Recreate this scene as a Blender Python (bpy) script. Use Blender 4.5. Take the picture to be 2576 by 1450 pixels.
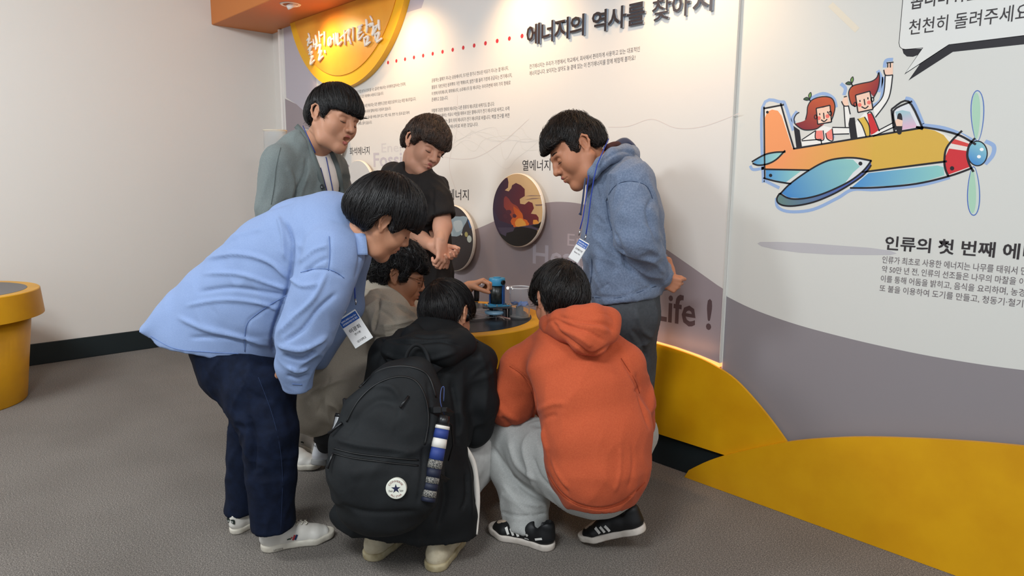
import bpy, math, random
import numpy as np
from mathutils import Vector, Matrix
from mathutils.geometry import tessellate_polygon
random.seed(7); rng = np.random.RandomState(11)
SC = bpy.context.scene
for o in list(bpy.data.objects): bpy.data.objects.remove(o, do_unlink=True)

# ------------------------------------------------------------------ camera
FPX, CX, CY = 1755.0, 1288.0, 725.0          # focal length and centre for a 2576 px wide frame
EYE = np.array([0.0, 0.0, 1.33])
pitch, roll, yaw = math.radians(8.8), math.radians(0.4), math.radians(47.0)
CF = np.array([-math.sin(yaw) * math.cos(pitch), math.cos(yaw) * math.cos(pitch), -math.sin(pitch)])
_r = np.array([math.cos(yaw), math.sin(yaw), 0.0]); _u = np.cross(_r, CF)
CR = _r * math.cos(roll) + _u * math.sin(roll)
CU = -_r * math.sin(roll) + _u * math.cos(roll)
cam_data = bpy.data.cameras.new('camera'); cam = bpy.data.objects.new('camera', cam_data)
SC.collection.objects.link(cam); SC.camera = cam
cam_data.sensor_width = 36.0; cam_data.lens = FPX / 2576.0 * 36.0; cam_data.clip_start = 0.05
cam.matrix_world = Matrix(((CR[0], CU[0], -CF[0], EYE[0]), (CR[1], CU[1], -CF[1], EYE[1]),
                           (CR[2], CU[2], -CF[2], EYE[2]), (0, 0, 0, 1)))
# ------------------------------------------------------------------ light and exposure
SC.view_settings.view_transform = 'Standard'; SC.view_settings.look = 'None'
SC.view_settings.gamma = 1.0; SC.view_settings.use_curve_mapping = False
SC.view_settings.exposure = 0.1
W = bpy.data.worlds.new('world'); SC.world = W; W.use_nodes = True
W.node_tree.nodes['Background'].inputs[0].default_value = (0.86, 0.93, 1.0, 1)
W.node_tree.nodes['Background'].inputs[1].default_value = 0.62

def light(name, kind, loc, target, power, color, size=0.5, size_y=None, angle=60, blend=0.6):
    d = bpy.data.lights.new(name, kind); d.energy = power; d.color = color
    if kind == 'AREA':
        d.size = size
        if size_y: d.shape = 'RECTANGLE'; d.size_y = size_y
    elif kind == 'SPOT':
        d.spot_size = math.radians(angle); d.spot_blend = blend; d.shadow_soft_size = size
    else: d.shadow_soft_size = size
    o = bpy.data.objects.new(name, d); SC.collection.objects.link(o); o.location = loc
    o.rotation_euler = (Vector(target) - Vector(loc)).to_track_quat('-Z', 'Y').to_euler()
    return o
light('ceiling_panel_light', 'AREA', (-0.6, -0.6, 2.95), (-1.6, 0.9, 0), 76, (0.90, 0.96, 1.0), 1.0, 0.7)
light('ceiling_panel_light', 'AREA', (-3.4, -0.9, 2.95), (-4.6, 0.6, 0.6), 84, (0.90, 0.96, 1.0), 1.0, 0.6)
light('ceiling_panel_light', 'AREA', (0.9, 0.9, 2.95), (0.0, 2.0, 0), 30, (0.95, 0.97, 1.0), 0.9, 0.6)
for lx, tx, tz, pw in ((-4.79, -4.62, 2.0, 30), (-3.75, -3.7, 1.7, 27), (-2.75, -2.7, 1.7, 27), (-1.75, -1.7, 1.7, 27)):
    light('wall_spot_light', 'SPOT', (lx, 2.32, 2.455), (tx, 2.70, tz), pw, (1.0, 0.62, 0.30), 0.05, angle=110, blend=1.0)

# ------------------------------------------------------------------ helpers: space
def ray(px, py): return CF + CR * (px - CX) / FPX - CU * (py - CY) / FPX
def P(px, py, t): return EYE + ray(px, py) * t                 # point seen at a pixel, t metres away along the view axis
def cam_dir(v):                                                # direction given as (right, up, away)
    d = CR * v[0] + CU * v[1] + CF * v[2]; return d / np.linalg.norm(d)
def on_plane(px, py, axis, val):
    d = ray(px, py); return EYE + d * ((val - EYE[axis]) / d[axis])
def to_px(v):
    q = v - EYE; dep = q @ CF
    return CX + FPX * (q @ CR) / dep, CY - FPX * (q @ CU) / dep
def nrm(v): v = np.asarray(v, float); return v / np.linalg.norm(v)
def srgb(h):
    h = h.lstrip('#'); out = []
    for i in (0, 2, 4):
        c = int(h[i:i+2], 16) / 255.0; out.append(c / 12.92 if c <= 0.04045 else ((c + 0.055) / 1.055) ** 2.4)
    return tuple(out)

# ------------------------------------------------------------------ helpers: materials
MATS = {}
def mat(name, color, rough=0.6, metal=0.0, spec=0.5, sheen=0.0, coat=0.0, sss=0.0, trans=0.0, ior=1.45, alpha=1.0,
        noise=None, bump=None, emit=None, aniso=0.0):
    """noise=(scale, other colour, low, high); bump=(scale, strength, detail)"""
    if name in MATS: return MATS[name]
    m = bpy.data.materials.new(name); m.use_nodes = True; MATS[name] = m
    nt = m.node_tree; b = nt.nodes['Principled BSDF']
    c = srgb(color) if isinstance(color, str) else color
    b.inputs['Base Color'].default_value = (*c, 1); b.inputs['Roughness'].default_value = rough
    b.inputs['Metallic'].default_value = metal; b.inputs['Specular IOR Level'].default_value = spec
    b.inputs['Sheen Weight'].default_value = sheen; b.inputs['Coat Weight'].default_value = coat
    b.inputs['Coat Roughness'].default_value = 0.1
    b.inputs['Transmission Weight'].default_value = trans; b.inputs['IOR'].default_value = ior
    b.inputs['Alpha'].default_value = alpha; b.inputs['Anisotropic'].default_value = aniso
    if sss:
        b.inputs['Subsurface Weight'].default_value = sss
        b.inputs['Subsurface Radius'].default_value = (1.0, 0.35, 0.2); b.inputs['Subsurface Scale'].default_value = 0.012
    if emit: b.inputs['Emission Color'].default_value = (*srgb(emit[0]), 1); b.inputs['Emission Strength'].default_value = emit[1]
    tc = None
    if noise or bump: tc = nt.nodes.new('ShaderNodeTexCoord')
    if noise:
        n = nt.nodes.new('ShaderNodeTexNoise'); n.inputs['Scale'].default_value = noise[0]; n.inputs['Detail'].default_value = 5
        r = nt.nodes.new('ShaderNodeValToRGB'); r.color_ramp.elements[0].position = noise[2]; r.color_ramp.elements[1].position = noise[3]
        r.color_ramp.elements[0].color = (*c, 1); r.color_ramp.elements[1].color = (*srgb(noise[1]), 1)
        if len(noise) > 4:
            mp = nt.nodes.new('ShaderNodeMapping'); mp.inputs['Scale'].default_value = noise[4]
            nt.links.new(tc.outputs['Object'], mp.inputs[0]); nt.links.new(mp.outputs[0], n.inputs[0])
        else: nt.links.new(tc.outputs['Object'], n.inputs[0])
        nt.links.new(n.outputs[0], r.inputs[0]); nt.links.new(r.outputs[0], b.inputs['Base Color'])
    if bump:
        n2 = nt.nodes.new('ShaderNodeTexNoise'); n2.inputs['Scale'].default_value = bump[0]; n2.inputs['Detail'].default_value = bump[2]
        bp = nt.nodes.new('ShaderNodeBump'); bp.inputs['Strength'].default_value = bump[1]; bp.inputs['Distance'].default_value = 0.004
        nt.links.new(tc.outputs['Object'], n2.inputs[0]); nt.links.new(n2.outputs[0], bp.inputs['Height'])
        nt.links.new(bp.outputs[0], b.inputs['Normal'])
    return m

def print_mat():                                               # flat ink: colour comes from the print's own colour attribute
    if 'ink' in MATS: return MATS['ink']
    m = mat('ink', '#ffffff', rough=0.45, spec=0.4); nt = m.node_tree
    a = nt.nodes.new('ShaderNodeVertexColor'); a.layer_name = 'ink'
    nt.links.new(a.outputs[0], nt.nodes['Principled BSDF'].inputs['Base Color']); return m

# ------------------------------------------------------------------ helpers: objects
def link(name, me, parent=None, label=None, cat=None, group=None, kind=None):
    o = bpy.data.objects.new(name, me); SC.collection.objects.link(o)
    if parent is not None: o.parent = parent; o.matrix_parent_inverse = parent.matrix_world.inverted()
    tag(o, label, cat, group, kind); return o
def tag(o, label=None, cat=None, group=None, kind=None):
    if label: o['label'] = label
    if cat: o['category'] = cat
    if group: o['group'] = group
    if kind: o['kind'] = kind
def thing(name, label, cat, loc=(0, 0, 0), group=None):
    o = bpy.data.objects.new(name, None); o.empty_display_size = 0.05; SC.collection.objects.link(o)
    o.location = loc; o.matrix_world = Matrix.Translation(loc); tag(o, label, cat, group); return o
def mesh_np(name, V, F, mats, smooth=True, midx=None):
    """V (n,3), F (m,4) or (m,3) numpy, or a list of faces"""
    me = bpy.data.meshes.new(name)
    if isinstance(F, np.ndarray):
        nf, k = F.shape
        me.vertices.add(len(V)); me.vertices.foreach_set('co', np.asarray(V, np.float32).ravel())
        me.loops.add(nf * k); me.loops.foreach_set('vertex_index', F.astype(np.int32).ravel())
        me.polygons.add(nf); me.polygons.foreach_set('loop_start', np.arange(0, nf * k, k, dtype=np.int32))
        me.polygons.foreach_set('loop_total', np.full(nf, k, np.int32))
        if midx is not None: me.polygons.foreach_set('material_index', midx.astype(np.int32))
        me.update(calc_edges=True); me.validate()
    else:
        me.from_pydata([tuple(map(float, v)) for v in V], [], [tuple(f) for f in F])
        if midx is not None: me.polygons.foreach_set('material_index', np.asarray(midx, np.int32))
        me.update()
    me.polygons.foreach_set('use_smooth', np.full(len(me.polygons), smooth, bool))
    for m in (mats if isinstance(mats, (list, tuple)) else [mats]): me.materials.append(m)
    return me

class MB:
    """collects faces for ONE mesh object"""
    def __init__(s): s.v = []; s.f = []; s.m = []; s.cur = 0
    def add(s, V, F):
        n = len(s.v); s.v += [tuple(map(float, v)) for v in V]; s.f += [tuple(i + n for i in f) for f in F]; s.m += [s.cur] * len(F)
        return s
    def box(s, c, size, R=None, bev=0.0):
        hx, hy, hz = [a / 2 for a in size]
        R = np.eye(3) if R is None else np.asarray(R)
        if bev <= 0:
            V = [(x, y, z) for x in (-hx, hx) for y in (-hy, hy) for z in (-hz, hz)]
            F = [(0, 1, 3, 2), (4, 6, 7, 5), (0, 4, 5, 1), (2, 3, 7, 6), (0, 2, 6, 4), (1, 5, 7, 3)]
        else:
            b = min(bev, hx * .9, hy * .9, hz * .9); V = []; ring = []
            prof = [(-hz, -b), (-hz + b, 0), (hz - b, 0), (hz, -b)]
            for z, o in prof:
                x, y = hx + o, hy + o
                c2 = [(-x + b, -y), (x - b, -y), (x, -y + b), (x, y - b), (x - b, y), (-x + b, y), (-x, y - b), (-x, -y + b)]
                V += [(p[0], p[1], z) for p in c2]
            F = []
            for k in range(3):
                for i in range(8): F.append((k*8+i, k*8+(i+1) % 8, (k+1)*8+(i+1) % 8, (k+1)*8+i))
            F.append(tuple(range(7, -1, -1))); F.append(tuple(range(24, 32)))
        return s.add([np.asarray(c) + R @ np.array(v) for v in V], F)
    def tube(s, pts, r, n=8, cap=True, flat=1.0, side=None):
        pts = [np.asarray(p, float) for p in pts]; m = len(pts)
        rs = [r] * m if np.isscalar(r) else list(r)
        V = []; prev = None
        for i, p in enumerate(pts):
            d = nrm(pts[min(i+1, m-1)] - pts[max(i-1, 0)])
            if prev is None:
                ref = np.array([0, 0, 1.0]) if abs(d[2]) < .9 else np.array([1.0, 0, 0])
                if side is not None: ref = np.asarray(side, float)
                u = nrm(np.cross(np.cross(d, ref), d)) if side is not None else nrm(np.cross(d, ref))
            else: u = nrm(prev - d * (prev @ d))
            prev = u; w = np.cross(d, u)
            for k in range(n):
                a = 2 * math.pi * k / n; V.append(p + (u * math.cos(a) + w * math.sin(a) * flat) * rs[i])
        F = [(i*n+k, i*n+(k+1) % n, (i+1)*n+(k+1) % n, (i+1)*n+k) for i in range(m-1) for k in range(n)]
        if cap: F += [tuple(range(n-1, -1, -1)), tuple((m-1)*n+k for k in range(n))]
        return s.add(V, F)
    def lathe(s, c, prof, n=48, a0=0.0, a1=2*math.pi, axis=(0, 0, 1)):
        c = np.asarray(c, float); full = abs(a1 - a0 - 2*math.pi) < 1e-6; k = n if full else n + 1
        ax = nrm(axis); ref = np.array([1.0, 0, 0]) if abs(ax[0]) < .9 else np.array([0, 1.0, 0])
        e1 = nrm(ref - ax * (ref @ ax)); e2 = np.cross(ax, e1)
        V = [c + (e1*math.cos(a0+(a1-a0)*i/n) + e2*math.sin(a0+(a1-a0)*i/n)) * r + ax * z for r, z in prof for i in range(k)]
        F = []
        for j in range(len(prof)-1):
            for i in range(n):
                i2 = (i+1) % k; F.append((j*k+i, j*k+i2, (j+1)*k+i2, (j+1)*k+i))
        if prof[0] == prof[-1]: return s.add(V, F)
        if prof[0][0] > 1e-6 and full: F.append(tuple(range(k-1, -1, -1)))
        if prof[-1][0] > 1e-6 and full: F.append(tuple((len(prof)-1)*k+i for i in range(k)))
        return s.add(V, F)
    def build(s, name, mats, parent=None, smooth=False, **kw):
        me = mesh_np(name, s.v, s.f, mats, smooth, s.m)
        if smooth == 'auto': pass
        return link(name, me, parent, **kw)
def smooth_by_angle(o, deg=35):
    me = o.data; me.polygons.foreach_set('use_smooth', np.ones(len(me.polygons), bool)); me.set_sharp_from_angle(angle=math.radians(deg)); return o

def catmull(pts, n=6, closed=False):
    pts = [np.asarray(p, float) for p in pts]; m = len(pts); out = []
    rngi = range(m) if closed else range(m-1)
    for i in rngi:
        p0 = pts[(i-1) % m] if closed else pts[max(i-1, 0)]; p1 = pts[i]; p2 = pts[(i+1) % m]; p3 = pts[(i+2) % m] if closed else pts[min(i+2, m-1)]
        for k in range(n):
            t = k/n; out.append(0.5*((2*p1)+(-p0+p2)*t+(2*p0-5*p1+4*p2-p3)*t*t+(-p0+3*p1-3*p2+p3)*t**3))
    if not closed: out.append(pts[-1])
    return out

# ------------------------------------------------------------------ helpers: smooth solid fields -> mesh
_NT = np.random.RandomState(3).rand(32, 32, 32).astype(np.float32)
def vnoise(p):
    p = np.asarray(p, np.float32); i = np.floor(p).astype(int); f = p - i; f = f*f*(3-2*f); i &= 31; j = (i+1) & 31
    x0, y0, z0 = i[..., 0], i[..., 1], i[..., 2]; x1, y1, z1 = j[..., 0], j[..., 1], j[..., 2]
    fx, fy, fz = f[..., 0], f[..., 1], f[..., 2]
    def L(a, b, t): return a + (b-a)*t
    return L(L(L(_NT[x0, y0, z0], _NT[x1, y0, z0], fx), L(_NT[x0, y1, z0], _NT[x1, y1, z0], fx), fy),
             L(L(_NT[x0, y0, z1], _NT[x1, y0, z1], fx), L(_NT[x0, y1, z1], _NT[x1, y1, z1], fx), fy), fz) * 2 - 1

class Solid:
    def __init__(s, h=0.007): s.h = h; s.ops = []
    def cone(s, a, b, ra, rb, k=0.02, side=(0, 0, 1), op='u', tag=0):
        """tapered limb from a to b; ra, rb = radius or (radius along side, radius across it)"""
        a = np.asarray(a, float); b = np.asarray(b, float)
        ra = ra if isinstance(ra, (tuple, list)) else (ra, ra); rb = rb if isinstance(rb, (tuple, list)) else (rb, rb)
        s.ops.append(('c', a, b, ra, rb, k, np.asarray(side, float), op, tag)); return s
    def chain(s, pts, rs, k=0.02, side=(0, 0, 1), op='u', tag=0):
        for i in range(len(pts)-1): s.cone(pts[i], pts[i+1], rs[i], rs[i+1], k, side, op, tag)
        return s
    def ell(s, c, r, ax=None, k=0.02, op='u', tag=0):
        """ellipsoid, ax = rows of three axes"""
        s.ops.append(('e', np.asarray(c, float), np.asarray(r, float), np.eye(3) if ax is None else np.asarray(ax, float), k, op, tag)); return s
    def box(s, c, r, ax=None, rad=0.01, k=0.01, op='u', tag=0):
        s.ops.append(('b', np.asarray(c, float), np.asarray(r, float), np.eye(3) if ax is None else np.asarray(ax, float), rad, k, op, tag)); return s
    def cut(s, point, normal, k=0.006):
        """removes everything on the side the normal points to"""
        s.ops.append(('p', np.asarray(point, float), nrm(normal), k, 's', 0)); return s
    def trim(s, end, d, r, side=None):
        """cuts a limb off flat at end and hollows it, d = outward direction"""
        d = nrm(d); e = nrm(np.cross(d, (0.3, 0.5, 0.8))); f = np.cross(d, e)
        s.ops.append(('b', np.asarray(end, float)+d*0.06, np.array([r*1.7, r*1.7, 0.06]), np.stack([e, f, d]), 0.004, 0.003, 's', 0))
        s.ell(np.asarray(end, float), (r-0.012, r-0.012, 0.025), np.stack([e, f, d]), 0.002, op='s'); return s
    def _bounds(s, o):
        if o[0] == 'c':
            R = max(max(o[3]), max(o[4])); return np.minimum(o[1], o[2])-R, np.maximum(o[1], o[2])+R
        if o[0] == 'e': R = max(o[2]); return o[1]-R, o[1]+R
        if o[0] == 'b': R = np.linalg.norm(o[2]); return o[1]-R, o[1]+R
    def mesh(s):
        h = s.h; bs = [s._bounds(o) for o in s.ops if o[0] != 'p' and o[-2] == 'u']
        lo = np.min([b[0] for b in bs], 0)-4*h; hi = np.max([b[1] for b in bs], 0)+4*h
        n = np.ceil((hi-lo)/h).astype(int)+1
        D = np.full(n, 0.2, np.float32); T = np.zeros(n, np.uint8)
        xs = [(lo[i]+h*np.arange(n[i])).astype(np.float32) for i in range(3)]
        for o in s.ops:
            op = o[-2]; tg = o[-1]
            if o[0] == 'p':
                pt, nn, k = o[1], o[2], o[3]
                d = -((xs[0][:, None, None]-pt[0])*nn[0]+(xs[1][None, :, None]-pt[1])*nn[1]+(xs[2][None, None, :]-pt[2])*nn[2])
                D = np.maximum(D, -d).astype(np.float32); continue
            k = o[5] if o[0] in ('c', 'b') else o[4]
            bl, bh = s._bounds(o); m = k+3*h
            i0 = np.clip(np.floor((bl-m-lo)/h).astype(int), 0, n); i1 = np.clip(np.ceil((bh+m-lo)/h).astype(int)+1, 0, n)
            if np.any(i1 <= i0): continue
            sl = tuple(slice(i0[i], i1[i]) for i in range(3))
            X = xs[0][sl[0]][:, None, None]; Y = xs[1][sl[1]][None, :, None]; Z = xs[2][sl[2]][None, None, :]
            if o[0] == 'c':
                a, b, ra, rb, _, side = o[1:7]; L = np.linalg.norm(b-a)
                ax = (b-a)/L if L > 1e-6 else np.array([0, 0, 1.0])
                sd = side-ax*(side@ax)
                if np.linalg.norm(sd) < 1e-3: sd = np.cross(ax, [1.0, 0.3, 0.2])
                sd = nrm(sd); dp = np.cross(ax, sd)
                qx, qy, qz = X-a[0], Y-a[1], Z-a[2]
                w = qx*ax[0]+qy*ax[1]+qz*ax[2]; u = qx*sd[0]+qy*sd[1]+qz*sd[2]; v = qx*dp[0]+qy*dp[1]+qz*dp[2]
                t = np.clip(w/max(L, 1e-6), 0, 1); w = w-t*L
                A = ra[0]+(rb[0]-ra[0])*t; B = ra[1]+(rb[1]-ra[1])*t; Cc = np.minimum(A, B)
                k0 = np.sqrt((u/A)**2+(v/B)**2+(w/Cc)**2)+1e-6; k1 = np.sqrt((u/A**2)**2+(v/B**2)**2+(w/Cc**2)**2)+1e-6
                d = k0*(k0-1)/k1
            elif o[0] == 'e':
                c, r, ax = o[1:4]; qx, qy, qz = X-c[0], Y-c[1], Z-c[2]; k0 = 0; k1 = 0
                for i in range(3):
                    w = qx*ax[i][0]+qy*ax[i][1]+qz*ax[i][2]; k0 = k0+(w/r[i])**2; k1 = k1+(w/r[i]**2)**2
                k0 = np.sqrt(k0)+1e-6; k1 = np.sqrt(k1)+1e-6; d = k0*(k0-1)/k1
            else:
                c, r, ax, rad = o[1:5]; qx, qy, qz = X-c[0], Y-c[1], Z-c[2]; q = []
                for i in range(3): q.append(np.abs(qx*ax[i][0]+qy*ax[i][1]+qz*ax[i][2])-r[i]+rad)
                d = np.sqrt(np.maximum(q[0], 0)**2+np.maximum(q[1], 0)**2+np.maximum(q[2], 0)**2)+np.minimum(np.maximum(np.maximum(q[0], q[1]), q[2]), 0)-rad
            old = D[sl]
            if op == 'u':
                if tg:
                    Tt = T[sl]; Tt[d < old] = tg
                kk = max(k, 1e-4); hh = np.maximum(kk-np.abs(old-d), 0)/kk; D[sl] = np.minimum(old, d)-hh*hh*kk*0.25
            else:
                kk = max(k, 1e-4); d = -d; hh = np.maximum(kk-np.abs(old-d), 0)/kk; D[sl] = np.maximum(old, d)+hh*hh*kk*0.25
                if tg:
                    Tt = T[sl]; Tt[(d > old)] = tg
        S = D < 0
        c = [S[:-1, :-1, :-1], S[1:, :-1, :-1], S[:-1, 1:, :-1], S[1:, 1:, :-1], S[:-1, :-1, 1:], S[1:, :-1, 1:], S[:-1, 1:, 1:], S[1:, 1:, 1:]]
        al = c[0].copy(); an = c[0].copy()
        for q in c[1:]: al &= q; an |= q
        act = an & ~al; I = np.argwhere(act); idx = np.full(act.shape, -1, np.int64); idx[tuple(I.T)] = np.arange(len(I))
        offs = np.array([[0,0,0],[1,0,0],[0,1,0],[1,1,0],[0,0,1],[1,0,1],[0,1,1],[1,1,1]])
        vals = np.stack([D[tuple((I+o_).T)] for o_ in offs], 1)
        acc = np.zeros((len(I), 3)); cnt = np.zeros(len(I))
        for a, b in ((0,1),(2,3),(4,5),(6,7),(0,2),(1,3),(4,6),(5,7),(0,4),(1,5),(2,6),(3,7)):
            va, vb = vals[:, a], vals[:, b]; m = (va < 0) != (vb < 0); t = np.where(m, va/np.where(m, va-vb, 1), 0)
            acc += np.where(m[:, None], offs[a]+(offs[b]-offs[a])*t[:, None], 0); cnt += m
        V = lo+(I+acc/cnt[:, None])*h; F = []
        for ax in range(3):
            o1, o2 = (ax+1) % 3, (ax+2) % 3
            sa = [slice(None)]*3; sb = [slice(None)]*3; sa[ax] = slice(0, -1); sb[ax] = slice(1, None)
            A = S[tuple(sa)]; B = S[tuple(sb)]
            for (m, flip) in ((A & ~B, False), (~A & B, True)):
                E = np.argwhere(m); E = E[(E[:, o1] > 0) & (E[:, o2] > 0) & (E[:, o1] < n[o1]-1) & (E[:, o2] < n[o2]-1)]
                q = []
                for d1, d2 in ((0, 0), (-1, 0), (-1, -1), (0, -1)):
                    e = E.copy(); e[:, o1] += d1; e[:, o2] += d2; q.append(idx[tuple(e.T)])
                q = np.stack(q, 1)
                F.append(q[:, ::-1] if flip else q)
        F = np.concatenate(F); F = F[(F >= 0).all(1)]
        s.T = T; s.lo = lo; s.n = n
        return V, F
    def face_tags(s, V, F):
        c = V[F].mean(1); i = np.clip(np.round((c-s.lo)/s.h).astype(int), 0, s.n-1); return s.T[tuple(i.T)].astype(int)

def normals(V, F):
    a = V[F[:, 2]]-V[F[:, 0]]; b = V[F[:, 3 if F.shape[1] > 3 else 1]]-V[F[:, 1 if F.shape[1] > 3 else 0]]
    fn = np.cross(a, b) if F.shape[1] > 3 else np.cross(V[F[:, 1]]-V[F[:, 0]], V[F[:, 2]]-V[F[:, 0]])
    N = np.zeros_like(V)
    for k in range(F.shape[1]):
        for j in range(3): N[:, j] += np.bincount(F[:, k], fn[:, j], len(V))
    return N/(np.linalg.norm(N, axis=1)[:, None]+1e-12)
def relax(V, F, it=2, w=0.5):
    k = F.shape[1]
    for _ in range(it):
        A = np.zeros_like(V); c = np.zeros(len(V))
        for i in range(k):
            a, b = F[:, i], F[:, (i+1) % k]
            for j in range(3): A[:, j] += np.bincount(a, V[b, j], len(V))+np.bincount(b, V[a, j], len(V))
            c += np.bincount(a, minlength=len(V))+np.bincount(b, minlength=len(V))
        V = V*(1-w)+w*A/np.maximum(c, 1)[:, None]
    return V
def folds(V, N, along, fa=4.0, fc=22.0, amp=0.006, where=None, seed=0.0, sharp=1.6):
    """cloth folds whose crests run along a direction; where = (centre, radius) limits them"""
    al = nrm(along); e1 = np.cross(al, [0.31, 0.77, 0.55]); e1 = nrm(e1); e2 = np.cross(al, e1)
    q = np.stack([V@al*fa, V@e1*fc, V@e2*fc], 1)+seed
    q = q+np.stack([vnoise(V*7+seed+3), vnoise(V*7+seed+9), vnoise(V*7+seed+17)], 1)*0.9
    r = (1-np.abs(vnoise(q)))**sharp-0.45
    if where is not None:
        for c, R in ([where] if not isinstance(where, list) else where):
            pass
        m = 0
        for c, R in ([where] if not isinstance(where, list) else where):
            m = np.maximum(m, np.exp(-(np.linalg.norm(V-np.asarray(c), axis=1)/R)**2))
        r = r*m
    return V+N*(r*amp)[:, None]
def crease(V, N, lines, t=None, dt=0.25):
    """lines = [(pixel polyline, width in px, height in m)]: ridges (+) and valleys (-) running over the camera side of a surface"""
    X, Y = to_px(V); dep = (V-EYE)@CF; face = np.clip(-(N@CF)*2.5, 0, 1); d = np.zeros(len(V))
    if t is not None: face = face*(np.abs(dep-t) < dt)
    for pts, w, amp in lines:
        pts = catmull([(*p, 0.0) for p in pts], 5) if len(pts) > 2 else [np.array([*p, 0.0]) for p in pts]
        best = np.full(len(V), 1e9); m = len(pts)-1
        bx0 = min(p[0] for p in pts)-4*w; bx1 = max(p[0] for p in pts)+4*w; by0 = min(p[1] for p in pts)-4*w; by1 = max(p[1] for p in pts)+4*w
        sel = np.nonzero((X > bx0) & (X < bx1) & (Y > by0) & (Y < by1) & (face > 0))[0]
        if not len(sel): continue
        xs, ys = X[sel], Y[sel]; best = np.full(len(sel), 1e9); arc = np.zeros(len(sel))
        for i in range(m):
            a, b = pts[i], pts[i+1]; ab = b-a; L = ab[0]**2+ab[1]**2+1e-9
            u = np.clip(((xs-a[0])*ab[0]+(ys-a[1])*ab[1])/L, 0, 1)
            q = np.hypot(xs-a[0]-u*ab[0], ys-a[1]-u*ab[1]); k = q < best; best[k] = q[k]; arc[k] = (i+u[k])/m
        env = np.clip(np.minimum(arc, 1-arc)*6+0.25, 0, 1)
        d[sel] += amp*np.exp(-(best/w)**2)*env*face[sel]
    return V+N*d[:, None]
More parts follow.
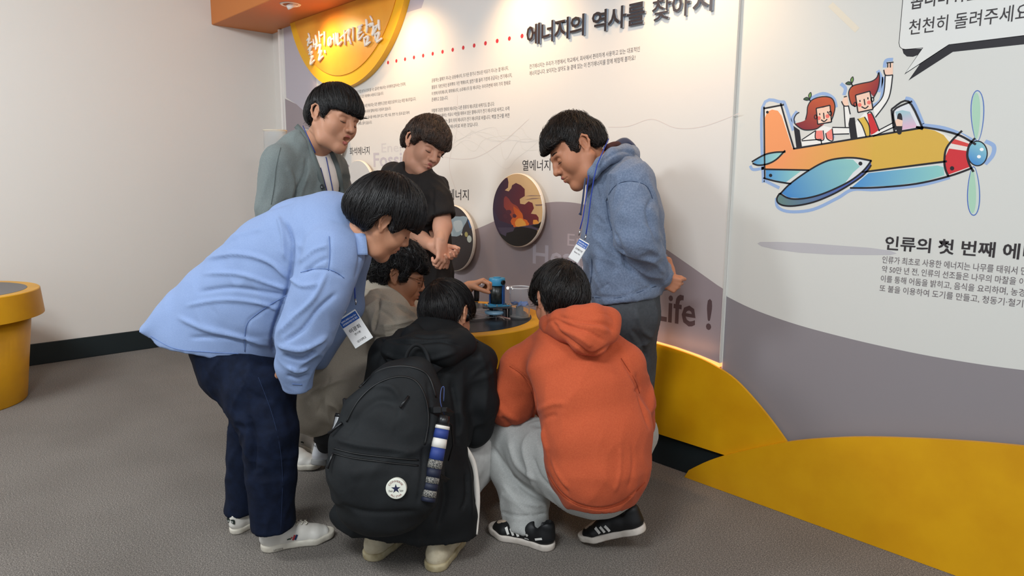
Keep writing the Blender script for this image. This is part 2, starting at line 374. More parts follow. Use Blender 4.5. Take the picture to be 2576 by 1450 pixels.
# letter outlines (advance, loops of packed points)
GA = '0123456789ABCDEFGHIJKLMNOPQRSTUVWXYZabcdefghijklmnopqrstuvwxyz!#$%&()*+,-./:;<=>?@[]^_`{|}~'
GL = {}
for _l in '''! 0.271 1@3^1@3y1]3f222$262i2C2c2I2i2M2$2W3f2Y3y2Y3^2T4c2C4q1`4c 2C221`1`1>1*1`1q2C1j2T1q2a1*2T1`
, 0.219 1.122H1P2S1x2L1|20271/211(1:1.1x1{1r1`1T1.19
- 0.323 2,2%1%2%1%2S2,2S
. 0.219 22221;1`1*1*1;1q221j2J1q2Q1*2J1`
0 0.5 3t333V4E2w4q1_4E1z331_1^2w1j3V1^ 3G33332J2w1]2M2J29332M3>2w4F333>
1 0.5 2=4n2d4n2d1n2=1n
2 0.5 3r1`2e1`3E2]3Y3w3B4T2g4q294k1)4Q1)3)29462d4E2-402`3s2@3O2&2`2M2M1#1q1#1n3r1n
3 0.5 1@442F4D2b4F2,442^3%2,3a2U3Q2U2@2/2*2|2Z2;242i1]2E1|1:2C1:1z2D1n2g1j3D1*3b2b3R2<2|3B3O3Z3W3-3A4X2h4q2F4o1@4f
4 0.5 3Q4q394q1r2&1r2m2=2m2=1n3Q1n3Q2m3t2m3t2]3Q2] 2<3*2=3*2=2]2F2]
5 0.5 3T4n1}4n1}2}2*2]332f2<262c1]281|1*2C1*1!2B1n2i1j3H1+3g2g3G3E2Y3a2Y4E3T4E
6 0.5 2_4q243y1(2p201-2$1j3T1+3r2a3V322)3P2i3L2P3D2u3*3H4M 2G2$2c2:2y2=312&3E2a32242z1]2O2B
7 0.5 3#4n1*4n1*4C354C1{1z2U1j
8 0.5 3s2W3j2+3G363g3X3o3$3R4U2z4q214U1)3%1<3W2A361,2+1!2W1{1)2x1j3T1) 3B3%2}3a2x3O2T3b2G3&2S442y4F2~43 3F2Z33252w1]2O242A2Z2N2&2x2=322&
9 0.5 2X1j3L2Z3p3i3R4O2u4q1`4R1#3#1`362o2/2-2<312`2%2X291/ 2C3#2O432u4F2}413B3v3B3l393Z2=3O2w3K2P3X
? 0.333 1[4E1}4F284G2S492Z3@2C3T1@2%1{2h2E2S2g342/3_2y4X2A4q 2K22231`1{1*231q2K1j2b1q2i1*2b1`
A 0.667 3C4o2:4o1n1n1}1n2W2c3v2c431n4h1n 2|3@3f2/2m2/
B 0.563 1>1n2[1n3#1.3^2V3(2<3J3B3J3C3o3Z3y3+3e4R2(4n1>4n 2R4E2#4E3A423K3(363Y2r3N2R3N 2R2>2/2>3T2(3i2a3W272;1^2R1^
C 0.708 4c4U3>4l3a4q2J4C1)2~2C213X1j3}1q4f1*4f2L3_1}3b1@2m2J2I332n3=3Z4G3[4A4c3>
E 0.5 3q4n1>4n1>1n3t1n3t1^2R1^2R2=3m2=3m3M2R3M2R4E3q4E
F 0.469 3h4n1>4n1>1n2S1n2S2_3h2_3h3T2S3T2S4E3h4E
G 0.74 4j313j313j2v462v46213)1_3c1@2n2J2I332n3<3X4G3[4A4e3@4e4T3=4m3X4q2K4C1*322J1_3W1j3_1p4j1)
H 0.729 4b4n3}4n3}3L2R3L2R4n1>4n1>1n2R1n2R2<3}2<3}1n4b1n
I 0.25 2S4n1>4n1>1n2S1n
K 0.656 2-3B494n3p4n2R3F2R4n1>4n1>1n2R1n2R323:1n4c1n
L 0.49 2R4n1>4n1>1n3x1n3x1^2R1^
N 0.781 4w4n4M4n4M2K2J4n1>4n1>1n2O1n2O3<4P1n4w1n
O 0.823 1(332F1|3V1j4m1|4{334m4B3V4q2G4B 2G332l3=3V4G4H3=4l334H2K3V1@2l2K
R 0.604 1?4n1?1n2S1n2S2;2i2;2:2&3Q2E3!1n4I1n3{1>3,2C3h2u3B2|3i3N3u3#3W4S2w4n 2S4F2r4F33443G3%353Y2r3L2S3L
S 0.458 3R4X2|4m2v4q1|4X1%3,2X2`312O2@212m1@29201(2T1(1,2B1q2q1j3G1&3b2S2*3K2A3;2N482s4H2^4B3R3?
T 0.604 4B4n1u4n1u4E2x4E2x1n371n374E4B4E
U 0.708 4Z4n3{4n3{2-3^2c3+2C3i1|361@2$1{2c2E2P2Z2M2+2M4n1.4n1.2z2I1,351j451;4Z2%
V 0.604 4I4n3+4n2>2d1|4n1n4n2;1l2^1l
Y 0.604 2=3k254n1n4n2x3B2x1n371n373B4I4n3z4n
a 0.427 3V1@3K1/3D1,381.361@362[2=3a2W3o1|3i1#3Q1#2=20392T3H2r392z2;2z2&2U2t1>2a1x1}1-1x2C1j2b1o2z1$2+1o2|1j3C1m3V1x 2z1_2k1:2U1,2C1=24252L2U2z2l
c 0.438 3O3c303l2#3o1}3O1%2i201,2&1j341m3S1u3S20331[2-1>2R242B2m2Q312&3H2}3E3O30
d 0.51 3l4n3C4n3C3h2]3n2%3o213P1(2q1~1/2#1n3l1n 3C1>2(1>2O252C2l2S312+3I2`3H3C3B
e 0.479 3g2A3B1_2+1>2T222A2g3j2g3O3Q2w3o1}3P1%2o1|1:2!1j3A1p3g1( 2B2&2R382x3J2}373A2&
f 0.25 2;4n2b4p2A4Z1^4A1=3y1=3l1r3l1r3F1=3F1=1n2M1n2M3F2t3F2t3l2M3l2M3$2V452y4H2*4H2;4E
g 0.427 3Z3l2q3l1`3U1%2;1(2v1:2g1{2T2E2J2E2I1^281;1^1@1-231z1y1h1n1B1-0#2f0m3C0#3Z1E3N1j2/1$2X1:2J1{2k2C312U3C2m3H2,3D302~3J3Z3J 2;2:2(2p2g2g2G2p262/2G362g3G2&36 301B2=0]2g0;240]1]1D231X2W1e2+1Y
h 0.5 2I4n1.4n1.1n2I1n2I2{2f3G2#3M2}3A372*371n3h1n3h2)3P3W2-3o2h3h2J3N2I3N
i 0.219 2K3l1:3l1:1n2K1n 2N4A2H4P224V1=4P1-4A1=3`223?2H3`
k 0.479 3p3l393l2K2o3J1n3(1n2%2o 2I4n1/4n1/1n2I1n
l 0.219 2K4n1:4n1:1n2K1n
m 0.771 1.3l1.1n2H1n2H2|2c3F2!3K2_3A332+331n3d1n3d2|3x3E3>3K4E394P2*4P1n4z1n4z2,4j3V413o3w3f3W3I393g2+3o2i3i2H3N2H3l
n 0.5 2I3l1.3l1.1n2I1n2I2{2f3G2#3M2}3A372*371n3h1n3h2*3P3W2-3o2h3h2J3N2I3N
o 0.552 2(3o203O1#2o1~1-2(1j3k1-3.2o3k3O 2(3I3K313b2n3L232(1<2P24292o2P31
r 0.396 1<3l1<1n2L1n2L2q2Y302%3G2@3B372~3Q3T343j2/3o2m3e2M352L352L3l
s 0.385 2|3Z2y3l2Z3o1]3b1(312I2e2y262q1[2X1<271[1%291%1!261n2b1j2>1y35272{2W2u2w2M2?2C332I3E2a3J2x3F2|30
t 0.333 2P3^1n3J1n3F1?3F1?2B241z2m1j2*1n301v30202+1@2o1<2Y1]2P2E2P3F2[3F2[3l2P3l
u 0.5 3g1n3g3l363l36292<1@2s1:2R1_2I2O2I3l1.3l1.2Q1~1$2i1j2-1r361-361n
y 0.438 3g3l323l2l2a1}3l1n3l2S1{1v0m260m
· 0.26 2A3T1^3M1<351^2>2A2-2R2>2Y352R3M
가 0.92 4f5G4f1I4/1I4/3N5f3N5f3p4/3p4/5G 1|4)1|4e3d4e2`3G1,2L1}1{3Y3F3-4)
같 0.92 4i5G4i354<354<3`5d3`5d4N4<4N4<5G 1_4@1_4s3Y4s2^3,1+3P1^2|3Q3y3,4@ 2V1N4{1N4{1m2$1m2$1_4/1_4/2J2$2J2$2s4=2s4=2>2V2>
거 0.92 3(3r3(3P4y3P4y1I521I525G4y5G4y3r 1_4)1_4f3Z4f2`3H1*2M1{1{3W3F3)4)
것 0.92 3/453/3)4y3)4y2i532i535F4y5F4y45 224=224p3b4p2_3w1:321}2(3T3o3-4= 3p2:3p2w3F1[2M1j2Z1J3I1m3)294Q1m591K5M1k4T1]3^2w3^2:
게 0.92 4-5G4-1I5C1I5C5G 1_4z1_4Y394Y2&3K1*2T1|252z2t3D3N3{3N3{1a4S1a4S563{563{3o3P3o3c483g4z
경 0.92 3(2)2,2n2c1}2,1c3(1J4#1c551}4#2n 3(2g4d2U4#1}4d1w3(1k331w2,1}332U 214?214q3b4q2_3z1/371{2-333T3z4D4y4D4y3u3v3u3v3T4y3T4y2-532-535F4y5F4y4e3*4e3-4x3.4?
곁 0.92 214_214w3b4w2{3-1/3M1{2{353g3!4O4y4O4y3,3v3,3v3j4y3j4y335333535G4y5G4y4o3+4o3-4)3.4_ 2i1N5B1N5B1m2=1m2=1_4~1_4~2J2=2J2=2s542s542>2i2>
고 0.92 2D4+2D4h4p4h4p4Z4n3s4b2r4,2n4[3r4^4Z4^4+ 3E3h3E251*251*1*5W1*5W253l253l3h
공 0.92 3n2y2m2h2E1_2m1a3n1J4o1a4^1_4o2h 3n2Z4Q2O4p1_4Q1t3n1j2-1t2l1_2-2O 2H4|2H4!4m4!4m4w4l4F4d3v4,3r4?4D4@4w4@4| 3L483L3T1*3T1*325V325V3T3s3T3s48
과 0.92 1_4(1_4e3r4e3p3;3h2}3:2`3_3@3`4m3`4( 1*262`284K2K4I2i3q2d2^2a2^3t2p3t2p2Z1%2Y 4e5G4e1I4.1I4.3I5e3I5e3l4.3l4.5G
광 0.92 3q2w2t2f2N1_2t1a3q1J4n1a4@1_4n2f 3q2W4O2M4l1_4O1u3q1j2>1u2u1_2>2M 1}4^1}4v3r4v3p4J3i3z3;3w3_4N3`4$3`4^ 1+2|2|2~4M3B4K3Z3r3T2_3Q2_462q462q3P2C3O1(3O 4i5G4i2#4=2#4=3,5c3,5c484=484=5G
교 0.92 2C4+2C4h4q4h4q4V4o3o4d2u4-2q4]3n4_4V4_4+ 3v3X3v253025303X2w3X2w251*251*1*5W1*5W253}253}3X
구 0.92 1*3J1*2[3X2[3X1H3&1H3&2[5W2[5W3J4+3J4>3|4?4q4?4]2J4]2J4u4l4u4l4q4k3|4a3J
근 0.92 1*3V1*345X345X3V4-3V4?464[4v4[4_2K4_2K4w4n4w4m464d3V 2L2t2L1Q511Q511r2s1r2s2t
급 0.92 2K2[2K1N4@1N4@2[4m2[4m2Y2r2Y2r2[ 2r284m284m1o2r1o 1*3o1*3N5X3N5X3o4-3o4?4I4[4$4[4~2K4~2K4#4n4#4m4I4d3o
기 0.92 4y5G4y1I521I525G 1~4)1~4f3i4f313G1.2L201_3d3E3<4)
까 0.92 4l5G4l1I4?1I4?3L5h3L5h3n4?3n4?5G 1>4)1>4e2t4e2Y3R1(2R23282*3V2`4) 374)374e3#4e3j3H2>233F1:3?3N434)
께 0.92 4.5G4.1I5E1I5E5G 1<4#1<4a2c4a2O3S1*2S242C2t3Z2(4# 4656463u3p3u3t4G3t4#2=4#2=4a3R4a3F3J2x242_1?3S2q3k3T463T461a4b1a4b56
뀌 0.92 4!5G4!1I541I545G 3H4<3H4o3.4o3,433y3U3N3S2=3R2}472~4v2~4<1~4<1~4o2w4o2u422i3Q1&3P1,2}2T2}2]302]1a3P1a3P313>354e3B4c3a433X4D474E4t4E4<
뀐 0.92 4y5F4y2H522H525F 3E4=3E4p3+4p3)4B3w3l3N3j2=3h2}4I2~4!2~4=224=224p2w4p2u492j3g1*3f1.3E2V3E2^3G2^2Y3Q2Y3Q3I3=3N4c3U4Z3s413o4A4I4B4y4B4= 2Q2l2Q1Q5D1Q5D1r2x1r2x2l
뀝 0.92 4y5F4y2_522_525F 2U2+2U1N521N522+4z2+4z2R2#2R2#2+ 2#214z214z1o2#1o 3E4^3E4v3+4v3)4L3x3#3O3z2?3y2}4S2~4*2~4^224^224v2w4v2u4J2k3x1*3x1.3V2W3V2_3X2_2!3R2!3R3Y3=3c4c3h4a3)423%4A4S4B4(4B4^
나 0.92 4f5G4f1I4/1I4/3Q5f3Q5f3r4/3r4/5G 1]2J2L2J3E2M4B2Z472#3E2o2P2k2P4,1]4,
너 0.92 3f3>3f3p4z3p4z1H531H535G4z5G4z3> 1}2E2Q2E3I2H492T452u3I2j2V2g2V4&1}4&
년 0.92 3n3@3n3t4y3t4y2K532K535F4y5F4y4y3n4y3n4X4y4X4y3@ 2i2i2i1Q5C1Q5C1r2<1r2<2i 1~2/2Q2/3D2<442|403O3E3E2W3B2W4?1~4?
농 0.92 3o2x2o2g2H1^2o1a3o1J4o1a4]1^4o2g 3o2X4Q2N4o1^4Q1t3o1j2:1t2p1^2:2N 1*3N1*2`5W2`5W3N3(3N3(3+4`3+4`462t462t592M592M3+3Y3+3Y3N
는 0.92 1*3D1*2=5X2=5X3D 2M532M3!4`3!4`3}2t3}2t53 2K2f2K1R4|1R4|1s2r1s2r2f
늘 0.92 1*3n1*3M5X3M5X3n 2M5A2M3_4_3_4_4L2s4L2s5A 2J1N531N531n2q1n2q1{4[1{4[2@2I2@2I2t4n2t4n2L2J2L
니 0.92 4x5G4x1I511I515G 212K2U2K3Q2O4Q2c4M2&3Q2r2Y2n2Y4,214,
다 0.92 4f5G4f1H4/1H4/3R5g3R5g3t4/3t4/5G 1_4-1_2H2M2H3L2J4B2T472v3L2l2Q2j2Q4i3+4i3+4-
단 0.92 4i5G4i2R4<2R4<3#5d3#5d404<404<5G 1`4;1`302N303Q32493C453d3Q3U2S3R2S4m3#4m3#4; 2Y2r2Y1Q521Q521r2&1r2&2r
대 0.92 3?583?1b4K1b4K3P4,3P4,1I5C1I5C5G4,5G4,3r4K3r4K58 1[4#1[2G2E2G2`2I3v2R3s2s2|2k2O2i2O4a3Y4a3Y4#
도 0.92 2K4=2K323Y323Y201*201*1#5X1#5X203(203(324`324`3T2r3T2r4o4[4o4[4=
돌 0.92 1*3f1*3E5W3E5W3f3(3f3(3:4^3:4^4B2s4B2s4&4?4&4?522M522M3:3Y3:3Y3f 2I1M511M511m2p1m2p1^4@1^4@2/2I2/2I2n4m2n4m2H2I2H
동 0.92 3o2w2o2f2H1]2o1Z3o1I4o1Z4]1]4o2f 3o2W4Q2L4o1]4Q1s3o1i2:1s2p1]2:2L 2J4~2J3z3Y3z3Y3J1*3J1*2^5W2^5W3J3(3J3(3z4_3z4_3|2q3|2q4$4[4$4[4~
되 0.92 4w5G4w1H501H505G 1:2537274b2I4Y2h3:2c3N2Z3N3F4A3F4A3g2e3g2e4k484k484-274-273F2@3F2@2Y2T2X1,2X
된 0.92 4x5F4x2I512I515F 1:2$352&4W2<4U3A3.363O333O3r443r443>2j3>2j4u424u424]2C4]2C3r2[3r2[312T301,30 2e2a2e1Q5D1Q5D1r2.1r2.2a
둠 0.92 4p2Q4p1o2o1o2o2Q 2I2q2I1N4]1N4]2q3(2q3(335W335W3V1*3V1*333Y333Y2q 2J512J3%4`3%4`402q402q4%4[4%4[51
든 0.92 1*3F1*2>5W2>5W3F 2J502J3t4`3t4`3[2q3[2q4$4[4$4[50 2K2f2K1Q4|1Q4|1r2r1r2r2f
들 0.92 1*3l1*3K5W3K5W3l 2M542M3;4^3;4^4C2s4C2s4)4?4)4?54 2I1M511M511n2p1n2p1_4@1_4@2>2I2>2I2r4m2r4m2J2I2J
등 0.92 1*3Q1*2}5W2}5W3Q 3o2w2o2f2H1^2o1a3o1J4o1a4]1^4o2f 3o2W4Q2M4o1^4Q1t3o1j2:1t2p1^2:2M 2J512J3y4_3y4_3{2q3{2q4%4[4%4[51
떨 0.92 1>4`1>3Q233Q2f3R2`3X2]3y2n3s2K3r2K4x2=4x2=4` 374`373Q3P3Q3=3R4X3Y4U3z3[3s3e3q3e4x4G4x4G4` 2c1N5J1N5J1n2,1n2,1|561|562^2b2^2b2w4$2w4$2M2c2M 3}4S3}424$424$3B563B565G4$5G4$4S
또 0.92 3x4.3x335733573V423V424k534k534. 3X2;3X201*201*1$5X1$5X203&203&2; 26332Q332?353i3D3f3f2_3X2d3V2d4j3b4j3b4-264-
뜨 0.92 1*241*1(5X1(5X24 3w4*3w2_572_573L403L404g534g534* 272_2R2_2?2`3j333f3V2`3N2e3L2e4f3d4f3d4)274)
러 0.92 3]3x3]3V4y3V4y1H521H525G4y5G4y3x 1@4.1@4k3T4k3T3%1]3%1]2D2J2D3F2G422P402r3F2h2O2f2O3b3z3b3z4.
렇 0.92 3(2T2]2G2v1*2]1W3(1J4o1W4<1*4o2G 3(254R1}4i1*4R1n3(1g3G1n2}1*3G1} 3^4a3^494y494y2~532~535G4y5G4y4a 3o3D3o2+2W2+2W2i5B2i5B2+3]2+3]3D 1]4~1]4$3T4$3T4O1^4O1^3M2K3M3F3O433X403y3G3p2Q3n2Q403z403z4~
려 0.92 3=3H3=2?4y2?4y1H521H525G4y5G4y4O3?4O3?3|4y3|4y3H 1@4/1@4l3P4l3P3#1]3#1]2B2I2B382D3{2M3_2n392f2O2c2O3a3v3a3v4/
력 0.92 2Y2l2Y2K4y2K4y1H531H532l 1]4_1]4w3O4w3O481^481^2[2J2[3F2^3@303=3R3G3K2Q3I2Q3.3v3.3v4_ 3@3*3@3g4y3g4y2&532&535F4y5F4y4r3@4r3@4Q4y4Q4y3*
로 0.92 2J2(3Y2(3Y1~1*1~1*1#5X1#5X1~3(1~3(2(512(51332q332q3z4]3z4]4?2I4?2I4r4o4r4o3|2J3|
료 0.92 2J2(2+2(2+1~1*1~1*1#5X1#5X1~4a1~4a2(512(51332q332q3z4]3z4]4?2I4?2I4r4o4r4o3|2J3| 3B1~3B2(432(431~
류 0.92 1*2.1*2k2#2k2#1I351I352k452k451I4c1I4c2k5X2k5X2. 2I3J513J513k2p3k2p404^404^522H522H4&4o4&4o4P2I4P
른 0.92 1*2|1*2z5X2z5X2| 2L2X2L1Q4~1Q4~1r2s1r2s2X 2K3U4}3U4}3u2r3u2r454[454[542J542J4)4n4)4n4U2K4U
를 0.92 1*3U1*345X345X3U 2I1N531N531l2o1l2o1?4]1?4]2&2H2&2H2g4o2g4o2C2I2C 2K3v4|3v4|3@2r3@2r4L4[4L4[552J552J4-4n4-4n4h2K4h
리 0.92 4y5G4y1H511H515G 1}4.1}4k3f4k3f3!1~3!1~2E2T2E3S2H4T2R4Q2s3S2i2W2g2W3Z3/3Z3/4.
마 0.92 1]4+1]2J3(2J3(4+ 3Z4i3Z2k2P2k2P4i 4f5G4f1I4/1I4/3P5g3P5g3r4/3r4/5G
만 0.92 1^4/1^2}3)2}3)4/ 3a4l3a3P2P3P2P4l 4i5G4i2O4<2O4<3y5d3y5d3|4<3|4<5G 2Y2n2Y1Q521Q521r2&1r2&2n
먹 0.92 2Y2t2Y2S4y2S4y1H531H532t 3a4r3a3Z2R3Z2R4r 1`4?1`393*393*3?4y3?4y2;532;535G4y5G4y4G3*4G3*4?
며 0.92 3X4j3X2j2P2j2P4j 3&3^4z3^4z3B3&3B 4z5G4z4K3&4K3&4,1]4,1]2I3&2I3&2:4z2:4z1H531H535G
면 0.92 3a4m3a3N2R3N2R4m 3*4G4y4G4y3v3*3v 4y5F4y4h3*4h3*4:1`4:1`2|3*2|3*3T4y3T4y2O532O535F 2h2m2h1Q5B1Q5B1r2;1r2;2m
명 0.92 3a4q3a3a2R3a2R4q 3%2$2)2k2a1{2)1a3%1J4#1a541{4#2k 3%2c4d2R4!1{4d1u3%1j311u2*1{312R 4y4L4y3(3*3(3*4L 1`4>1`393*393*3e4y3e4y2:532:535G4y5G4y4m3*4m3*4>
모 0.92 4q4o4q3O2n3O2n4o 2G4<2G2|3Y2|3Y211*211*1$5X1$5X213(213(2|4^2|4^4<
목 0.92 4m4%4m3{2q3{2q4% 2E2f2E2E4n2E4n1I4[1I4[2f 1*3F1*2=5W2=5W3F3(3F3(3y4@3y4@512K512K3y3Y3y3Y3F
무 0.92 2K4{2K3b4[3b4[4{ 4n4y4n3#2q3#2q4y 1*2>1*2q3X2q3X1I3&1I3&2q5X2q5X2>
문 0.92 2K4~2K3s4@3s4@4~ 4m4#4m3?2q3?2q4# 1*3D1*2<3b2<3b243*243*2<5X2<5X3D 2J2c2J1Q4{1Q4{1r2q1r2q2c
물 0.92 2K542K3:4?3:4?54 4m4)4m4B2r4B2r4) 2I1M511M511m2p1m2p1^4@1^4@2/3(2/3(3J5W3J5W3j1*3j1*3J3X3J3X2/2I2/2I2n4m2n4m2H2I2H
바 0.92 1]4;1]2E3+2E3+4;3b4;3b3-2P3-2P4; 2P3j3b3j3b2f2P2f 4f5G4f1I4/1I4/3R5g3R5g3t4/3t4/5G
밖 0.92 1^4_1^383*383*4_3b4_3b4U2Q4U2Q4_ 2Q443b443b3Z2Q3Z 2F2w2F2V362V361I3d1I3d2w 3u2w3u2V4i2V4i1I4<1I4<2w 4i5G4i2;4<2;4<3>5d3>5d4G4<4G4<5G
발 0.92 1^511^3P3*3P3*513b513b4e2Q4e2Q51 2Q4E3b4E3b3q2Q3q 4i5G4i3B4<3B4<425d425d4T4<4T4<5G 2U1M4~1M4~1n2!1n2!1|4<1|4<2_2T2_2T2w4i2w4i2M2U2M
밝 0.92 1^4~1^3L3*3L3*4~3b4~3b4b2Q4b2Q4~ 2Q4B3b4B3b3m2Q3m 3v2;3v2n4i2n4i1J4<1J4<2; 4i5G4i354<354<405d405d4R4<4R4<5G 2E2;2E2o392o392H2F2H2F1M2a1M3G1N3)1U3%1t3H1n2l1l2l1^3f1^3f2;
백 0.92 1_4^1_363h363h4^3C4^3C4Q2Q4Q2Q4^ 2Q403C403C3X2Q3X 2e2o2e2M4)2M4)1I5A1I5A2o 3]593]2/4N2/4N3;4*3;4*2,5A2,5A5F4*5F4*4D4N4D4N59
번 0.92 2T3^3Z3^3Z3I2T3I 1{4[1{2[3)2[3)3*4y3*4y2L532L535F4y5F4y453)453)4[3Z4[3Z4J2T4J2T4[ 2h2l2h1Q5B1Q5B1r2;1r2;2l
베 0.92 2M3l383l382j2M2j 4-5G4-1I5D1I5D5G 4058403z3c3z3c4,384,383/2M3/2M4,1[4,1[2I3c2I3c3X403X401a4V1a4V58
변 0.92 2T3^3Z3^3Z3I2T3I 4y4D4y3r3)3r3)4D 1{4[1{2[3)2[3)3Q4y3Q4y2L532L535F4y5F4y4e3)4e3)4[3Z4[3Z4J2T4J2T4[ 2h2l2h1Q5B1Q5B1r2;1r2;2l
보 0.92 2o3@4q3@4q3E2o3E 2G4@2G2=3Y2=3Y201*201*1$5X1$5X203(203(2=4^2=4^4@4q4@4q4H2o4H2o4@
본 0.92 2s4L4l4L4l3%2s3% 1*301*2$5W2$5W303(303(3d4?3d4?514l514l4l2s4l2s512L512L3d3Y3d3Y30 2K2Z2K1Q4`1Q4`1r2r1r2r2Z
볼 0.92 2s4g4l4g4l482s48 1*3c1*3B5W3B5W3c3&3c3&3.4?3.4?5A4l5A4l4(2s4(2s5A2L5A2L3.3X3.3X3c 2I1M511M511m2p1m2p1]4@1]4@2-2I2-2I2l4m2l4m2G2I2G
부 0.92 2J512J3R4[3R4[514n514n4g2q4g2q51 2q4G4n4G4n3s2q3s 1*2/1*2m3X2m3X1I3&1I3&2m5X2m5X2/
북 0.92 2L572L3s4?3s4?574l574l4v2s4v2s57 2s4W4l4W4l3@2s3@ 2E2h2E2G4n2G4n1I4[1I4[2h3(2h3(2_5W2_5W3L1*3L1*2_3Y2_3Y2h
분 0.92 2L542L3f4?3f4?544l544l4n2s4n2s54 2s4O4l4O4l3)2s3) 1*371*2,3b2,3b213*213*2,5X2,5X37 2J2X2J1Q4{1Q4{1r2q1r2q2X
불 0.92 2L5A2L3.4?3.4?5A4l5A4l4(2s4(2s5A 2s4g4l4g4l482s48 2I1M511M511m2p1m2p1]4@1]4@2-3(2-3(3G5W3G5W3h1*3h1*3G3X3G3X2-2I2-2I2l4m2l4m2G2I2G
빛 0.92 4x5G4x2>512>515G 1|511|3L3:3L3:513g513g4a2U4a2U51 2U4A3g4A3g3l2U3l 3q2|3q2r2b2r2b2R3q2R3E1+2M1h2Y1I3I1f3*1^4R1g5B1I5N1h4W1,3`2R5A2R5A2r3_2r3_2|
사 0.92 2&4;2&4B2d361$2V1^242l2q2]3X3R2v3?2B492c3Z3A384B384; 4f5G4f1I4/1I4/3N5g3N5g3p4/3p4/5G
상 0.92 3r2y2u2g2O1_2u1a3r1J4m1a4?1_4m2g 3r2X4P2N4m1_4P1t3r1j2?1t2v1_2?2N 2&4|2&4p2g3(1(3I1_2[2n3R2]3]3Q3Y3=31453R3W3-384m384| 4i5G4i2*4<2*4<3;5d3;5d4D4<4D4<5G
생 0.92 3.2v2;2e2h1]2;1a3.1J4+1a5C1]4+2e 3.2W4k2L4+1]4k1t3.1i391s2;1]392L 2s4^2s4a2Y3%1*3I1{2^2f3Q2+3.373V3o333)3S3E3*2`4a2`4^ 3]593]2<4N2<4N3.4*3.4*2%5A2%5A5F4*5F4*4A4N4A4N59
서 0.92 4z5G4z3:3)3:3)3m4z3m4z1H531H535G 2,4;2,4B2i351*2U1}232r2q2|3X3X2u3{2A4G2a3f383E4B3E4;
석 0.92 2Y2t2Y2S4y2S4y1I531I532t 4y5G4y4V3.4V3.444y444y2:532:535G 2)4|2)4o2i3&1*3I1{2[2p3R2`3]3S3W3@2~473Q3Z3,3A4n3A4|
선 0.92 4y5F4y4M3.4M3.3_4y3_4y2I532I535F 2*4_2*4e2i3t1*351{2+2p3G2`3.3T3L3@2=483D3Z3y3B4d3B4_ 2h2m2h1Q5B1Q5B1r2;1r2;2m
성 0.92 3%2$2)2k2a1{2)1a3%1J4#1a541{4#2k 3%2c4d2R4!1{4d1u3%1j311u2*1{312R 2*4`2*4n2i3%1*3H1`2@2p3Q2`3[3T3X3@31483R3Z3-3B4o3B4` 3.4U3.434y434y2:532:535G4y5G4y4U
세 0.92 4-5G4-1I5D1I5D5G 3}583}3)3T3)3T3f3}3f3}1a4T1a4T58 2r4.2r442W341%2U1`252f2o2+3O362t3o2D3*2c3E3B2_452_4.
소 0.92 3X2}3X211*211*1%5X1%5X213&213&2} 3W4[3W4t2@3%1[3L252_2_3T3n434E3T532_5H3L4I3%3(4t3(4[
속 0.92 2E2j2E2I4n2I4n1I4[1I4[2j 3Y3,3Y3G1*3G1*2?5X2?5X3G3(3G3(3, 3X5A3X4_2_4L1}3>2A3q2|3?3o4e4D3?4~3q5C3>4F4L3(4_3(5A
수 0.92 3X533X4/2^461`3y283X2{3#3p4R4E3#533X5G3y4H463)4/3)53 1*2_1*2w3X2w3X1I3&1I3&2w5W2w5W2_
숙 0.92 3X5B3X4`2_4O1|3@293t2|3[3p4g4D3]513t5D3@4G4O3(4`3(5B 2E2j2E2I4n2I4n1I4[1I4[2j3(2j3(2~5W2~5W3R1*3R1*2~3Y2~3Y2j
스 0.92 1*231*1(5X1(5X23 3W4[3W4s2@3!1]3G262?2_3Q3n424E3P512?5H3G4I3!3(4s3(4[
습 0.92 2J2-2J1N4?1N4?2-4l2-4l2U2q2U2q2- 2q244l244l1n2q1n 1*3X1*365W365W3X 3X5C3X4`2_4Q1{3_293w2|3_3p4i4D3_513w5D3_4G4R3(4`3(5C
식 0.92 2X2r2X2Q4x2Q4x1I511I512r 4x5G4x2,512,515G 2-4~2-4s2l3,1-3L1}2`2s3V2}3{3Y3Z3}314E3S3e3/3F4s3F4~
아 0.92 2/4>294j1/3i292h2/283m2h3/3i3m4j 2/4n3Q4N3g3i3Q2$2/2c2V2$2F3i2V4N 4f5G4f1I4/1I4/3P5g3P5g3r4/3r4/5G
안 0.92 2>4@2C4u1:3]2C3J2>2_3t3J3[3]3t4u 2>4q3W4a3o3]3W3e2>3N2Z3e2H3]2Z4a 4i5G4i2M4<2M4<3y5d3y5d3|4<3|4<5G 2Y2o2Y1Q521Q521r2&1r2&2o
않 0.92 2=4`2B4#1:432B3Y2=3A3s3Y3?433s4# 2=4x3V4h3m433V3r2=3b2Y3r2H432Y4h 4M2U3$2G3j1*3$1W4M1J4+1W4|1*4+2G 4M264m1}4x1*4m1o4M1g3`1o3:1*3`1} 4i5G4i3H4<3H4<3}5d3}5d4Q4<4Q4<5G 2G2*2G1R2X1R2;1U3Z1f3T1(2]1w2m1t2m2* 4638462(3M2(3M2g5L2g5L2(4c2(4c38
약 0.92 2O2v2O2U4i2U4i1I4<1I4<2v 2>4_2B4z1:402B3T2>353u3T3[403u4z 2>4v3X4f3o403X3n2>3X2Y3n2H402Y4f 4i5G4i2/4<2/4<3b5c3b5c3%4<3%4<4O5c4O5c4q4<4q4<5G
양 0.92 2>4_2B4!1:402B3T2>363u3T3[403u4! 2>4v3X4f3o403X3o2>3Y2Y3o2H402Y4f 3r2#2u2j2O1`2u1a3r1J4m1a4?1`4m2j 3r2a4P2Q4m1`4P1u3r1j2?1u2v1`2?2Q 4i5G4i2/4<2/4<3d5c3d5c3(4<3(4<4P5c4P5c4r4<4r4<5G
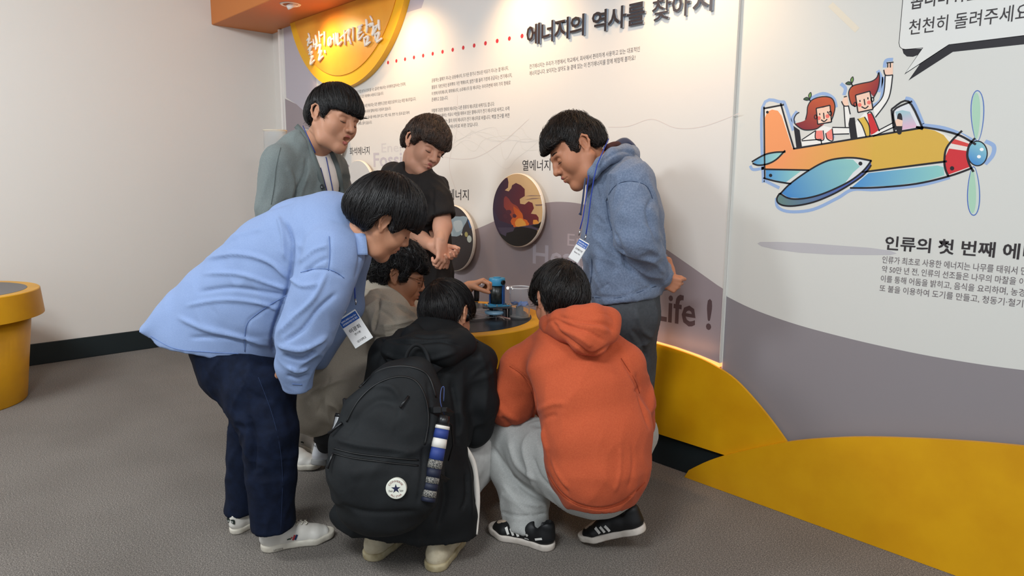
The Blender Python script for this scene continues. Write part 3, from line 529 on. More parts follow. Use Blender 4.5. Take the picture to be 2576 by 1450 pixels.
어 0.92 2/4n3Q4N3g3i3Q2$2/2c2W2$2G3i2W4N 4z5G4z3y3.3y3j4n2/4>2A4j1:3i2A2h2/283k2e3.3X4z3X4z1H531H535G
얻 0.92 2<4x3T4h3l413T3p2<3Z2X3p2F412X4h 2g1N5A1N5A1o2:1o2:2Y552Y552z2g2z 2<4{2A4#1:412A3U2<363m3Q3=3>4y3>4y2@532@535G4y5G4y4G3<4G3l4(
없 0.92 2J2;2J1N3r1N3r2;3N2;3N2W2o2W2o2; 2o263N263N1n2o1n 2<4#3U4m3l483U3w2<3h2X3w2F482X4m 4W2>4W2m4G1_3w1j3:1K4O1m4n1|4.1m5N1K5e1j4[1^4%2m4%2> 4y5G4y4M3<4M3l4-2<502A4)1:482A3c2<3F3m3Y3=3_4y3_4y365336535G
에 0.92 4-5G4-1I5D1I5D5G 2x4k324K3F3g322#2x2c2Q2#2D3g2Q4K 2x4;234h1.3g232f2x263N2b3j3U403U401a4V1a4V584058403v3j3v3M4l
여 0.92 2/4n3Q4N3g3i3Q2$2/2c2W2$2G3i2W4N 3)3~4z3~4z333*333-3M3.3i3-3) 4z5G4z4Q3x4Q3S4%2/4>2A4j1:3i2A2h2/283U2O3z2&4z2&4z1H531H535G
역 0.92 2Y2u2Y2T4y2T4y1I531I532u 2<4w3T4g3l403T3m2<3W2X3m2F402X4g 4y4Q4y3#3:3#3=3<3>403=4D3:4Q 2<4`2A4!1:402A3S2<333S3C3y3a4y3a4y2;532;535G4y5G4y4s3y4s3S4=
연 0.92 2<4s3T4b3l3^3T3e2<3N2X3e2F3^2X4b 4y4N4y3t3/3t3<3*3>3^3<483/4N 2<4^2A4w1:3^2A3J2<2^3S323y3R4y3R4y2L532L535F4y5F4y4o3x4o3S4: 2j2n2j1Q5D1Q5D1r2=1r2=2n
열 0.92 2<4(3U4q3l4C3U3#2<3m2X3#2F4C2X4q 3:4b4y4b4y3>3:3>3=403>4C3=4P 4y5G4y4#3y4#3T4`2<532A4-1:4C2A3i2<3L3T3T3z3r4y3r4y3D523D525G 2h1N5G1N5G1n2;1n2;1}521}522_2g2_2g2w4y2w4y2N2h2N
영 0.92 2<4v3U4f3l3~3U3n2<3X2X3n2F3~2X4f 3%2&2)2m2a1|2)1b3%1J4#1b541|4#2m 3%2e4d2T4!1|4d1u3%1j311u2)1|312T 3/4S4y4S4y3!3/3!3<3;3>3~3<4E 4y5G4y4s3x4s3R4<2<4_2A4z1:3~2A3S2<343R3C3x3Z4y3Z4y2:532:535G
오 0.92 3o4u4V4c4x3>4V3U3o3B2+3U2g3>2+4c 1*211*1$5X1$5X213(213(2;4x3E503>4s4v3o4]2l4v2A3>2g3E3Y2;3Y21
와 0.92 2`4t3e4d3w3}3e3m2`3W2e3m2M3}2e4d 1+252`274K2J4I2i3z2d3C2Z3C353*3X403}3$4y2`4]2H4y1@3}2C3X2+352+2Y2K2X1%2X 4f5G4f1I4/1I4/3L5e3L5e3n4/3n4/5G
요 0.92 3o4w4V4d4x3[4V3X3o3F2+3X2g3[2+4d 3o4^2l4x2A3[2N3c2w372w211*211*1$5X1$5X214h214h384=3d503[4s4x 3021302`3O2[3o2?3<2[4A2`4A21
용 0.92 3o2u2o2d2H1]2o1Z3o1J4o1Z4]1]4o2d 3o2U4Q2K4o1]4Q1s3o1i2:1s2p1]2:2K 3o4/4R4#4q4X4R423o3]2.422m4X2.4# 3o592m4[2E4X2Q412w3+2w3J1*3J1*2]5W2]5W3J4g3J4g3+4:414`4X4q4[ 313J313z3O3w3o3v3<3w493z493J
우 0.92 3o512n4,2E4D2n3k3o3P4p3k4`4D4p4, 3o4&4Q4p4q4D4Q3&3o3p2/3&2m4D2/4p 1*2[1*2s3X2s3X1I3&1I3&2s5X2s5X2[
운 0.92 3o572n4=2E4P2n3#3o3h4p3#4`4P4p4= 3o4,4Q4w4p4P4Q3]3o3,2:3]2o4P2:4w 1*3E1*2=3b2=3b253+253+2=5X2=5X3E 2K2e2K1Q4{1Q4{1r2r1r2r2e
워 0.92 334}2T4*244I2T3v333b3*3v434I3*4* 334#3k4o3#4I3k3:333#2p3:2Z4I2p4o 1-2+2Q2,2;2-2;1T3I1T3I2/3-2=4Y2_4W3J31391(37 3*2g3*2G4y2G4y1I521I525F4y5F4y2g
원 0.92 33512T4:254T2T3/333v3(3/404T3(4: 334(3i4v3y4T3i41333[2q412a4T2q4v 1,332S332?352?2Q3N2Q3N373-3B4U3H4R3f2}3W1(3U 3;2:3;2p4x2p4x2E512E515F4x5F4x2: 2R2e2R1Q5A1Q5A1r2y1r2y2e
위 0.92 354~2U4*244F2U3r353W3,3r464F3,4* 354!3n4n3&4F3n3-353x2r3-2a4F2r4n 4y5F4y1I511I515F 1.2$2T2%2[2&2[1T3O1T3O2)3;2.4a2@4Y3F31341)31
유 0.92 3o512n4,2E4D2n3l3o3Q4p3l4`4D4p4, 3o4&4Q4p4q4D4Q3(3o3r2/3(2m4D2/4p 1*2]1*2u2!2u2!1I351I352u442u441I4c1I4c2u5X2u5X2]
육 0.92 3o572m4?2E4T2m3*3o3p4q3*4`4T4q4? 3o4-4R4z4q4T4R3|3o3<2.3|2m4T2.4z 2E2g2E2G4n2G4n1I4[1I4[2g4a2g4a2|5W2|5W3N1*3N1*2|2$2|2$2g 362|442|442g362g
으 0.92 3o4^2m4u2A3:2m323o2&4r32503:4r4u 3o4v4U4b4x3:4U3M3o322+3M2g3:2+4b 1*221*1&5X1&5X22
은 0.92 1*371*2-5W2-5W37 3o532m4:2E4M2m3y3o3f4q3y4`4M4q4: 3o4)4R4u4q4M4R3?3o3)2.3?2m4M2.4u 2K2e2K1Q4`1Q4`1r2r1r2r2e
을 0.92 3o592m4^2E4c2m3[3o3&4r3[4`4c4r4^ 3o4;4S4&4q4c4S4A3o402.4A2m4c2.4& 1*3g1*3F5W3F5W3g 2I1M511M511m2p1m2p1_4@1_4@2:2I2:2I2o4m2o4m2I2I2I
음 0.92 3o582m4@2E4U2m3,3o3r4q3,4`4U4q4@ 3o4-4R4z4q4U4R3~3o3>2.3~2m4U2.4z 2I2p2I1N4]1N4]2p 4o2O4o1o2o1o2o2O 1*3M1*2`5W2`5W3M
의 0.92 344?2P4v1}3`2P3P34313/3P4A3`3/4v 344q3o4a3*3`3o3j343U2n3j2V3`2n4a 4w5G4w1H501H505G 1:2634284b2M4Y2k322Z1,2Y
이 0.92 4x5G4x1H511H515G 2]4>2H4j1[3i2H2h2]283w2h3^3i3w4j 2]4n3Z4N3q3i3Z2$2]2c2e2$2N3i2e4N
인 0.92 4x5F4x2O512O515F 2?4@2D4u1<3]2D3J2?2_3v3J3^3]3v4u 2?4q3Y4a3p3]3Y3e2?3N2a3e2I3]2a4a 2g2p2g1Q5D1Q5D1r2:1r2:2p
입 0.92 4x5G4x335133515G 2g2;2g1N511N512;4y2;4y2X2/2X2/2; 2/264y264y1o2/1o 2?4~2D4&1<462D3b2?3E3v3b3^463v4& 2?4!3Y4k3p463Y3v2?3f2a3v2I462a4k
있 0.92 4x5F4x2[512[515F 2?4`2D4!1<412D3V2?383v3V3^413v4! 2?4w3Y4g3p413Y3p2?3Z2a3p2I412a4g 4K2&4K2l47213x1q3M1~392l392&2)2&2)2l2n1`1{1l2C1N2u1o2^1~3H1n3y1K4B1o4a204#1o5H1N5Y1l4,1^4q2l4q2&
자 0.92 1;4+1;4g2(4g2(3{2d2{1#2N1]1{2l2i2^3P3T2o3]254B2W3a32393{394g3}4g3}4+ 4f5G4f1I4/1I4/3O5g3O5g3q4/3q4/5G
장 0.92 3r2z2u2h2O1_2u1a3r1J4m1a4?1_4m2h 3r2Y4P2O4m1_4P1u3r1j2?1u2v1_2?2O 1<4?1<4r2(4r2(4c2g3x1(3C1^2<2n3L2^3:3S3R3@2|463N3X3%394d394r3}4r3}4? 4i5G4i2,4<2,4<3=5d3=5d4F4<4F4<5G
재 0.92 3_583_1a4P1a4P3O4-3O4-1I5D1I5D5G4-5G4-3q4P3q4P58 1/4$1/4b2r4b2r492X311%2R1`212g2l2+3L362s3q2E3,2e3D392_492_4b3x4b3x4$
적 0.92 2Y2r2Y2Q4y2Q4y1I531I532r 1@4[1@4t2+4t2+4e2j3y1+3D1{2=2q3M2|3<3V3S3]2`493L3b3&3D4f3D4t414t414[ 4y5G4y4C3@4C3@3;4y3;4y2-532-535G
전 0.92 4y5F4y473>473>3,4y3,4y2N532N535F 2j2l2j1Q5D1Q5D1r2=1r2=2l 1@4<1@4o2+4o2+4W2j3q1+351{2*2q3E2{3*3V3J3]2=493D3b3w3D4W3D4o414o414<
접 0.92 2i2:2i1N521N522:4y2:4y2U2<2U2<2: 2<244y244y1o2<1o 4y5G4y4J3?4J3?3]4y3]4y315231525G 1@4_1@4w2+4w2+4n2j3*1+3L1{2`2q3V2{3_3V3a3]33493T3b3/3D4n3D4w414w414_
정 0.92 3%2!2)2i2a1_2)1a3%1I4#1a541_4#2i 3%2a4d2P4!1_4d1t3%1i311t2*1_312P 4y5G4y4D3?4D3?3;4y3;4y2.532.535G 1@4?1@4r2+4r2+4f2j3y1+3C1{2;2q3M2|3<3V3S3]2`493M3b3&3D4f3D4r414r414?
져 0.92 3>3J3>2[4y2[4y1I531I535G4y5G4y453>453>3)4y3)4y3J 1>4+1>4g2+4g2+412g2|1&2M1|1|2p2l2{3T3W2q3`264E2V3e353C413C4g424g424+
조 0.92 3Y2|3Y211*211*1$5X1$5X213(213(2| 254/254k3X4k3X4d2[3r1_3B282;2{3J3p3@4G3K542<5I3D4J3r3)4d3)4k554k554/
존 0.92 284}284!3T4!2]441}3$2A3b303%3o4Q4A3%503b5C3$4I443-4!524!524} 2K2b2K1Q4`1Q4`1r2r1r2r2b 3Y3#3Y331*331*2&5X2&5X333(333(3#
종 0.92 3o2q2o2a2H1@2o1Z3o1J4o1Z4]1@4o2a 3o2Q4Q2H4o1@4Q1s3o1i2:1s2p1@2:2H 1*3I1*2[5W2[5W3I3(3I3(3*3Y3*3Y3I 284~284#3T4#2@4D1{3<283p2~3:3o4X4B3:523p5E3<4K4D3-4#524#524~
주 0.92 294^294w3W4w3W4u2^3]1|3n2A3M2}3p3o4E4C3p503M5D3n4H3]3*4u3*4w514w514^ 1*2]1*2u3X2u3X1I3&1I3&2u5W2u5W2]
즈 0.92 1*221*1&5X1&5X22 254,254i3X4i3X4S2[3g1_31282%2{383p3,4G39542&5I324J3h3)4S3)4i554i554,
증 0.92 1*3Q1*2~5W2~5W3Q 3o2w2o2f2H1^2o1a3o1J4o1a4]1^4o2f 3o2W4Q2M4o1^4Q1t3o1j2:1t2p1^2:2M 284|284z3T4z2@4A1{3/283l2~3-3o4U4B3-523l5E3/4K4A3-4z524z524|
지 0.92 4x5G4x1I511I515G 1@4+1@4g2/4g2/3{2j2{1*2N1|1{2r2i303P3c2n43254M2W3i303G3{3G4g4A4g4A4+
직 0.92 4x5G4x2+512+515G 2X2p2X2O4x2O4x1I511I512p 1]4[1]4s2/4s2/4e2n3z1/3E202>2u3N313<3b3R402`4H3L3h3%3H4e3H4s484s484[
진 0.92 4x5F4x2O512O515F 1]4<1]4o2/4o2/4U2n3o1/33202)2u3C313&3b3H402;4H3B3h3s3H4U3H4o484o484< 2g2m2g1Q5D1Q5D1r2:1r2:2m
질 0.92 4x5G4x3A513A515G 2g1M5E1M5E1m2/1m2/1|511|512^2e2^2e2w4y2w4y2L2g2L 1]4`1]4x2/4x2/4u2n3>1/3a1}392u3h31443b3m423H4I3h3h3^3H4u3H4x484x484`
째 0.92 4658461a4c1a4c3N4;3N4;1I5H1I5H5G4;5G4;3o4c3o4c58 2[4#2[4a3D4a3D3}393R2<2r2s3T2o3}2o4a2-4a2-4#1/4#1/4a2K4a2K3}2B3D1!2a1@2E2I2n2Y332n2l2<2A3E2k3T313j2m3.2E412a3q3C3g3}3g4a3<4a3<4#
찰 0.92 2)5H2)4+1>4+1>4h2)4h2)4b2h3,1)3Z1]392n3b2_3]3U3g3_3G493g3Z3:3A4b3A4h3~4h3~4+3B4+3B5H 4i5G4i374<374<3~5d3~5d4Q4<4Q4<5G 2U1M4~1M4~1m2!1m2!1`4<1`4<2?2T2?2T2s4i2s4i2K2U2K
찾 0.92 2)5H2)4%1>4%1>4c2)4c2)4W2h3x1*3I1_2[2o3N2_3-3T3R3]2~483O3Y3#3A4W3A4c3~4c3~4%3B4%3B5H 4i5G4i2>4<2>4<3@5d3@5d4I4<4I4<5G 2S2x2S2W3c2W301.2E1j2Q1J381i3t1~4C1i4^1J561j4K1/3.2W4]2W4]2x
천 0.92 2)5D2)4w1>4w1>4W2)4W2)4K2i3g1+2}1`2#2o352`3v3U393^2*4A343Z3k3A4K3A4W3~4W3~4w3B4w3B5D 4y5F4y3`3=3`3=3x4y3x4y2I532I535F 2j2g2j1Q5D1Q5D1r2=1r2=2g
철 0.92 2)5H2)4,1>4,1>4i2)4i2)4a2h3+1)3X1]382n3a2_3@3V3e3|3F4C3e3a3.3A4a3A4i3~4i3~4,3B4,3B5H 4y5G4y4H3>4H3>3@4y3@4y385238525G 2h1M5G1M5G1m2;1m2;1{521{522[2g2[2g2u4y2u4y2K2h2K
첫 0.92 2)5H2)4$1>4$1>4b2)4b2)4T2i3r1+391{2.2p3G2`3(3T3M3]2]473I3Y3x3A4T3A4b3~4b3~4$3B4$3B5H 4y5G4y443>443>3)4y3)4y2c532c535G 3p2!3p2t3F1@2L1k2Y1J3I1m3)284R1m5B1J5P1k4V1@3_2t3_2!
청 0.92 3%2y2)2h2a1_2)1a3%1J4#1a541_4#2h 3%2Y4d2N4!1_4d1t3%1j311t2*1_312N 2)5H2)4#1>4#1>4a2)4a2)4U2i3s1+3A1`2:2o3H2`3*3U3N3_2_4A3K3a3x3A4U3A4a3~4a3~4#3B4#3B5H 4y5G4y443>443>3(4y3(4y2+532+535G
체 0.92 4,5G4,1I5C1I5C5G 3~573~3t3Z3t3Z3R3~3R3~1b4U1b4U57 2q532q4e1;4e1;4D2q4D2q3`2W2~1&2Q1_212e2j2)3H362o3p293+2Y3D332^3`2^4D3x4D3x4e2^4e2^53
초 0.92 3Y2[3Y201*201*1#5X1#5X203(203(2[ 3Y583Y4o284o284M3Y4M2{3g1{35292+2}383p3!4D38512+5E354F3g3(4M524M524o3(4o3(58
최 0.92 4w5G4w1H501H505G 1:2134234b2H4Y2g3:2Z3O2W3O372[372[2U2S2T1,2T 2[5D2[4y204y204W2@4W2t3y1[3K262`2#3P373:3i3S492}4O3O3o3!3O4W4G4W4G4y3O4y3O5D
축 0.92 2E2d2E2C4n2C4n1J4[1J4[2d3(2d3(2?5W2?5W3G1*3G1*2?3Y2?3Y2d 2C4,2C4j3W4j2_3`1|3z283a2}3v3o494C3v523a5C3z4G3`3)4j4~4j4~4,3(4,3(5H3Y5H3Y4,
치 0.92 4x5G4x1I511I515G 2=592=4i1_4i1_4H2=4H2=3@2q2]1;2M231|2x2f343H3f2j46234O2T3l2`3K3@3K4H4C4H4C4i3K4i3K59
친 0.92 4x5F4x2L512L515F 2g2k2g1Q5D1Q5D1r2:1r2:2k 2;5E2;4w1_4w1_4W2;4W2;4M2p3i1;30222%2v37323x3c3B422,4I373h3m3I4M3I4W484W484w3I4w3I5E
캠 0.92 2j2w2j1N5A1N5A2w 4)2W4)1o2=1o2=2W 1}4[1}4t3E4t3B4Z364G1-491<3-2`3]2k3b1.321}2)3E3w3l4[ 3@593@2=4M2=4M3>4*3>4*2;5A2;5A5F4*5F4*4F4M4F4M59
켜 0.92 4y5G4y463$463)4b3*4*1}4*1}4g3b4g3X4A3P3+1+3z1;3W3F3h2w2(1*2C1|1<382%3w3*4y3*4y303r303r2$4y2$4y1I521I525G
퀴 0.92 4!5G4!1I541I545G 1,2=2R2=2;2?2;1d3J1d3J2@3:2_4d304a3P3@3L404B414$414?284?284r3y4r3y4X3x4A2042253%3u3<3r3n3l3J2s3G1(3F
키 0.92 4y5G4y1I521I525G 254*254g3l4g3h4A3Z3+1<3z1]3V3P3h2(2(1;2C231<3j3C3>4*
탄 0.92 1_4=1_2;2M2;3N2=452`413M3N3E2S3C2S3%3!3%3!412S412S4p3*4p3*4= 4i5G4i2L4<2L4<3w5d3w5d3_4<3_4<5G 2Y2j2Y1Q521Q521r2&1r2&2j
탐 0.92 2W2v2W1N4<1N4<2v 4i2U4i1o2$1o2$2U 1_4^1_332M333N35453D413e3N3V2S3T2S3<3!3<3!4C2S4C2S4v3*4v3*4^ 4i5G4i2;4<2;4<3?5d3?5d4H4<4H4<5G
태 0.92 1]4%1]2G2G2G2}2I3y2Q3v2r302k2O2i2O3Y3c3Y3c3z2O3z2O4c3i4c3i4% 3]583]1a4O1a4O3P4-3P4-1I5D1I5D5G4-5G4-3r4O3r4O58
터 0.92 3<3z3<3Y4z3Y4z1H531H535G4z5G4z3z 1`4/1`2D2M2D3K2G452O422q3L2h2S2f2S3a3t3a3t3#2S3#2S4k3,4k3,4/
톱 0.92 2J2w2J1N4?1N4?2w4m2w4m2N2q2N2q2w 2q1}4m1}4m1n2q1n 2L592L3m3X3m3X3D1*3D1*2=5W2=5W3D3(3D3(3m4^3m4^3/2s3/2s4H4.4H4.4g2s4g2s4/4[4/4[59
통 0.92 3o2i2o2T2H1<2o1X3o1J4p1X4]1<4p2T 3o2I4Q2A4o1<4Q1q3o1i2/1q2o1<2/2A 2L552L3f3X3f3X361*361*2+5W2+5W363(363(3f4^3f4^3(2s3(2s4C4.4C4.4b2s4b2s4+4[4+4[55
편 0.92 403y403X4y3X4y2K532K535G4y5G4y4c404c404B4y4B4y3y 1/2/2]2;4A2`483K3;3H3q3F3q4o3|4o3|4=1?4=1?4o2O4o2O3B1+3B 2v4o3K4o3K3D2v3C 2i2g2i1Q5C1Q5C1r2<1r2<2g
표 0.92 283K282^2*2^2*1}1*1}1*1!5X1!5X1}4V1}4V2^512^513K4b3K4b4k524k524.274.274k2#4k2#3K 3B1}3B2^3}2^3}1} 354k444k443K353K
프 0.92 1*211*1$5X1$5X21 2839282.512.51394b394b4h524h524+274+274h2#4h2#39 354h444h44393539
하 0.92 2^3]2L3y1{302L2V2^283u2V3@303u3y 2^3t3Y3e3o303Y2p2^2Z2i2p2S302i3e 4f5G4f1I4/1I4/3L5g3L5g3n4/3n4/5G 2(5B2(4n1(4n1(4M474M474n394n395B
학 0.92 2`4N2N451~3n2N312`2/3v313@3n3v45 2`3|3Y3<3n3n3Y3K2`392k3K2V3n2k3< 2O2h2O2G4i2G4i1I4<1I4<2h 2*5H2*4)1+4)1+4g4A4g4A4)3B4)3B5H 4i5G4i2!4<2!4<3+5d3+5d474<474<5G
한 0.92 2`4G2N3}1~3d2N2[2`2#3v2[3@3d3v3} 2`3@3Y3+3n3d3Y392`2}2k392V3d2k3+ 4i5F4i2H4<2H4<3p5d3p5d3>4<3>4<5F 2*5F2*4!1+4!1+4a4A4a4A4!3B4!3B5F 2Y2d2Y1Q521Q521r2&1r2&2d
함 0.92 2W2o2W1N4<1N4<2o 4i2O4i1o2$1o2$2O 2`4O2N461~3o2N332`2<3v333@3o3v46 2`3}3Y3=3n3o3Y3M2`3B2k3M2V3o2k3= 4i5G4i2,4<2,4<3/5d3/5d4B4<4B4<5G 2*5J2*4)1+4)1+4g4A4g4A4)3B4)3B5J
합 0.92 2V2!2V1N4<1N4<2!4i2!4i2O2$2O2$2! 2$1}4i1}4i1n2$1n 2`4Q2N491~3s2N372`2@3v373@3s3v49 2`413Y3@3n3s3Y3Q2`3F2k3Q2V3s2k3@ 4i5G4i2=4<2=4<3<5d3<5d4E4<4E4<5G 2*5J2*4+1+4+1+4h4A4h4A4+3B4+3B5J
해 0.92 2(3_2C3!1@322C2Y2(2A3W2Y3s323W3! 2(3v3B3f3O323B2s2(2d2X2s2J322X3f 2p552p4j1)4j1)4I3&4I3&4j2^4j2^55 3^573^1Z4O1Z4O3I4+3I4+1I5B1I5B5G4+5G4+3j4O3j4O57
핵 0.92 2)4K2D421[3l2D312)2/3X313s3l3X42 2)3_3B3:3O3l3B3J2)382Y3J2L3l2Y3: 2e2g2e2F4)2F4)1I5A1I5A2g 2q5E2q4$1(4$1(4c3)4c3)4$2^4$2^5E 3]593]2&4O2&4O3*4*3*4*2#5A2#5A5F4*5F4*454O454O59
험 0.92 2f2o2f1N531N532o 4z2O4z1o2/1o2/2O 2]4O2N46203o2N332]2<3q333:3o3q46 2]3}3T3=3i3o3T3M2]3B2k3M2V3o2k3= 403|403y4y3y4y2+532+535G4y5G4y3| 2(5J2(4*1*4*1*4g464g464*394*395J
형 0.92 2@4M2M431~3j2M2|2@2+3n2|3-3j3n43 2@3{3R3;3f3j3R3F2@342i3F2U3j2i3; 3&2p2*2Z2a1?2*1Z3&1J4#1Z551?4#2Z 3&2P4c2G4z1?4c1s3&1i331s2,1?332G 4y5G4y4K3~4K3~3^4y3^4y3f3~3f3~3D4y3D4y2t532t535G 2%5J2%4(1*4(1*4e3~4e3~4(374(375J
화 0.92 2|3?3a3*3p3d3a392|2}2n392Y3d2n3* 2|4F2R3|233d2M2`2-2$2-2P2K2O1%2O1+1{2`1}4M2A4K2Z3#2T3E2Q3E2$3$2`3]3d3x3| 4g5G4g1I4:1I4:3G5e3G5e3i4:3i4:5G 2-5F2-4#1,4#1,4a4E4a4E4#3E4#3E5F
활 0.92 2}4M3a4F3p3|3a3*2}3!2o3*2a3|2o4F 4h5G4h2:4;2:4;3<5c3<5c4E4;4E4;5G 2P1M4~1M4~1j2w1j2w1<4;1<4;2x2O2x2O2a4i2a4i282P28 2}4i2R4W243|2N3t2.3f2.3I2M3H1(3H1,2^2|2_4O364M3S3$3N3F3J3F3f3$3t3[3|3x4W 2.5J2.4>1;4>1;4u4B4u4B4>3F4>3F5J
회 0.92 4w5G4w1I501I505G 363?3k3*3!3d3k39362}2v392g3d2v3* 364F2Z3|2B3d2U2_2@2$2@2P2T2O1,2O1;1{361}4b2A4Y2Z3:2U3N2Q3N2$3/2`423d3*3| 2@5F2@4!1>4!1>4a4P4a4P4!3N4!3N5F
희 0.92 4w5G4w1I501I505G 1;1}36204b2C4Y2a342R1,2Q 374B2a3^2C3Y2a2;372v3*2;423Y3*3^ 373;3k3%3z3Y3k34372]2w342h3Y2w3% 2@5C2@4w1>4w1>4V4P4V4P4w3N4w3N5C
히 0.92 4x5G4x1I511I515G 343]2V3y26302V2V34283)2V42303)3y 343t3j3e3!303j2p342Z2s2p2b302s3e 2=5C2=4m1<4m1<4L4L4L4L4m3K4m3K5C'''.split('\n'):
    _k = _l.split(' '); GL[_k[0]] = (float(_k[1]), [[(((GA.index(s_[i])*len(GA)+GA.index(s_[i+1]))/400-0.35), ((GA.index(s_[i+2])*len(GA)+GA.index(s_[i+3]))/400-0.35)) for i in range(0, len(s_), 4)] for s_ in _k[2:] if s_])
# ================================================================== the room
XL, YW = -5.86, 2.69                                # left wall plane, back wall plane
YLP, YRP = 2.655, 2.672                             # faces of the two printed panels
M_wall = mat('painted_wall', '#e2ddd6', rough=0.75, spec=0.25, bump=(60, 0.05, 3))
M_panelL = mat('print_film_cream', '#dcd9d4', rough=0.42, spec=0.4)
M_panelR = mat('print_film_grey', '#d4d4ce', rough=0.42, spec=0.4)
M_yellow = mat('yellow_gloss_paint', '#d9a012', rough=0.3, spec=0.5, noise=(6, '#cf940f', 0.35, 0.7), bump=(25, 0.03, 2))
M_dark = mat('dark_base', '#1f282b', rough=0.4)
M_white = mat('white_plastic', '#f0ece6', rough=0.4)
M_black = mat('black_plastic', '#141416', rough=0.35)
M_steel = mat('steel', '#b8b8b8', rough=0.28, metal=1.0)
M_glass = mat('clear_acrylic', '#f4f7fa', rough=0.03, trans=0.93, ior=1.28, spec=0.8)
INK = print_mat()

# carpet: speckled loop pile
mc = mat('carpet', '#77716b', rough=0.95, spec=0.1, sheen=0.15); nt = mc.node_tree; bs = nt.nodes['Principled BSDF']
tc = nt.nodes.new('ShaderNodeTexCoord')
n1 = nt.nodes.new('ShaderNodeTexNoise'); n1.inputs['Scale'].default_value = 210; n1.inputs['Detail'].default_value = 6; n1.inputs['Roughness'].default_value = 0.9
n2 = nt.nodes.new('ShaderNodeTexNoise'); n2.inputs['Scale'].default_value = 2.2
r1 = nt.nodes.new('ShaderNodeValToRGB')
for e, (p_, c_) in zip((r1.color_ramp.elements[0], r1.color_ramp.elements[1]), ((0.36, '#35302c'), (0.63, '#b5ada2'))): e.position = p_; e.color = (*srgb(c_), 1)
e = r1.color_ramp.elements.new(0.5); e.color = (*srgb('#665f59'), 1)
mx = nt.nodes.new('ShaderNodeMix'); mx.data_type = 'RGBA'; mx.blend_type = 'MULTIPLY'; mx.inputs[0].default_value = 0.35
r2 = nt.nodes.new('ShaderNodeValToRGB'); r2.color_ramp.elements[0].color = (0.62, 0.6, 0.58, 1); r2.color_ramp.elements[0].position = 0.35; r2.color_ramp.elements[1].position = 0.65
bp = nt.nodes.new('ShaderNodeBump'); bp.inputs['Strength'].default_value = 0.4; bp.inputs['Distance'].default_value = 0.004
nt.links.new(tc.outputs['Object'], n1.inputs[0]); nt.links.new(tc.outputs['Object'], n2.inputs[0]); nt.links.new(n1.outputs[0], r1.inputs[0])
nt.links.new(n2.outputs[0], r2.inputs[0]); nt.links.new(r1.outputs[0], mx.inputs[6]); nt.links.new(r2.outputs[0], mx.inputs[7])
nt.links.new(mx.outputs[2], bs.inputs['Base Color']); nt.links.new(n1.outputs[0], bp.inputs['Height']); nt.links.new(bp.outputs[0], bs.inputs['Normal'])

def slab(name, lo, hi, m, parent=None, bev=0.0, **kw):
    lo = np.array(lo, float); hi = np.array(hi, float)
    return MB().box((lo+hi)/2, hi-lo, bev=bev).build(name, m, parent, **kw)
floor = slab('floor', (-6.0, -2.6, -0.06), (1.9, 2.8, 0.0), mc, kind='structure')
wall_left = slab('wall_left', (-6.0, -2.6, 0), (XL, 2.8, 3.06), M_wall, kind='structure')
wall_back = slab('wall_back', (XL, YW, 0), (1.9, 2.8, 3.06), M_wall, kind='structure')
ceiling = slab('ceiling', (-6.0, -2.6, 3.06), (1.9, 2.8, 3.12), mat('ceiling_paint', '#d8d5cf', rough=0.9), kind='structure')
slab('baseboard_left', (XL, -2.6, 0.0), (XL+0.012, YW, 0.155), M_dark, bev=0.004, kind='structure')
slab('baseboard_back', (XL+0.012, YW-0.022, 0.0), (-1.2, YW, 0.155), M_dark, bev=0.004, kind='structure')

# orange soffit over the printed wall, with its recessed spots
M_soffit = mat('orange_soffit_paint', '#cd7a3a', rough=0.55, bump=(40, 0.05, 2))
soffit = slab('trim_1', (XL, 2.19, 2.53), (1.9, YW, 3.06), M_soffit, bev=0.004, kind='structure')
M_lamp = mat('lamp_glow', '#ffffff', emit=('#ffe2b8', 9.0))
for i, sx in enumerate((-4.79, -3.75, -2.75, -1.75)):
    dl = thing('recessed_spotlight', ['white gimbal downlight in the orange soffit above the round sun sign', 'white gimbal downlight in the orange soffit, second from the corner',
               'white gimbal downlight in the orange soffit, third from the corner', 'white gimbal downlight in the orange soffit, fourth from the corner'][i], 'downlight', (sx, 2.34, 2.53), 'downlights in the orange soffit')
    MB().lathe((sx, 2.34, 2.5295), [(0.052, -0.004), (0.066, -0.006), (0.072, 0.0), (0.052, 0.0), (0.052, -0.004)], 32).build('trim_ring', M_white, dl, smooth=True)
    ax = nrm((0, 0.75, -1)); c0 = np.array((sx, 2.345, 2.528))
    MB().lathe(c0, [(0.0, -0.012), (0.034, -0.012), (0.038, 0.018), (0.030, 0.02), (0.026, 0.006), (0.0, 0.004)], 24, axis=ax).build('lamp_head', M_white, dl, smooth=True)
    MB().lathe(c0+ax*0.0055, [(0.025, 0.0), (0.0, 0.001)], 20, axis=ax).build('lamp_glass', M_lamp, dl)

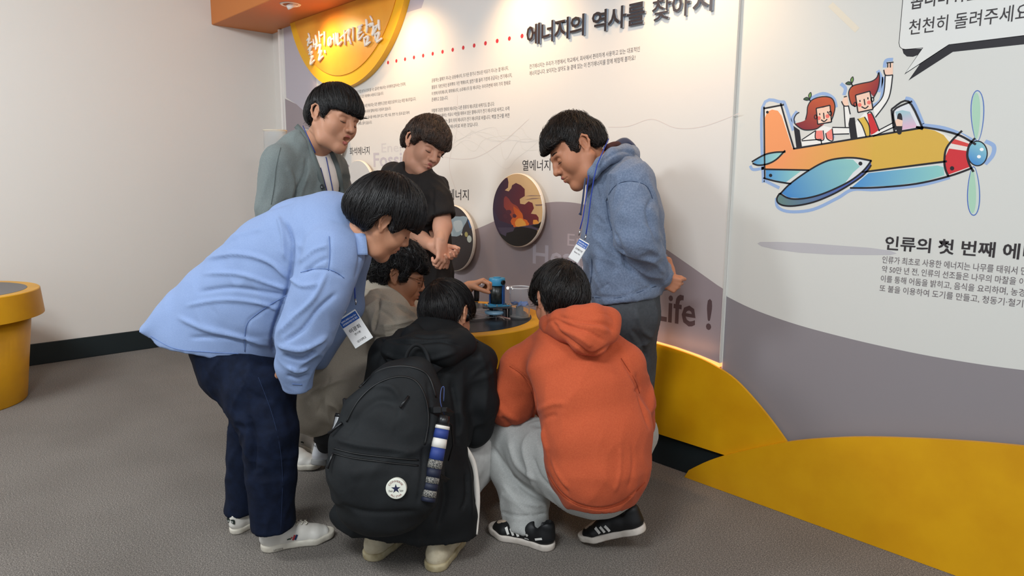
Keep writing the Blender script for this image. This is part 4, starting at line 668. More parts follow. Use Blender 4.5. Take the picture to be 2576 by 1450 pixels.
# ------------------------------------------------------------------ printed panels
def wpt(px, py, y): q = on_plane(px, py, 1, y); return (q[0], q[2])
def flat_mesh(name, polys, y, parent, th=0.0, mats=None, **kw):
    """polys = [(points (x, z), colour or (colour a, point a, colour b, point b))] as ink lying on the plane y"""
    V = []; F = []; C = []; lay = 0; last = None
    for pts, col in polys:
        if col != last: lay += 1; last = col
        yy = y-lay*0.00001
        n = len(V); tri = tessellate_polygon([[Vector((p[0], p[1], 0)) for p in pts]])
        for p in pts:
            V.append((p[0], yy, p[1]))
            if isinstance(col, tuple) and len(col) == 4:
                a, pa, b, pb = col; pa = np.array(pa); pb = np.array(pb); d = pb-pa; t = min(1, max(0, float((np.array(p)-pa)@d/(d@d))))
                ca, cb = srgb(a), srgb(b); C.append([ca[k]+(cb[k]-ca[k])*t for k in range(3)]+[1])
            else: C.append([*srgb(col), 1])
        for t in tri:
            a, b, c = (pts[i] for i in t); cr = (b[0]-a[0])*(c[1]-a[1])-(b[1]-a[1])*(c[0]-a[0])
            F.append(tuple(n+i for i in (t if cr > 0 else t[::-1])))
    me = mesh_np(name, V, F, mats or INK, False); at = me.color_attributes.new('ink', 'FLOAT_COLOR', 'POINT')
    at.data.foreach_set('color', np.array(C, np.float32).ravel()); return link(name, me, parent, **kw)
def stroke_poly(pts, w):
    pts = [np.array(p, float) for p in pts]; L = []; R = []; m = len(pts)
    for i, p in enumerate(pts):
        d = pts[min(i+1, m-1)]-pts[max(i-1, 0)]; d = d/(np.hypot(*d)+1e-9); nn = np.array([-d[1], d[0]])
        ww = (w[0]+(w[1]-w[0])*i/(m-1)) if isinstance(w, tuple) else w
        L.append(p+nn*ww/2); R.append(p-nn*ww/2)
    return [(L[i], L[i+1], R[i+1], R[i]) for i in range(m-1)]
def circle(c, r, n=28, r2=None): return [(c[0]+r*math.cos(2*math.pi*i/n), c[1]+(r2 or r)*math.sin(2*math.pi*i/n)) for i in range(n)]

panel_left = thing('printed_wall_panel', 'cream wall panel printed with purple-grey hills and energy texts', 'wall panel', (-3.5, YLP, 0.5))
arch_top_px = [(1400, 820), (1520, 835), (1637, 862), (1700, 880), (1760, 902), (1806, 926), (1850, 957), (1900, 1010), (1945, 1066), (1978, 1112)]
bot = [wpt(x, y, YLP) for x, y in [(1520, 828), (1637, 855), (1700, 873), (1760, 894), (1807, 914)]]
seam = [wpt(1862, 0, YLP), wpt(1808, 914, YLP)]; xs = (seam[0][0]+seam[1][0])/2
PL = [(-5.62, 0.50), (-2.35, 0.50), (-2.25, 0.66)]+bot[1:-1]+[(xs, bot[-1][1]), (xs, 2.53), (-5.62, 2.53)]
def prism(name, pts, y0, y1, m, parent=None, **kw):
    """outline (x, z) extruded from y0 (front) back to y1"""
    n = len(pts); V = [(p[0], y0, p[1]) for p in pts]+[(p[0], y1, p[1]) for p in pts]
    F = []
    for t in tessellate_polygon([[Vector((p[0], p[1], 0)) for p in pts]]):
        a, b, c = (pts[i] for i in t); cr = (b[0]-a[0])*(c[1]-a[1])-(b[1]-a[1])*(c[0]-a[0]); t = t if cr > 0 else t[::-1]
        F.append(tuple(t)); F.append(tuple(i+n for i in t[::-1]))
    ar = sum(pts[i][0]*pts[(i+1) % n][1]-pts[(i+1) % n][0]*pts[i][1] for i in range(n))
    for i in range(n):
        j = (i+1) % n; q = (i, i+n, j+n, j); F.append(q if ar > 0 else q[::-1])
    return MB().add(V, F).build(name, m, parent, **kw)
prism('board', PL, YLP, YW-0.001, M_panelL, panel_left)
panel_right = thing('printed_wall_panel', 'grey-white wall panel printed with an aeroplane drawing and speech bubble', 'wall panel', (-0.2, YRP, 0.2))
prism('board', [(xs+0.001, 0.02), (1.9, 0.02), (1.9, 2.53), (xs+0.001, 2.53)], YRP, YW-0.001, M_panelR, panel_right)
MB().box((xs, YLP-0.001, 1.55), (0.0025, 0.003, 1.96)).build('edge_strip', M_panelR, panel_left)
MB().box((-5.625, YLP+0.005, 1.5), (0.03, 0.05, 2.05)).build('edge_strip', M_white, panel_left)

L = lambda pts: [wpt(x, y, YLP-0.001) for x, y in pts]
Rr = lambda pts: [wpt(x, y, YRP-0.001) for x, y in pts]
hill = [(900, 440), (930, 482), (990, 555), (1080, 603), (1140, 597), (1194, 578), (1243, 557), (1290, 535), (1330, 520), (1370, 511), (1410, 508), (1460, 513), (1520, 530), (1580, 562), (1668, 622), (1740, 672), (1817, 727)]
hl = catmull([(*p, 0) for p in hill], 4); hill = [(float(p[0]), float(p[1])) for p in hl]
HP = [wpt(x, y, YLP-0.001) for x, y in hill]; HP[-1] = (xs-0.001, HP[-1][1])
lf = [wpt(x, y, YLP-0.001) for x, y in [(719, 248), (745, 262), (768, 283), (820, 345), (877, 416)]]; lf[0] = (-5.6, lf[0][1])
inside = [(p[0], p[1]+0.002) for p in bot]
low = [(xs-0.001, bot[-1][1]+0.001)]+[(p[0], p[1]+0.001) for p in bot[1:-1][::-1]]+[(-2.25, 0.665), (-2.35, 0.505), (-5.6, 0.505)]
flat_mesh('hill_print', [(lf+HP+low, '#9d9195')], YLP-0.0002, panel_left, label='purple-grey hill print')
flat_mesh('sky_print', [(L([(713, 78), (720, 246), (745, 262), (768, 283), (800, 290), (795, 190), (800, 100), (1060, 20), (1080, -40), (713, -40)]), '#bab4bd')], YLP-0.0002, panel_left)
# faint looping line work behind the people
wl = []
for k in range(6):
    x0 = 1010+k*20; y0 = 330+random.uniform(-30, 60)
    pts = [(x0+i*46+random.uniform(-22, 22), y0+random.uniform(-45, 60)*math.sin(i*1.1+k)+i*4) for i in range(9)]
    c = catmull([(*p, 0) for p in pts], 5); wl += [(q, '#d6d2c'+'89abcd'[k]) for q in stroke_poly(L([(p[0], p[1]) for p in c]), 0.0022)]
for pts in ([(1530, 320), (1580, 318), (1640, 300), (1700, 322), (1770, 318), (1860, 285)], [(1020, 300), (1080, 380), (1180, 400), (1260, 360), (1330, 300)], [(1150, 240), (1148, 330), (1130, 420), (1160, 510)]):
    c = catmull([(*p, 0) for p in pts], 6); wl += [(q, '#d6cac4') for q in stroke_poly(L([(p[0], p[1]) for p in c]), 0.0028)]
flat_mesh('line_print', wl, YLP-0.00035, panel_left, kind='stuff')

# lettering -----------------------------------------------------------
def _inside(p, l):
    c = False; m = len(l)
    for i in range(m):
        a, b = l[i], l[(i+1) % m]
        if (a[1] > p[1]) != (b[1] > p[1]) and p[0] < (b[0]-a[0])*(p[1]-a[1])/(b[1]-a[1])+a[0]: c = not c
    return c
def glyph_tris(ch, bold):
    if (ch, bold) in GL: return GL[(ch, bold)]
    loops = GL[ch][1]; V = []; F = []; dep = [sum(_inside(l[0], o) for o in loops if o is not l) for l in loops]; out = []
    for l, d in zip(loops, dep):
        m = len(l); ar = sum(l[i][0]*l[(i+1) % m][1]-l[(i+1) % m][0]*l[i][1] for i in range(m)); sgn = (1 if ar > 0 else -1)*(1 if d % 2 == 0 else -1); q = []
        for i in range(m):
            p0, p1, p2 = (np.array(l[(i+k) % m]) for k in (-1, 0, 1)); d1 = p1-p0; d2 = p2-p1; d1 = d1/(np.hypot(*d1)+1e-9); d2 = d2/(np.hypot(*d2)+1e-9)
            n_ = np.array([d1[1]+d2[1], -d1[0]-d2[0]]); n_ = n_/(np.hypot(*n_)+1e-9); q.append(tuple(p1+n_*bold*sgn*1.15))
        out.append(q)
    for i, d in enumerate(dep):
        if d % 2: continue
        grp = [i]+[j for j in range(len(loops)) if dep[j] == d+1 and _inside(loops[j][0], loops[i])]
        n = len(V); tri = tessellate_polygon([[Vector((p[0], p[1], 0)) for p in out[j]] for j in grp])
        for j in grp: V += out[j]
        for t in tri:
            a, b, c = (V[n+k] for k in t); cr = (b[0]-a[0])*(c[1]-a[1])-(b[1]-a[1])*(c[0]-a[0]); F.append(tuple(n+k for k in (t if cr > 0 else t[::-1])))
    GL[(ch, bold)] = (V, F); return V, F
def glyphs(body, bold=0.0, res=2):
    x = 0.0; V = []; F = []
    for ch in body:
        if ch == ' ' or ch not in GL: x += 0.26; continue
        v, f = glyph_tris(ch, bold); n = len(V); V += [(p[0]+x, p[1], 0.0) for p in v]; F += [tuple(i+n for i in t) for t in f]; x += GL[ch][0]
    return V, F
def lettering(body, px0, px1, pyb, hpx, y, col, parent, bold=0.0, name='lettering', label=None, raised=0.0, side=None, shear=0.0, pyb_end=None, res=2):
    """body set on a wall plane y: starts at pixel px0, ends at px1, baseline through (px0, pyb), glyph height hpx"""
    GV, GF = glyphs(body, bold); co = np.array(GV); n = len(co)
    a = wpt(px0, pyb, y); b = wpt(px1, pyb, y); top = wpt(px0, pyb-hpx, y)
    w = co[:, 0].max()-co[:, 0].min(); h = co[:, 1].max()-co[:, 1].min()
    X = a[0]+(co[:, 0]-co[:, 0].min())/w*(b[0]-a[0]); Z = a[1]+(co[:, 1]-co[:, 1].min())/h*(top[1]-a[1]); X = X+shear*(Z-a[1])
    V = [(X[i], y-raised, Z[i]) for i in range(n)]; F = list(GF); mi = [0]*len(F)
    if raised > 0:
        ed = {(f[i], f[(i+1) % 3]) for f in F for i in range(3)}; V += [(v[0], y-0.0005, v[2]) for v in V]
        for (p_, q_) in ed:
            if (q_, p_) not in ed: F.append((q_, p_, p_+n, q_+n)); mi.append(1)
    return link(name, mesh_np(name, V, F, [col, side or col], False, mi), parent, label)
K1 = mat('ink_dark', '#2c2628', rough=0.5); K2 = mat('ink_grey', '#6b6366', rough=0.5); K3 = mat('ink_brown', '#5a474a', rough=0.5)
K4 = mat('ink_lilac', '#b5adb6', rough=0.5); K5 = mat('ink_mauve', '#b9aaaf', rough=0.5); K6 = mat('ink_pale', '#d0cbca', rough=0.5); K7 = mat('ink_text', '#57504f', rough=0.5)
yl = YLP-0.0005; yr = YRP-0.0012
lettering('Life !', 1645, 1790, 806, 74, yl, K3, panel_left, bold=0.018)
lettering('Heat', 1340, 1470, 664, 50, yl, K4, panel_left, bold=0.018)
lettering('Energy', 1427, 1560, 628, 40, yl, K5, panel_left)
lettering('Energy', 960, 1046, 391, 30, yl, K6, panel_left)
lettering('Fossil', 940, 1020, 421, 36, yl, mat('ink_faint', '#c3bcc2'), panel_left, bold=0.018)
lettering('Kinetic', 830, 938, 660, 44, yl, K4, panel_left, bold=0.02)
lettering('화석에너지', 880, 930, 391, 20, yl, K1, panel_left, bold=0.005)
lettering('운동에너지', 1092, 1179, 501, 26, yl, K1, panel_left, bold=0.005)
lettering('열에너지', 1314, 1384, 430, 27, yl, K1, panel_left, bold=0.005)
lettering('태양에너지', 795, 838, 280, 17, yl, K1, panel_left, bold=0.005)
for s_, a, b, yb, h in [('우리가 직접 보거나 만져 볼 수는 없지만 에너지는 우리에게 없어서는 안되며,', 890, 1021, 237, 8.5), ('생활의 거의 모든 부분에서 사용되고 있습니다.', 890, 965, 250, 8),
        ('우리에게 가장 친숙한 에너지는 모든 생명의 근원인 태양으로부터 오는 태양 에너지입니다.', 891, 1047, 274, 8.5), ('태양 에너지는 빛에너지와 열에너지로 구성되어 있습니다.', 891, 984, 288, 8),
        ('에너지는 우리가 먹는 음식물 속에도 들어 있고, 석탄, 석유, 천연 가스 등과 같은 화석', 892, 1030, 303, 8), ('연료 속에도 들어 있습니다.', 892, 936, 316, 8),
        ('운동하는 물체가 지니는 운동에너지, 뜨거운 증기나 연소된 석유가 지니는 열 에너지,', 1086, 1279, 208, 10), ('물질의 기본단위인 원자핵이 가진 핵에너지, 발전기를 돌려 가정에 공급되는 전기에너지,', 1086, 1288, 225, 10),
        ('이 밖에 위치에너지, 화학에너지, 소리에너지 등 에너지는 우리주변에 여러 가지 형태로', 1086, 1284, 241, 10), ('존재하고 있습니다.', 1086, 1127, 256, 10),
        ('이렇게 다양한 형태의 에너지는 다른 종류의 에너지로 바뀌기도 합니다.', 1086, 1244, 284, 10), ('화력 발전소에서는 석유나 석탄을 태워서 얻은 열에너지가 전기 에너지로 바뀌고, 수력', 1086, 1281, 298, 10),
        ('발전소는 떨어지는 물의 위치 에너지가 전기 에너지로 바뀝니다. 백열 전구를 켜면', 1086, 1281, 313, 10), ('전기 에너지가 빛에너지로 바뀐 것입니다.', 1086, 1203, 327, 9.5),
        ('전기에너지는 우리가 가정에서, 학교에서, 회사에서 편리하게 사용하고 있는 대표적인', 1332, 1608, 174, 12), ('에너지입니다. 보이지는 않아도 늘 곁에 있는 이 전기에너지를 함께 체험해 볼까요?', 1332, 1597, 191, 12)]:
    lettering(s_, a, b, yb, h, yl, K7, panel_left, res=1)
# raised title, one piece a syllable
M_tf = mat('title_face', '#2e2324', rough=0.3); M_ts = mat('title_side', '#8fa0b4', rough=0.5)
TX = [(1328, 1362), (1366, 1395), (1398, 1434), (1437, 1473), (1492, 1529), (1532, 1578), (1580, 1625), (1643, 1690), (1693, 1738), (1745, 1795)]
for ch, (a, b) in zip('에너지의역사를찾아지', TX):
    yb = 117-(a-1328)*0.192; hh = 52+(a-1328)*0.014
    if ch in '사지아': yb += 0
    o = lettering(ch, a, b, yb, hh, YLP-0.001, M_tf, panel_left, bold=0.008 if ch == '찾' else 0.02, name='title_letter', raised=0.012, side=M_ts)
# dotted red line
for k in range(15):
    a = wpt(955+0.5, 161.5, YLP-0.001); b = wpt(1313, 90.7, YLP-0.001); f_ = k/14
    c = (a[0]+(b[0]-a[0])*f_, a[1]+(b[1]-a[1])*f_)
    flat_mesh('red_dot', [(circle(c, 0.0115, 20), '#c2303a')], YLP-0.0005, panel_left)

# right panel prints --------------------------------------------------
cur = catmull([(*p, 0) for p in [(1818, 741), (1891, 777), (1988, 812), (2091, 841), (2225, 873), (2377, 903), (2576, 932), (2900, 965)]], 5)
RP = Rr([(p[0], p[1]) for p in cur]); RP[0] = (xs+0.005, RP[0][1])
flat_mesh('hill_print', [(RP+[(1.88, RP[-1][1]), (1.88, 0.03), (xs+0.005, 0.03)], '#8b8588')], YRP-0.0002, panel_right, label='grey hill print')
sc_ = wpt(2080, 625, YRP); flat_mesh('shadow_print', [(Rr([(1905, 613), (1912, 609), (1960, 609), (2030, 612), (2110, 618), (2190, 624), (2240, 631), (2256, 638), (2240, 642), (2170, 642), (2090, 641), (2010, 636), (1950, 628), (1915, 620)]), '#bab8bb')], YRP-0.0003, panel_right)
flat_mesh('stripe_print', [(Rr([(2095, 5), (2162, 70), (2151, 82), (2083, 17)]), '#ded6c4')], YRP-0.0004, panel_right, label='pale cream slanted strip')
A_ = lambda pts: Rr([(1860+u/2.589, v/2.589) for u, v in pts])
def As(pts, n=5, closed=False): return A_([(float(p[0]), float(p[1])) for p in catmull([(*q, 0) for q in pts], n, closed)])
lettering('톱니바퀴를', 2290, 2459, 25, 40, yr, K1, panel_right, bold=0.012)
lettering('천천히 돌려주세요', 2285, 2585, 89, 38, yr, K1, panel_right, bold=0.004)
lettering('인류의 첫 번째 에너지', 2225, 2668, 629, 36, yr, K1, panel_right, bold=0.022)
for s_, a, b, yb in [('인류가 최초로 사용한 에너지는 나무를 태워서 만든 불입니다.', 2219, 2700, 662), ('약 50만 년 전, 인류의 선조들은 나무의 마찰을 이용하여 불을', 2218, 2690, 686),
                     ('이를 통해 어둠을 밝히고, 음식을 요리하며, 농경과 목축을', 2215, 2672, 710), ('또 불을 이용하여 도기를 만들고, 청동기·철기 문명을', 2212, 2650, 734)]:
    lettering(s_, a, b, yb, 18, yr, K2, panel_right)

# the drawn aeroplane: flat print, colour shapes then black pen lines --
BK = '#1d1a20'
pl_ = []
def fill(pts, col, smooth=0, closed=True):
    q = As(pts, smooth, closed) if smooth else A_(pts)
    if isinstance(col, tuple): col = (col[0], A_([col[1]])[0], col[2], A_([col[3]])[0])
    pl_.append((q, col))
def pen(pts, w=0.0065, col=BK, n=5):
    q = As(pts, n) if len(pts) > 2 else A_(pts)
    for s4 in stroke_poly(q, w): pl_.append((list(s4), col))
LB = '#94aed6'
for pts in ([(155, 1190), (150, 700), (270, 665), (300, 690), (350, 850)], [(70, 1080), (90, 1105), (160, 1095)], [(240, 1290), (250, 1350), (330, 1380), (480, 1365), (640, 1290), (740, 1235), (900, 1235), (1180, 1205), (1370, 1155)],
            [(160, 1175), (260, 1225)], [(1190, 815), (1330, 835), (1450, 880), (1530, 925)], [(360, 800), (345, 770), (375, 725)], [(450, 650), (540, 610), (610, 640), (630, 700)],
            [(660, 545), (690, 575), (680, 620)], [(945, 440), (955, 395), (1000, 388)], [(870, 690), (925, 640), (940, 500)], [(1080, 640), (1130, 665), (1195, 810)], [(1600, 920), (1655, 950), (1650, 1010), (1600, 1070)], [(900, 460), (925, 520), (905, 600)], [(720, 850), (610, 860), (610, 900)]):
    pen(pts, 0.012, LB)
fill([(165, 705), (270, 685), (352, 968), (1195, 832), (1290, 850), (1370, 890), (1440, 930), (1350, 1050), (850, 1118), (455, 1108), (168, 1102)], '#e8e2d8')
fill([(168, 1100), (165, 770), (180, 730), (212, 714), (250, 722), (275, 755), (345, 965), (352, 968), (700, 912), (700, 1115), (455, 1107)], '#ee9a62')
fill([(352, 968), (900, 880), (900, 1112), (455, 1107), (250, 1100)], ('#ee9a62', (300, 1000), '#d6ad48', (760, 1000)))
fill([(880, 883), (1195, 835), (1270, 850), (1330, 880), (1370, 930), (1345, 1050), (850, 1118)], '#d6ad48')
fill([(170, 1106), (455, 1110), (800, 1125), (1338, 1064), (1360, 1138), (1200, 1188), (1000, 1212), (730, 1224), (340, 1198), (172, 1166)], '#d7d9d6')
fill([(172, 1108), (400, 1115), (300, 1190), (172, 1160)], ('#4f92cc', (175, 1150), '#90ccc4', (390, 1115)))
fill([(730, 1222), (840, 1128), (1290, 1078), (1330, 1090), (1335, 1142), (1200, 1184), (1000, 1210)], ('#4a8ccc', (760, 1180), '#8ecac2', (1300, 1110)))
fill([(85, 1065), (160, 1012), (230, 993), (296, 990), (245, 1035), (190, 1066), (125, 1076)], ('#4f92c8', (90, 1070), '#9bd0c8', (240, 1010)), 3)
# nose, spinner, blades
fill([(1440, 868), (1370, 930), (1335, 1010), (1337, 1085), (1360, 1145), (1500, 1095), (1512, 1075), (1484, 1010), (1498, 945), (1535, 938), (1490, 900)], '#e6dcd4')
fill([(1365, 968), (1488, 985), (1484, 1030), (1508, 1085), (1362, 1138), (1340, 1085), (1337, 1030)], '#cf2f36')
fill([(1398, 905), (1500, 938), (1490, 958), (1378, 935)], '#d5443f')
for cx, cy, rx, ry in ((1550, 755, 44, 168), (1525, 1245, 42, 162)):
    fill([(cx+rx*math.cos(a)*(1-0.25*math.sin(a)*(1 if cy < 1000 else -1)), cy+ry*math.sin(a)) for a in [i*math.pi/16 for i in range(32)]], '#4f70b8')
    fill([(cx+(rx-7)*math.cos(a)*(1-0.25*math.sin(a)*(1 if cy < 1000 else -1)), cy+(ry-7)*math.sin(a)) for a in [i*math.pi/16 for i in range(32)]], '#c9d4cb')
    fill([(cx-8+(rx-18)*math.cos(a)*(1-0.25*math.sin(a)*(1 if cy < 1000 else -1)), cy+(ry-16)*math.sin(a)) for a in [i*math.pi/16 for i in range(32)]], '#a9cfb6')
fill([(1550+68*math.cos(a), 1000+84*math.sin(a)) for a in [i*math.pi/16 for i in range(32)]], BK)
fill([(1550+60*math.cos(a), 1000+76*math.sin(a)) for a in [i*math.pi/16 for i in range(32)]], ('#3f86c8', (1500, 1060), '#8cc4cc', (1590, 950)))
fill([(1578+13*math.cos(a), 974+11*math.sin(a)) for a in [i*math.pi/8 for i in range(16)]], '#f4f4f2')
fill([(1560+13*math.cos(a), 1021+11*math.sin(a)) for a in [i*math.pi/8 for i in range(16)]], '#f4f4f2')
# big wing
fill([(265, 1262), (244, 1292), (252, 1322), (292, 1340), (365, 1341), (480, 1318), (600, 1270), (700, 1215), (790, 1155), (835, 1110), (858, 1078), (855, 1048), (600, 1150)], ('#64827c', (260, 1310), '#4d62ae', (700, 1180)))
fill([(265, 1260), (330, 1195), (450, 1110), (560, 1052), (660, 1030), (760, 1030), (857, 1048), (810, 1110), (720, 1180), (600, 1240), (500, 1277), (400, 1296), (320, 1292)], '#dcdfe0')
fill([(272, 1258), (335, 1196), (455, 1112), (560, 1055), (660, 1034), (740, 1040), (785, 1085), (740, 1125), (690, 1190), (600, 1238), (500, 1274), (400, 1292), (320, 1288)], ('#3f83c6', (300, 1280), '#8fc6c0', (720, 1060)))
# woman passenger
fill([(352, 820), (392, 848), (408, 965), (372, 970)], BK)
fill([(400, 915), (495, 850), (550, 820), (605, 835), (715, 830), (715, 872), (610, 878), (608, 930), (410, 950)], '#ecebe6')
fill([(440, 740), (446, 690), (475, 650), (540, 630), (600, 640), (622, 690), (612, 750), (560, 800), (520, 830), (440, 848), (390, 835), (362, 808), (400, 795), (430, 780)], ('#7e2230', (420, 840), '#c0562e', (540, 650)), 3)
fill([(500, 706), (545, 702), (588, 688), (598, 790), (510, 808)], '#f0cbb4')
fill([(496, 852), (540, 850), (548, 912), (497, 905)], '#ee8478'); fill([(562, 868), (604, 836), (609, 915), (572, 905)], '#ee8478')
for c in ((517, 770), (574, 757)): fill([(c[0]+13*math.cos(a), c[1]+13*math.sin(a)) for a in [i*math.pi/8 for i in range(16)]], '#ec7468')
# man pilot
fill([(705, 770), (750, 765), (772, 902), (725, 912)], BK)
fill([(755, 800), (815, 735), (870, 740), (905, 850), (1000, 800), (1010, 825), (870, 890), (770, 905)], '#ecebe6')
fill([(870, 705), (935, 625), (950, 490), (998, 490), (972, 640), (885, 765)], '#ecebe6'); fill([(680, 690), (710, 690), (722, 745), (706, 830), (690, 830)], '#ecebe6')
fill([(950, 487), (942, 455), (960, 445), (966, 412), (1000, 408), (999, 487)], '#f0cbb4'); fill([(668, 662), (682, 630), (704, 628), (712, 690), (682, 692)], '#f0cbb4')
fill([(770, 775), (815, 760), (845, 820), (850, 890), (826, 892), (800, 820)], '#d9b54a'); fill([(832, 742), (860, 738), (905, 850), (880, 868), (856, 880)], '#cc2b2e')
fill([(718, 650), (712, 600), (735, 562), (790, 545), (860, 530), (895, 505), (908, 478), (912, 525), (900, 585), (872, 630), (850, 600), (760, 622), (766, 690), (740, 690)], ('#8c2430', (890, 620), '#b8502c', (740, 570)))
fill([(756, 622), (848, 596), (868, 710), (772, 731)], '#f0cbb4')
for c in ((783, 684), (844, 668)): fill([(c[0]+13*math.cos(a), c[1]+13*math.sin(a)) for a in [i*math.pi/8 for i in range(16)]], '#ec7468')
# windscreen, joystick, sprouts
fill([(1005, 715), (1100, 672), (1185, 825), (1030, 855)], '#dcdfe4'); fill([(1015, 728), (1060, 718), (1110, 728), (1160, 828), (1060, 846), (1060, 770), (1030, 780)], ('#9fc4cc', (1080, 730), '#e0b4cc', (1100, 830)))
fill([(1028, 760), (1040, 738), (1056, 745), (1062, 790), (1055, 870), (1024, 862)], BK, 3); fill([(998, 800), (1030, 775), (1064, 785), (1060, 822), (1005, 822)], '#f0cbb4')
for x, y in ((458, 650), (732, 548)):
    fill([(x, y), (x-18, y-16), (x-40, y-4), (x-20, y+4)], '#3c5a3a', 3); fill([(x, y-5), (x-8, y-28), (x+6, y-48), (x+10, y-26)], '#6f9c4a', 3)
    pen([(x, y), (x+6, y+16)], 0.004); pen([(x, y), (x-18, y-16), (x-40, y-4), (x-20, y+4), (x, y)], 0.003); pen([(x, y-5), (x-8, y-28), (x+6, y-48), (x+10, y-26), (x, y-5)], 0.003)
for c, r in (((182, 731), 9), ((203, 1143), 11), ((788, 1066), 13), ((1385, 1097), 14)): fill([(c[0]+r*math.cos(a), c[1]+r*math.sin(a)) for a in [i*math.pi/8 for i in range(16)]], BK)
for p in ([(160, 695), (165, 1165)], [(155, 708), (290, 682)], [(268, 672), (310, 820), (356, 972)], [(350, 970), (1195, 832)], [(1150, 828), (1215, 832), (1330, 852), (1440, 885), (1540, 942)], [(168, 1103), (455, 1109)],
          [(800, 1122), (1352, 1051)], [(155, 1160), (240, 1182), (338, 1198)], [(720, 1225), (900, 1222), (1150, 1198), (1365, 1148), (1515, 1095)], [(1450, 852), (1385, 915), (1345, 975), (1335, 1050), (1342, 1105), (1362, 1150)],
          [(1535, 900), (1498, 945), (1484, 1010), (1498, 1070), (1525, 1120)], [(262, 1268), (330, 1198), (450, 1112), (560, 1053), (660, 1031), (760, 1030), (860, 1048)], [(860, 1045), (810, 1110), (720, 1180), (600, 1240), (500, 1277), (400, 1296), (320, 1292), (262, 1258)],
          [(262, 1260), (244, 1292), (252, 1322), (292, 1340), (365, 1341), (480, 1318), (600, 1270), (700, 1215), (790, 1155), (835, 1110), (858, 1075)], [(80, 1055), (160, 1010), (230, 993), (300, 990)], [(298, 980), (245, 1035), (190, 1066), (125, 1077), (85, 1064)],
          [(990, 712), (1100, 660), (1195, 840)], [(1125, 660), (1005, 722), (1022, 845)], [(990, 712), (1000, 800), (1010, 860)], [(1150, 828), (1195, 842)]): pen(p)
for p in ([(500, 706), (590, 686), (600, 795), (510, 810), (500, 706)], [(756, 620), (850, 594), (870, 712), (772, 733), (756, 620)]):
    for i in range(4): pen([p[i], p[i+1]], 0.0045)
for p in ([(362, 808), (356, 775), (370, 745), (390, 732)], [(362, 808), (400, 838), (440, 848), (500, 840), (535, 815)], [(430, 780), (440, 740), (446, 690), (475, 650), (540, 630), (600, 640), (622, 690), (612, 750), (598, 785)],
          [(718, 650), (712, 600), (735, 562), (790, 545), (860, 530), (895, 505), (908, 472), (912, 525), (900, 585), (872, 640)], [(718, 650), (730, 680), (755, 695)], [(870, 705), (935, 625), (950, 490)], [(998, 490), (972, 640), (885, 765)],
          [(940, 455), (952, 490), (1000, 488)], [(680, 690), (690, 830)], [(710, 690), (722, 745)], [(665, 660), (682, 690), (712, 690)], [(605, 830), (715, 832)], [(610, 875), (715, 872)], [(405, 912), (495, 852)], [(405, 918), (530, 908)], [(530, 905), (536, 940)],
          [(815, 762), (845, 820), (850, 890)], [(770, 775), (800, 820), (826, 892)], [(832, 742), (860, 735), (912, 855)], [(905, 850), (1000, 800)], [(870, 890), (1010, 826)], [(497, 850), (497, 905), (548, 912), (545, 850)], [(562, 868), (572, 905), (609, 915), (604, 836)],
          [(966, 412), (966, 440)], [(983, 410), (983, 440)], [(958, 410), (1004, 405)], [(680, 632), (700, 628)]): pen(p, 0.004)
for p in ([(548, 735), (552, 775)], [(812, 645), (818, 685)], [(532, 780), (552, 792), (572, 776)], [(795, 695), (820, 706), (840, 690)], [(522, 738), (524, 750)], [(574, 726), (576, 738)], [(784, 652), (786, 664)], [(836, 634), (838, 648)]): pen(p, 0.0042)
for c in ((497, 762), (592, 738), (754, 680), (866, 648)):
    pen([(c[0]+9*math.cos(a), c[1]+13*math.sin(a)) for a in [i*math.pi/5 for i in range(11)]], 0.0035, n=2)
flat_mesh('aeroplane_print', pl_, YRP-0.0003, panel_right, label='drawn yellow and blue propeller aeroplane with two passengers')
# speech bubble
pl_ = []
fill([(1060, 318), (1068, 348), (1090, 368), (1130, 370), (1162, 358), (1190, 318)], BK)
fill([(1170, 425), (1100, 525), (1390, 338), (1980, 275), (1980, 215), (1365, 292), (1180, 400)], BK)
fill([(1075, -160), (1037, 280), (1042, 305), (1056, 318), (1080, 324), (1190, 314), (1073, 486), (1365, 293), (1980, 218), (1980, -160)], BK)
fill([(1079, -156), (1041, 280), (1046, 303), (1058, 315), (1080, 320), (1197, 310), (1083, 474), (1363, 289), (1976, 214), (1976, -156)], '#dddeda')
flat_mesh('speech_bubble_print', pl_, YRP-0.0003, panel_right, label='white speech bubble with black shadow')

# ------------------------------------------------------------------ yellow boards and the lit strip
at_ = catmull([(*p, 0) for p in arch_top_px], 4); YA = 2.641
AT = [wpt(p[0], p[1], YA) for p in at_]
AT = [(-2.34, 0.40), (-2.29, 0.58)]+[p for p in AT if p[0] > -2.24]
arch = prism('yellow_arch_board', [(-2.36, 0.157)]+[(-1.1, 0.157), (AT[-1][0]+0.05, 0.2)]+AT[::-1], YA, YLP-0.0012, M_yellow)
tag(arch, 'yellow arched board on the wall right of the hooded man, behind the mound', 'wall board')
YM = 2.624; mt = catmull([(*p, 0) for p in [(1722, 1189), (1780, 1161), (1850, 1140), (1978, 1113), (2090, 1103), (2210, 1101), (2400, 1109), (2576, 1124), (2900, 1160)]], 4)
MT = [wpt(p[0], p[1], YM) for p in mt]; MT[0] = (MT[0][0], 0.001)
mound = prism('yellow_mound_board', [MT[0], (1.5, 0.001), (1.5, MT[-1][1])]+MT[::-1][:-1], YM, YA-0.0006, M_yellow)
tag(mound, 'low yellow mound board along the floor at the right', 'wall board')
ls = [np.array([p[0], 0, p[1]]) for p in ([(-2.6, 0.66)]+bot[:1]+bot[1:])]; ls = [(p[0], p[1]) for p in ([(-2.25, 0.66)]+bot[1:-1]+[(xs, bot[-1][1])])]
top = ls; botl = [(p[0], p[1]-0.017) for p in ls]
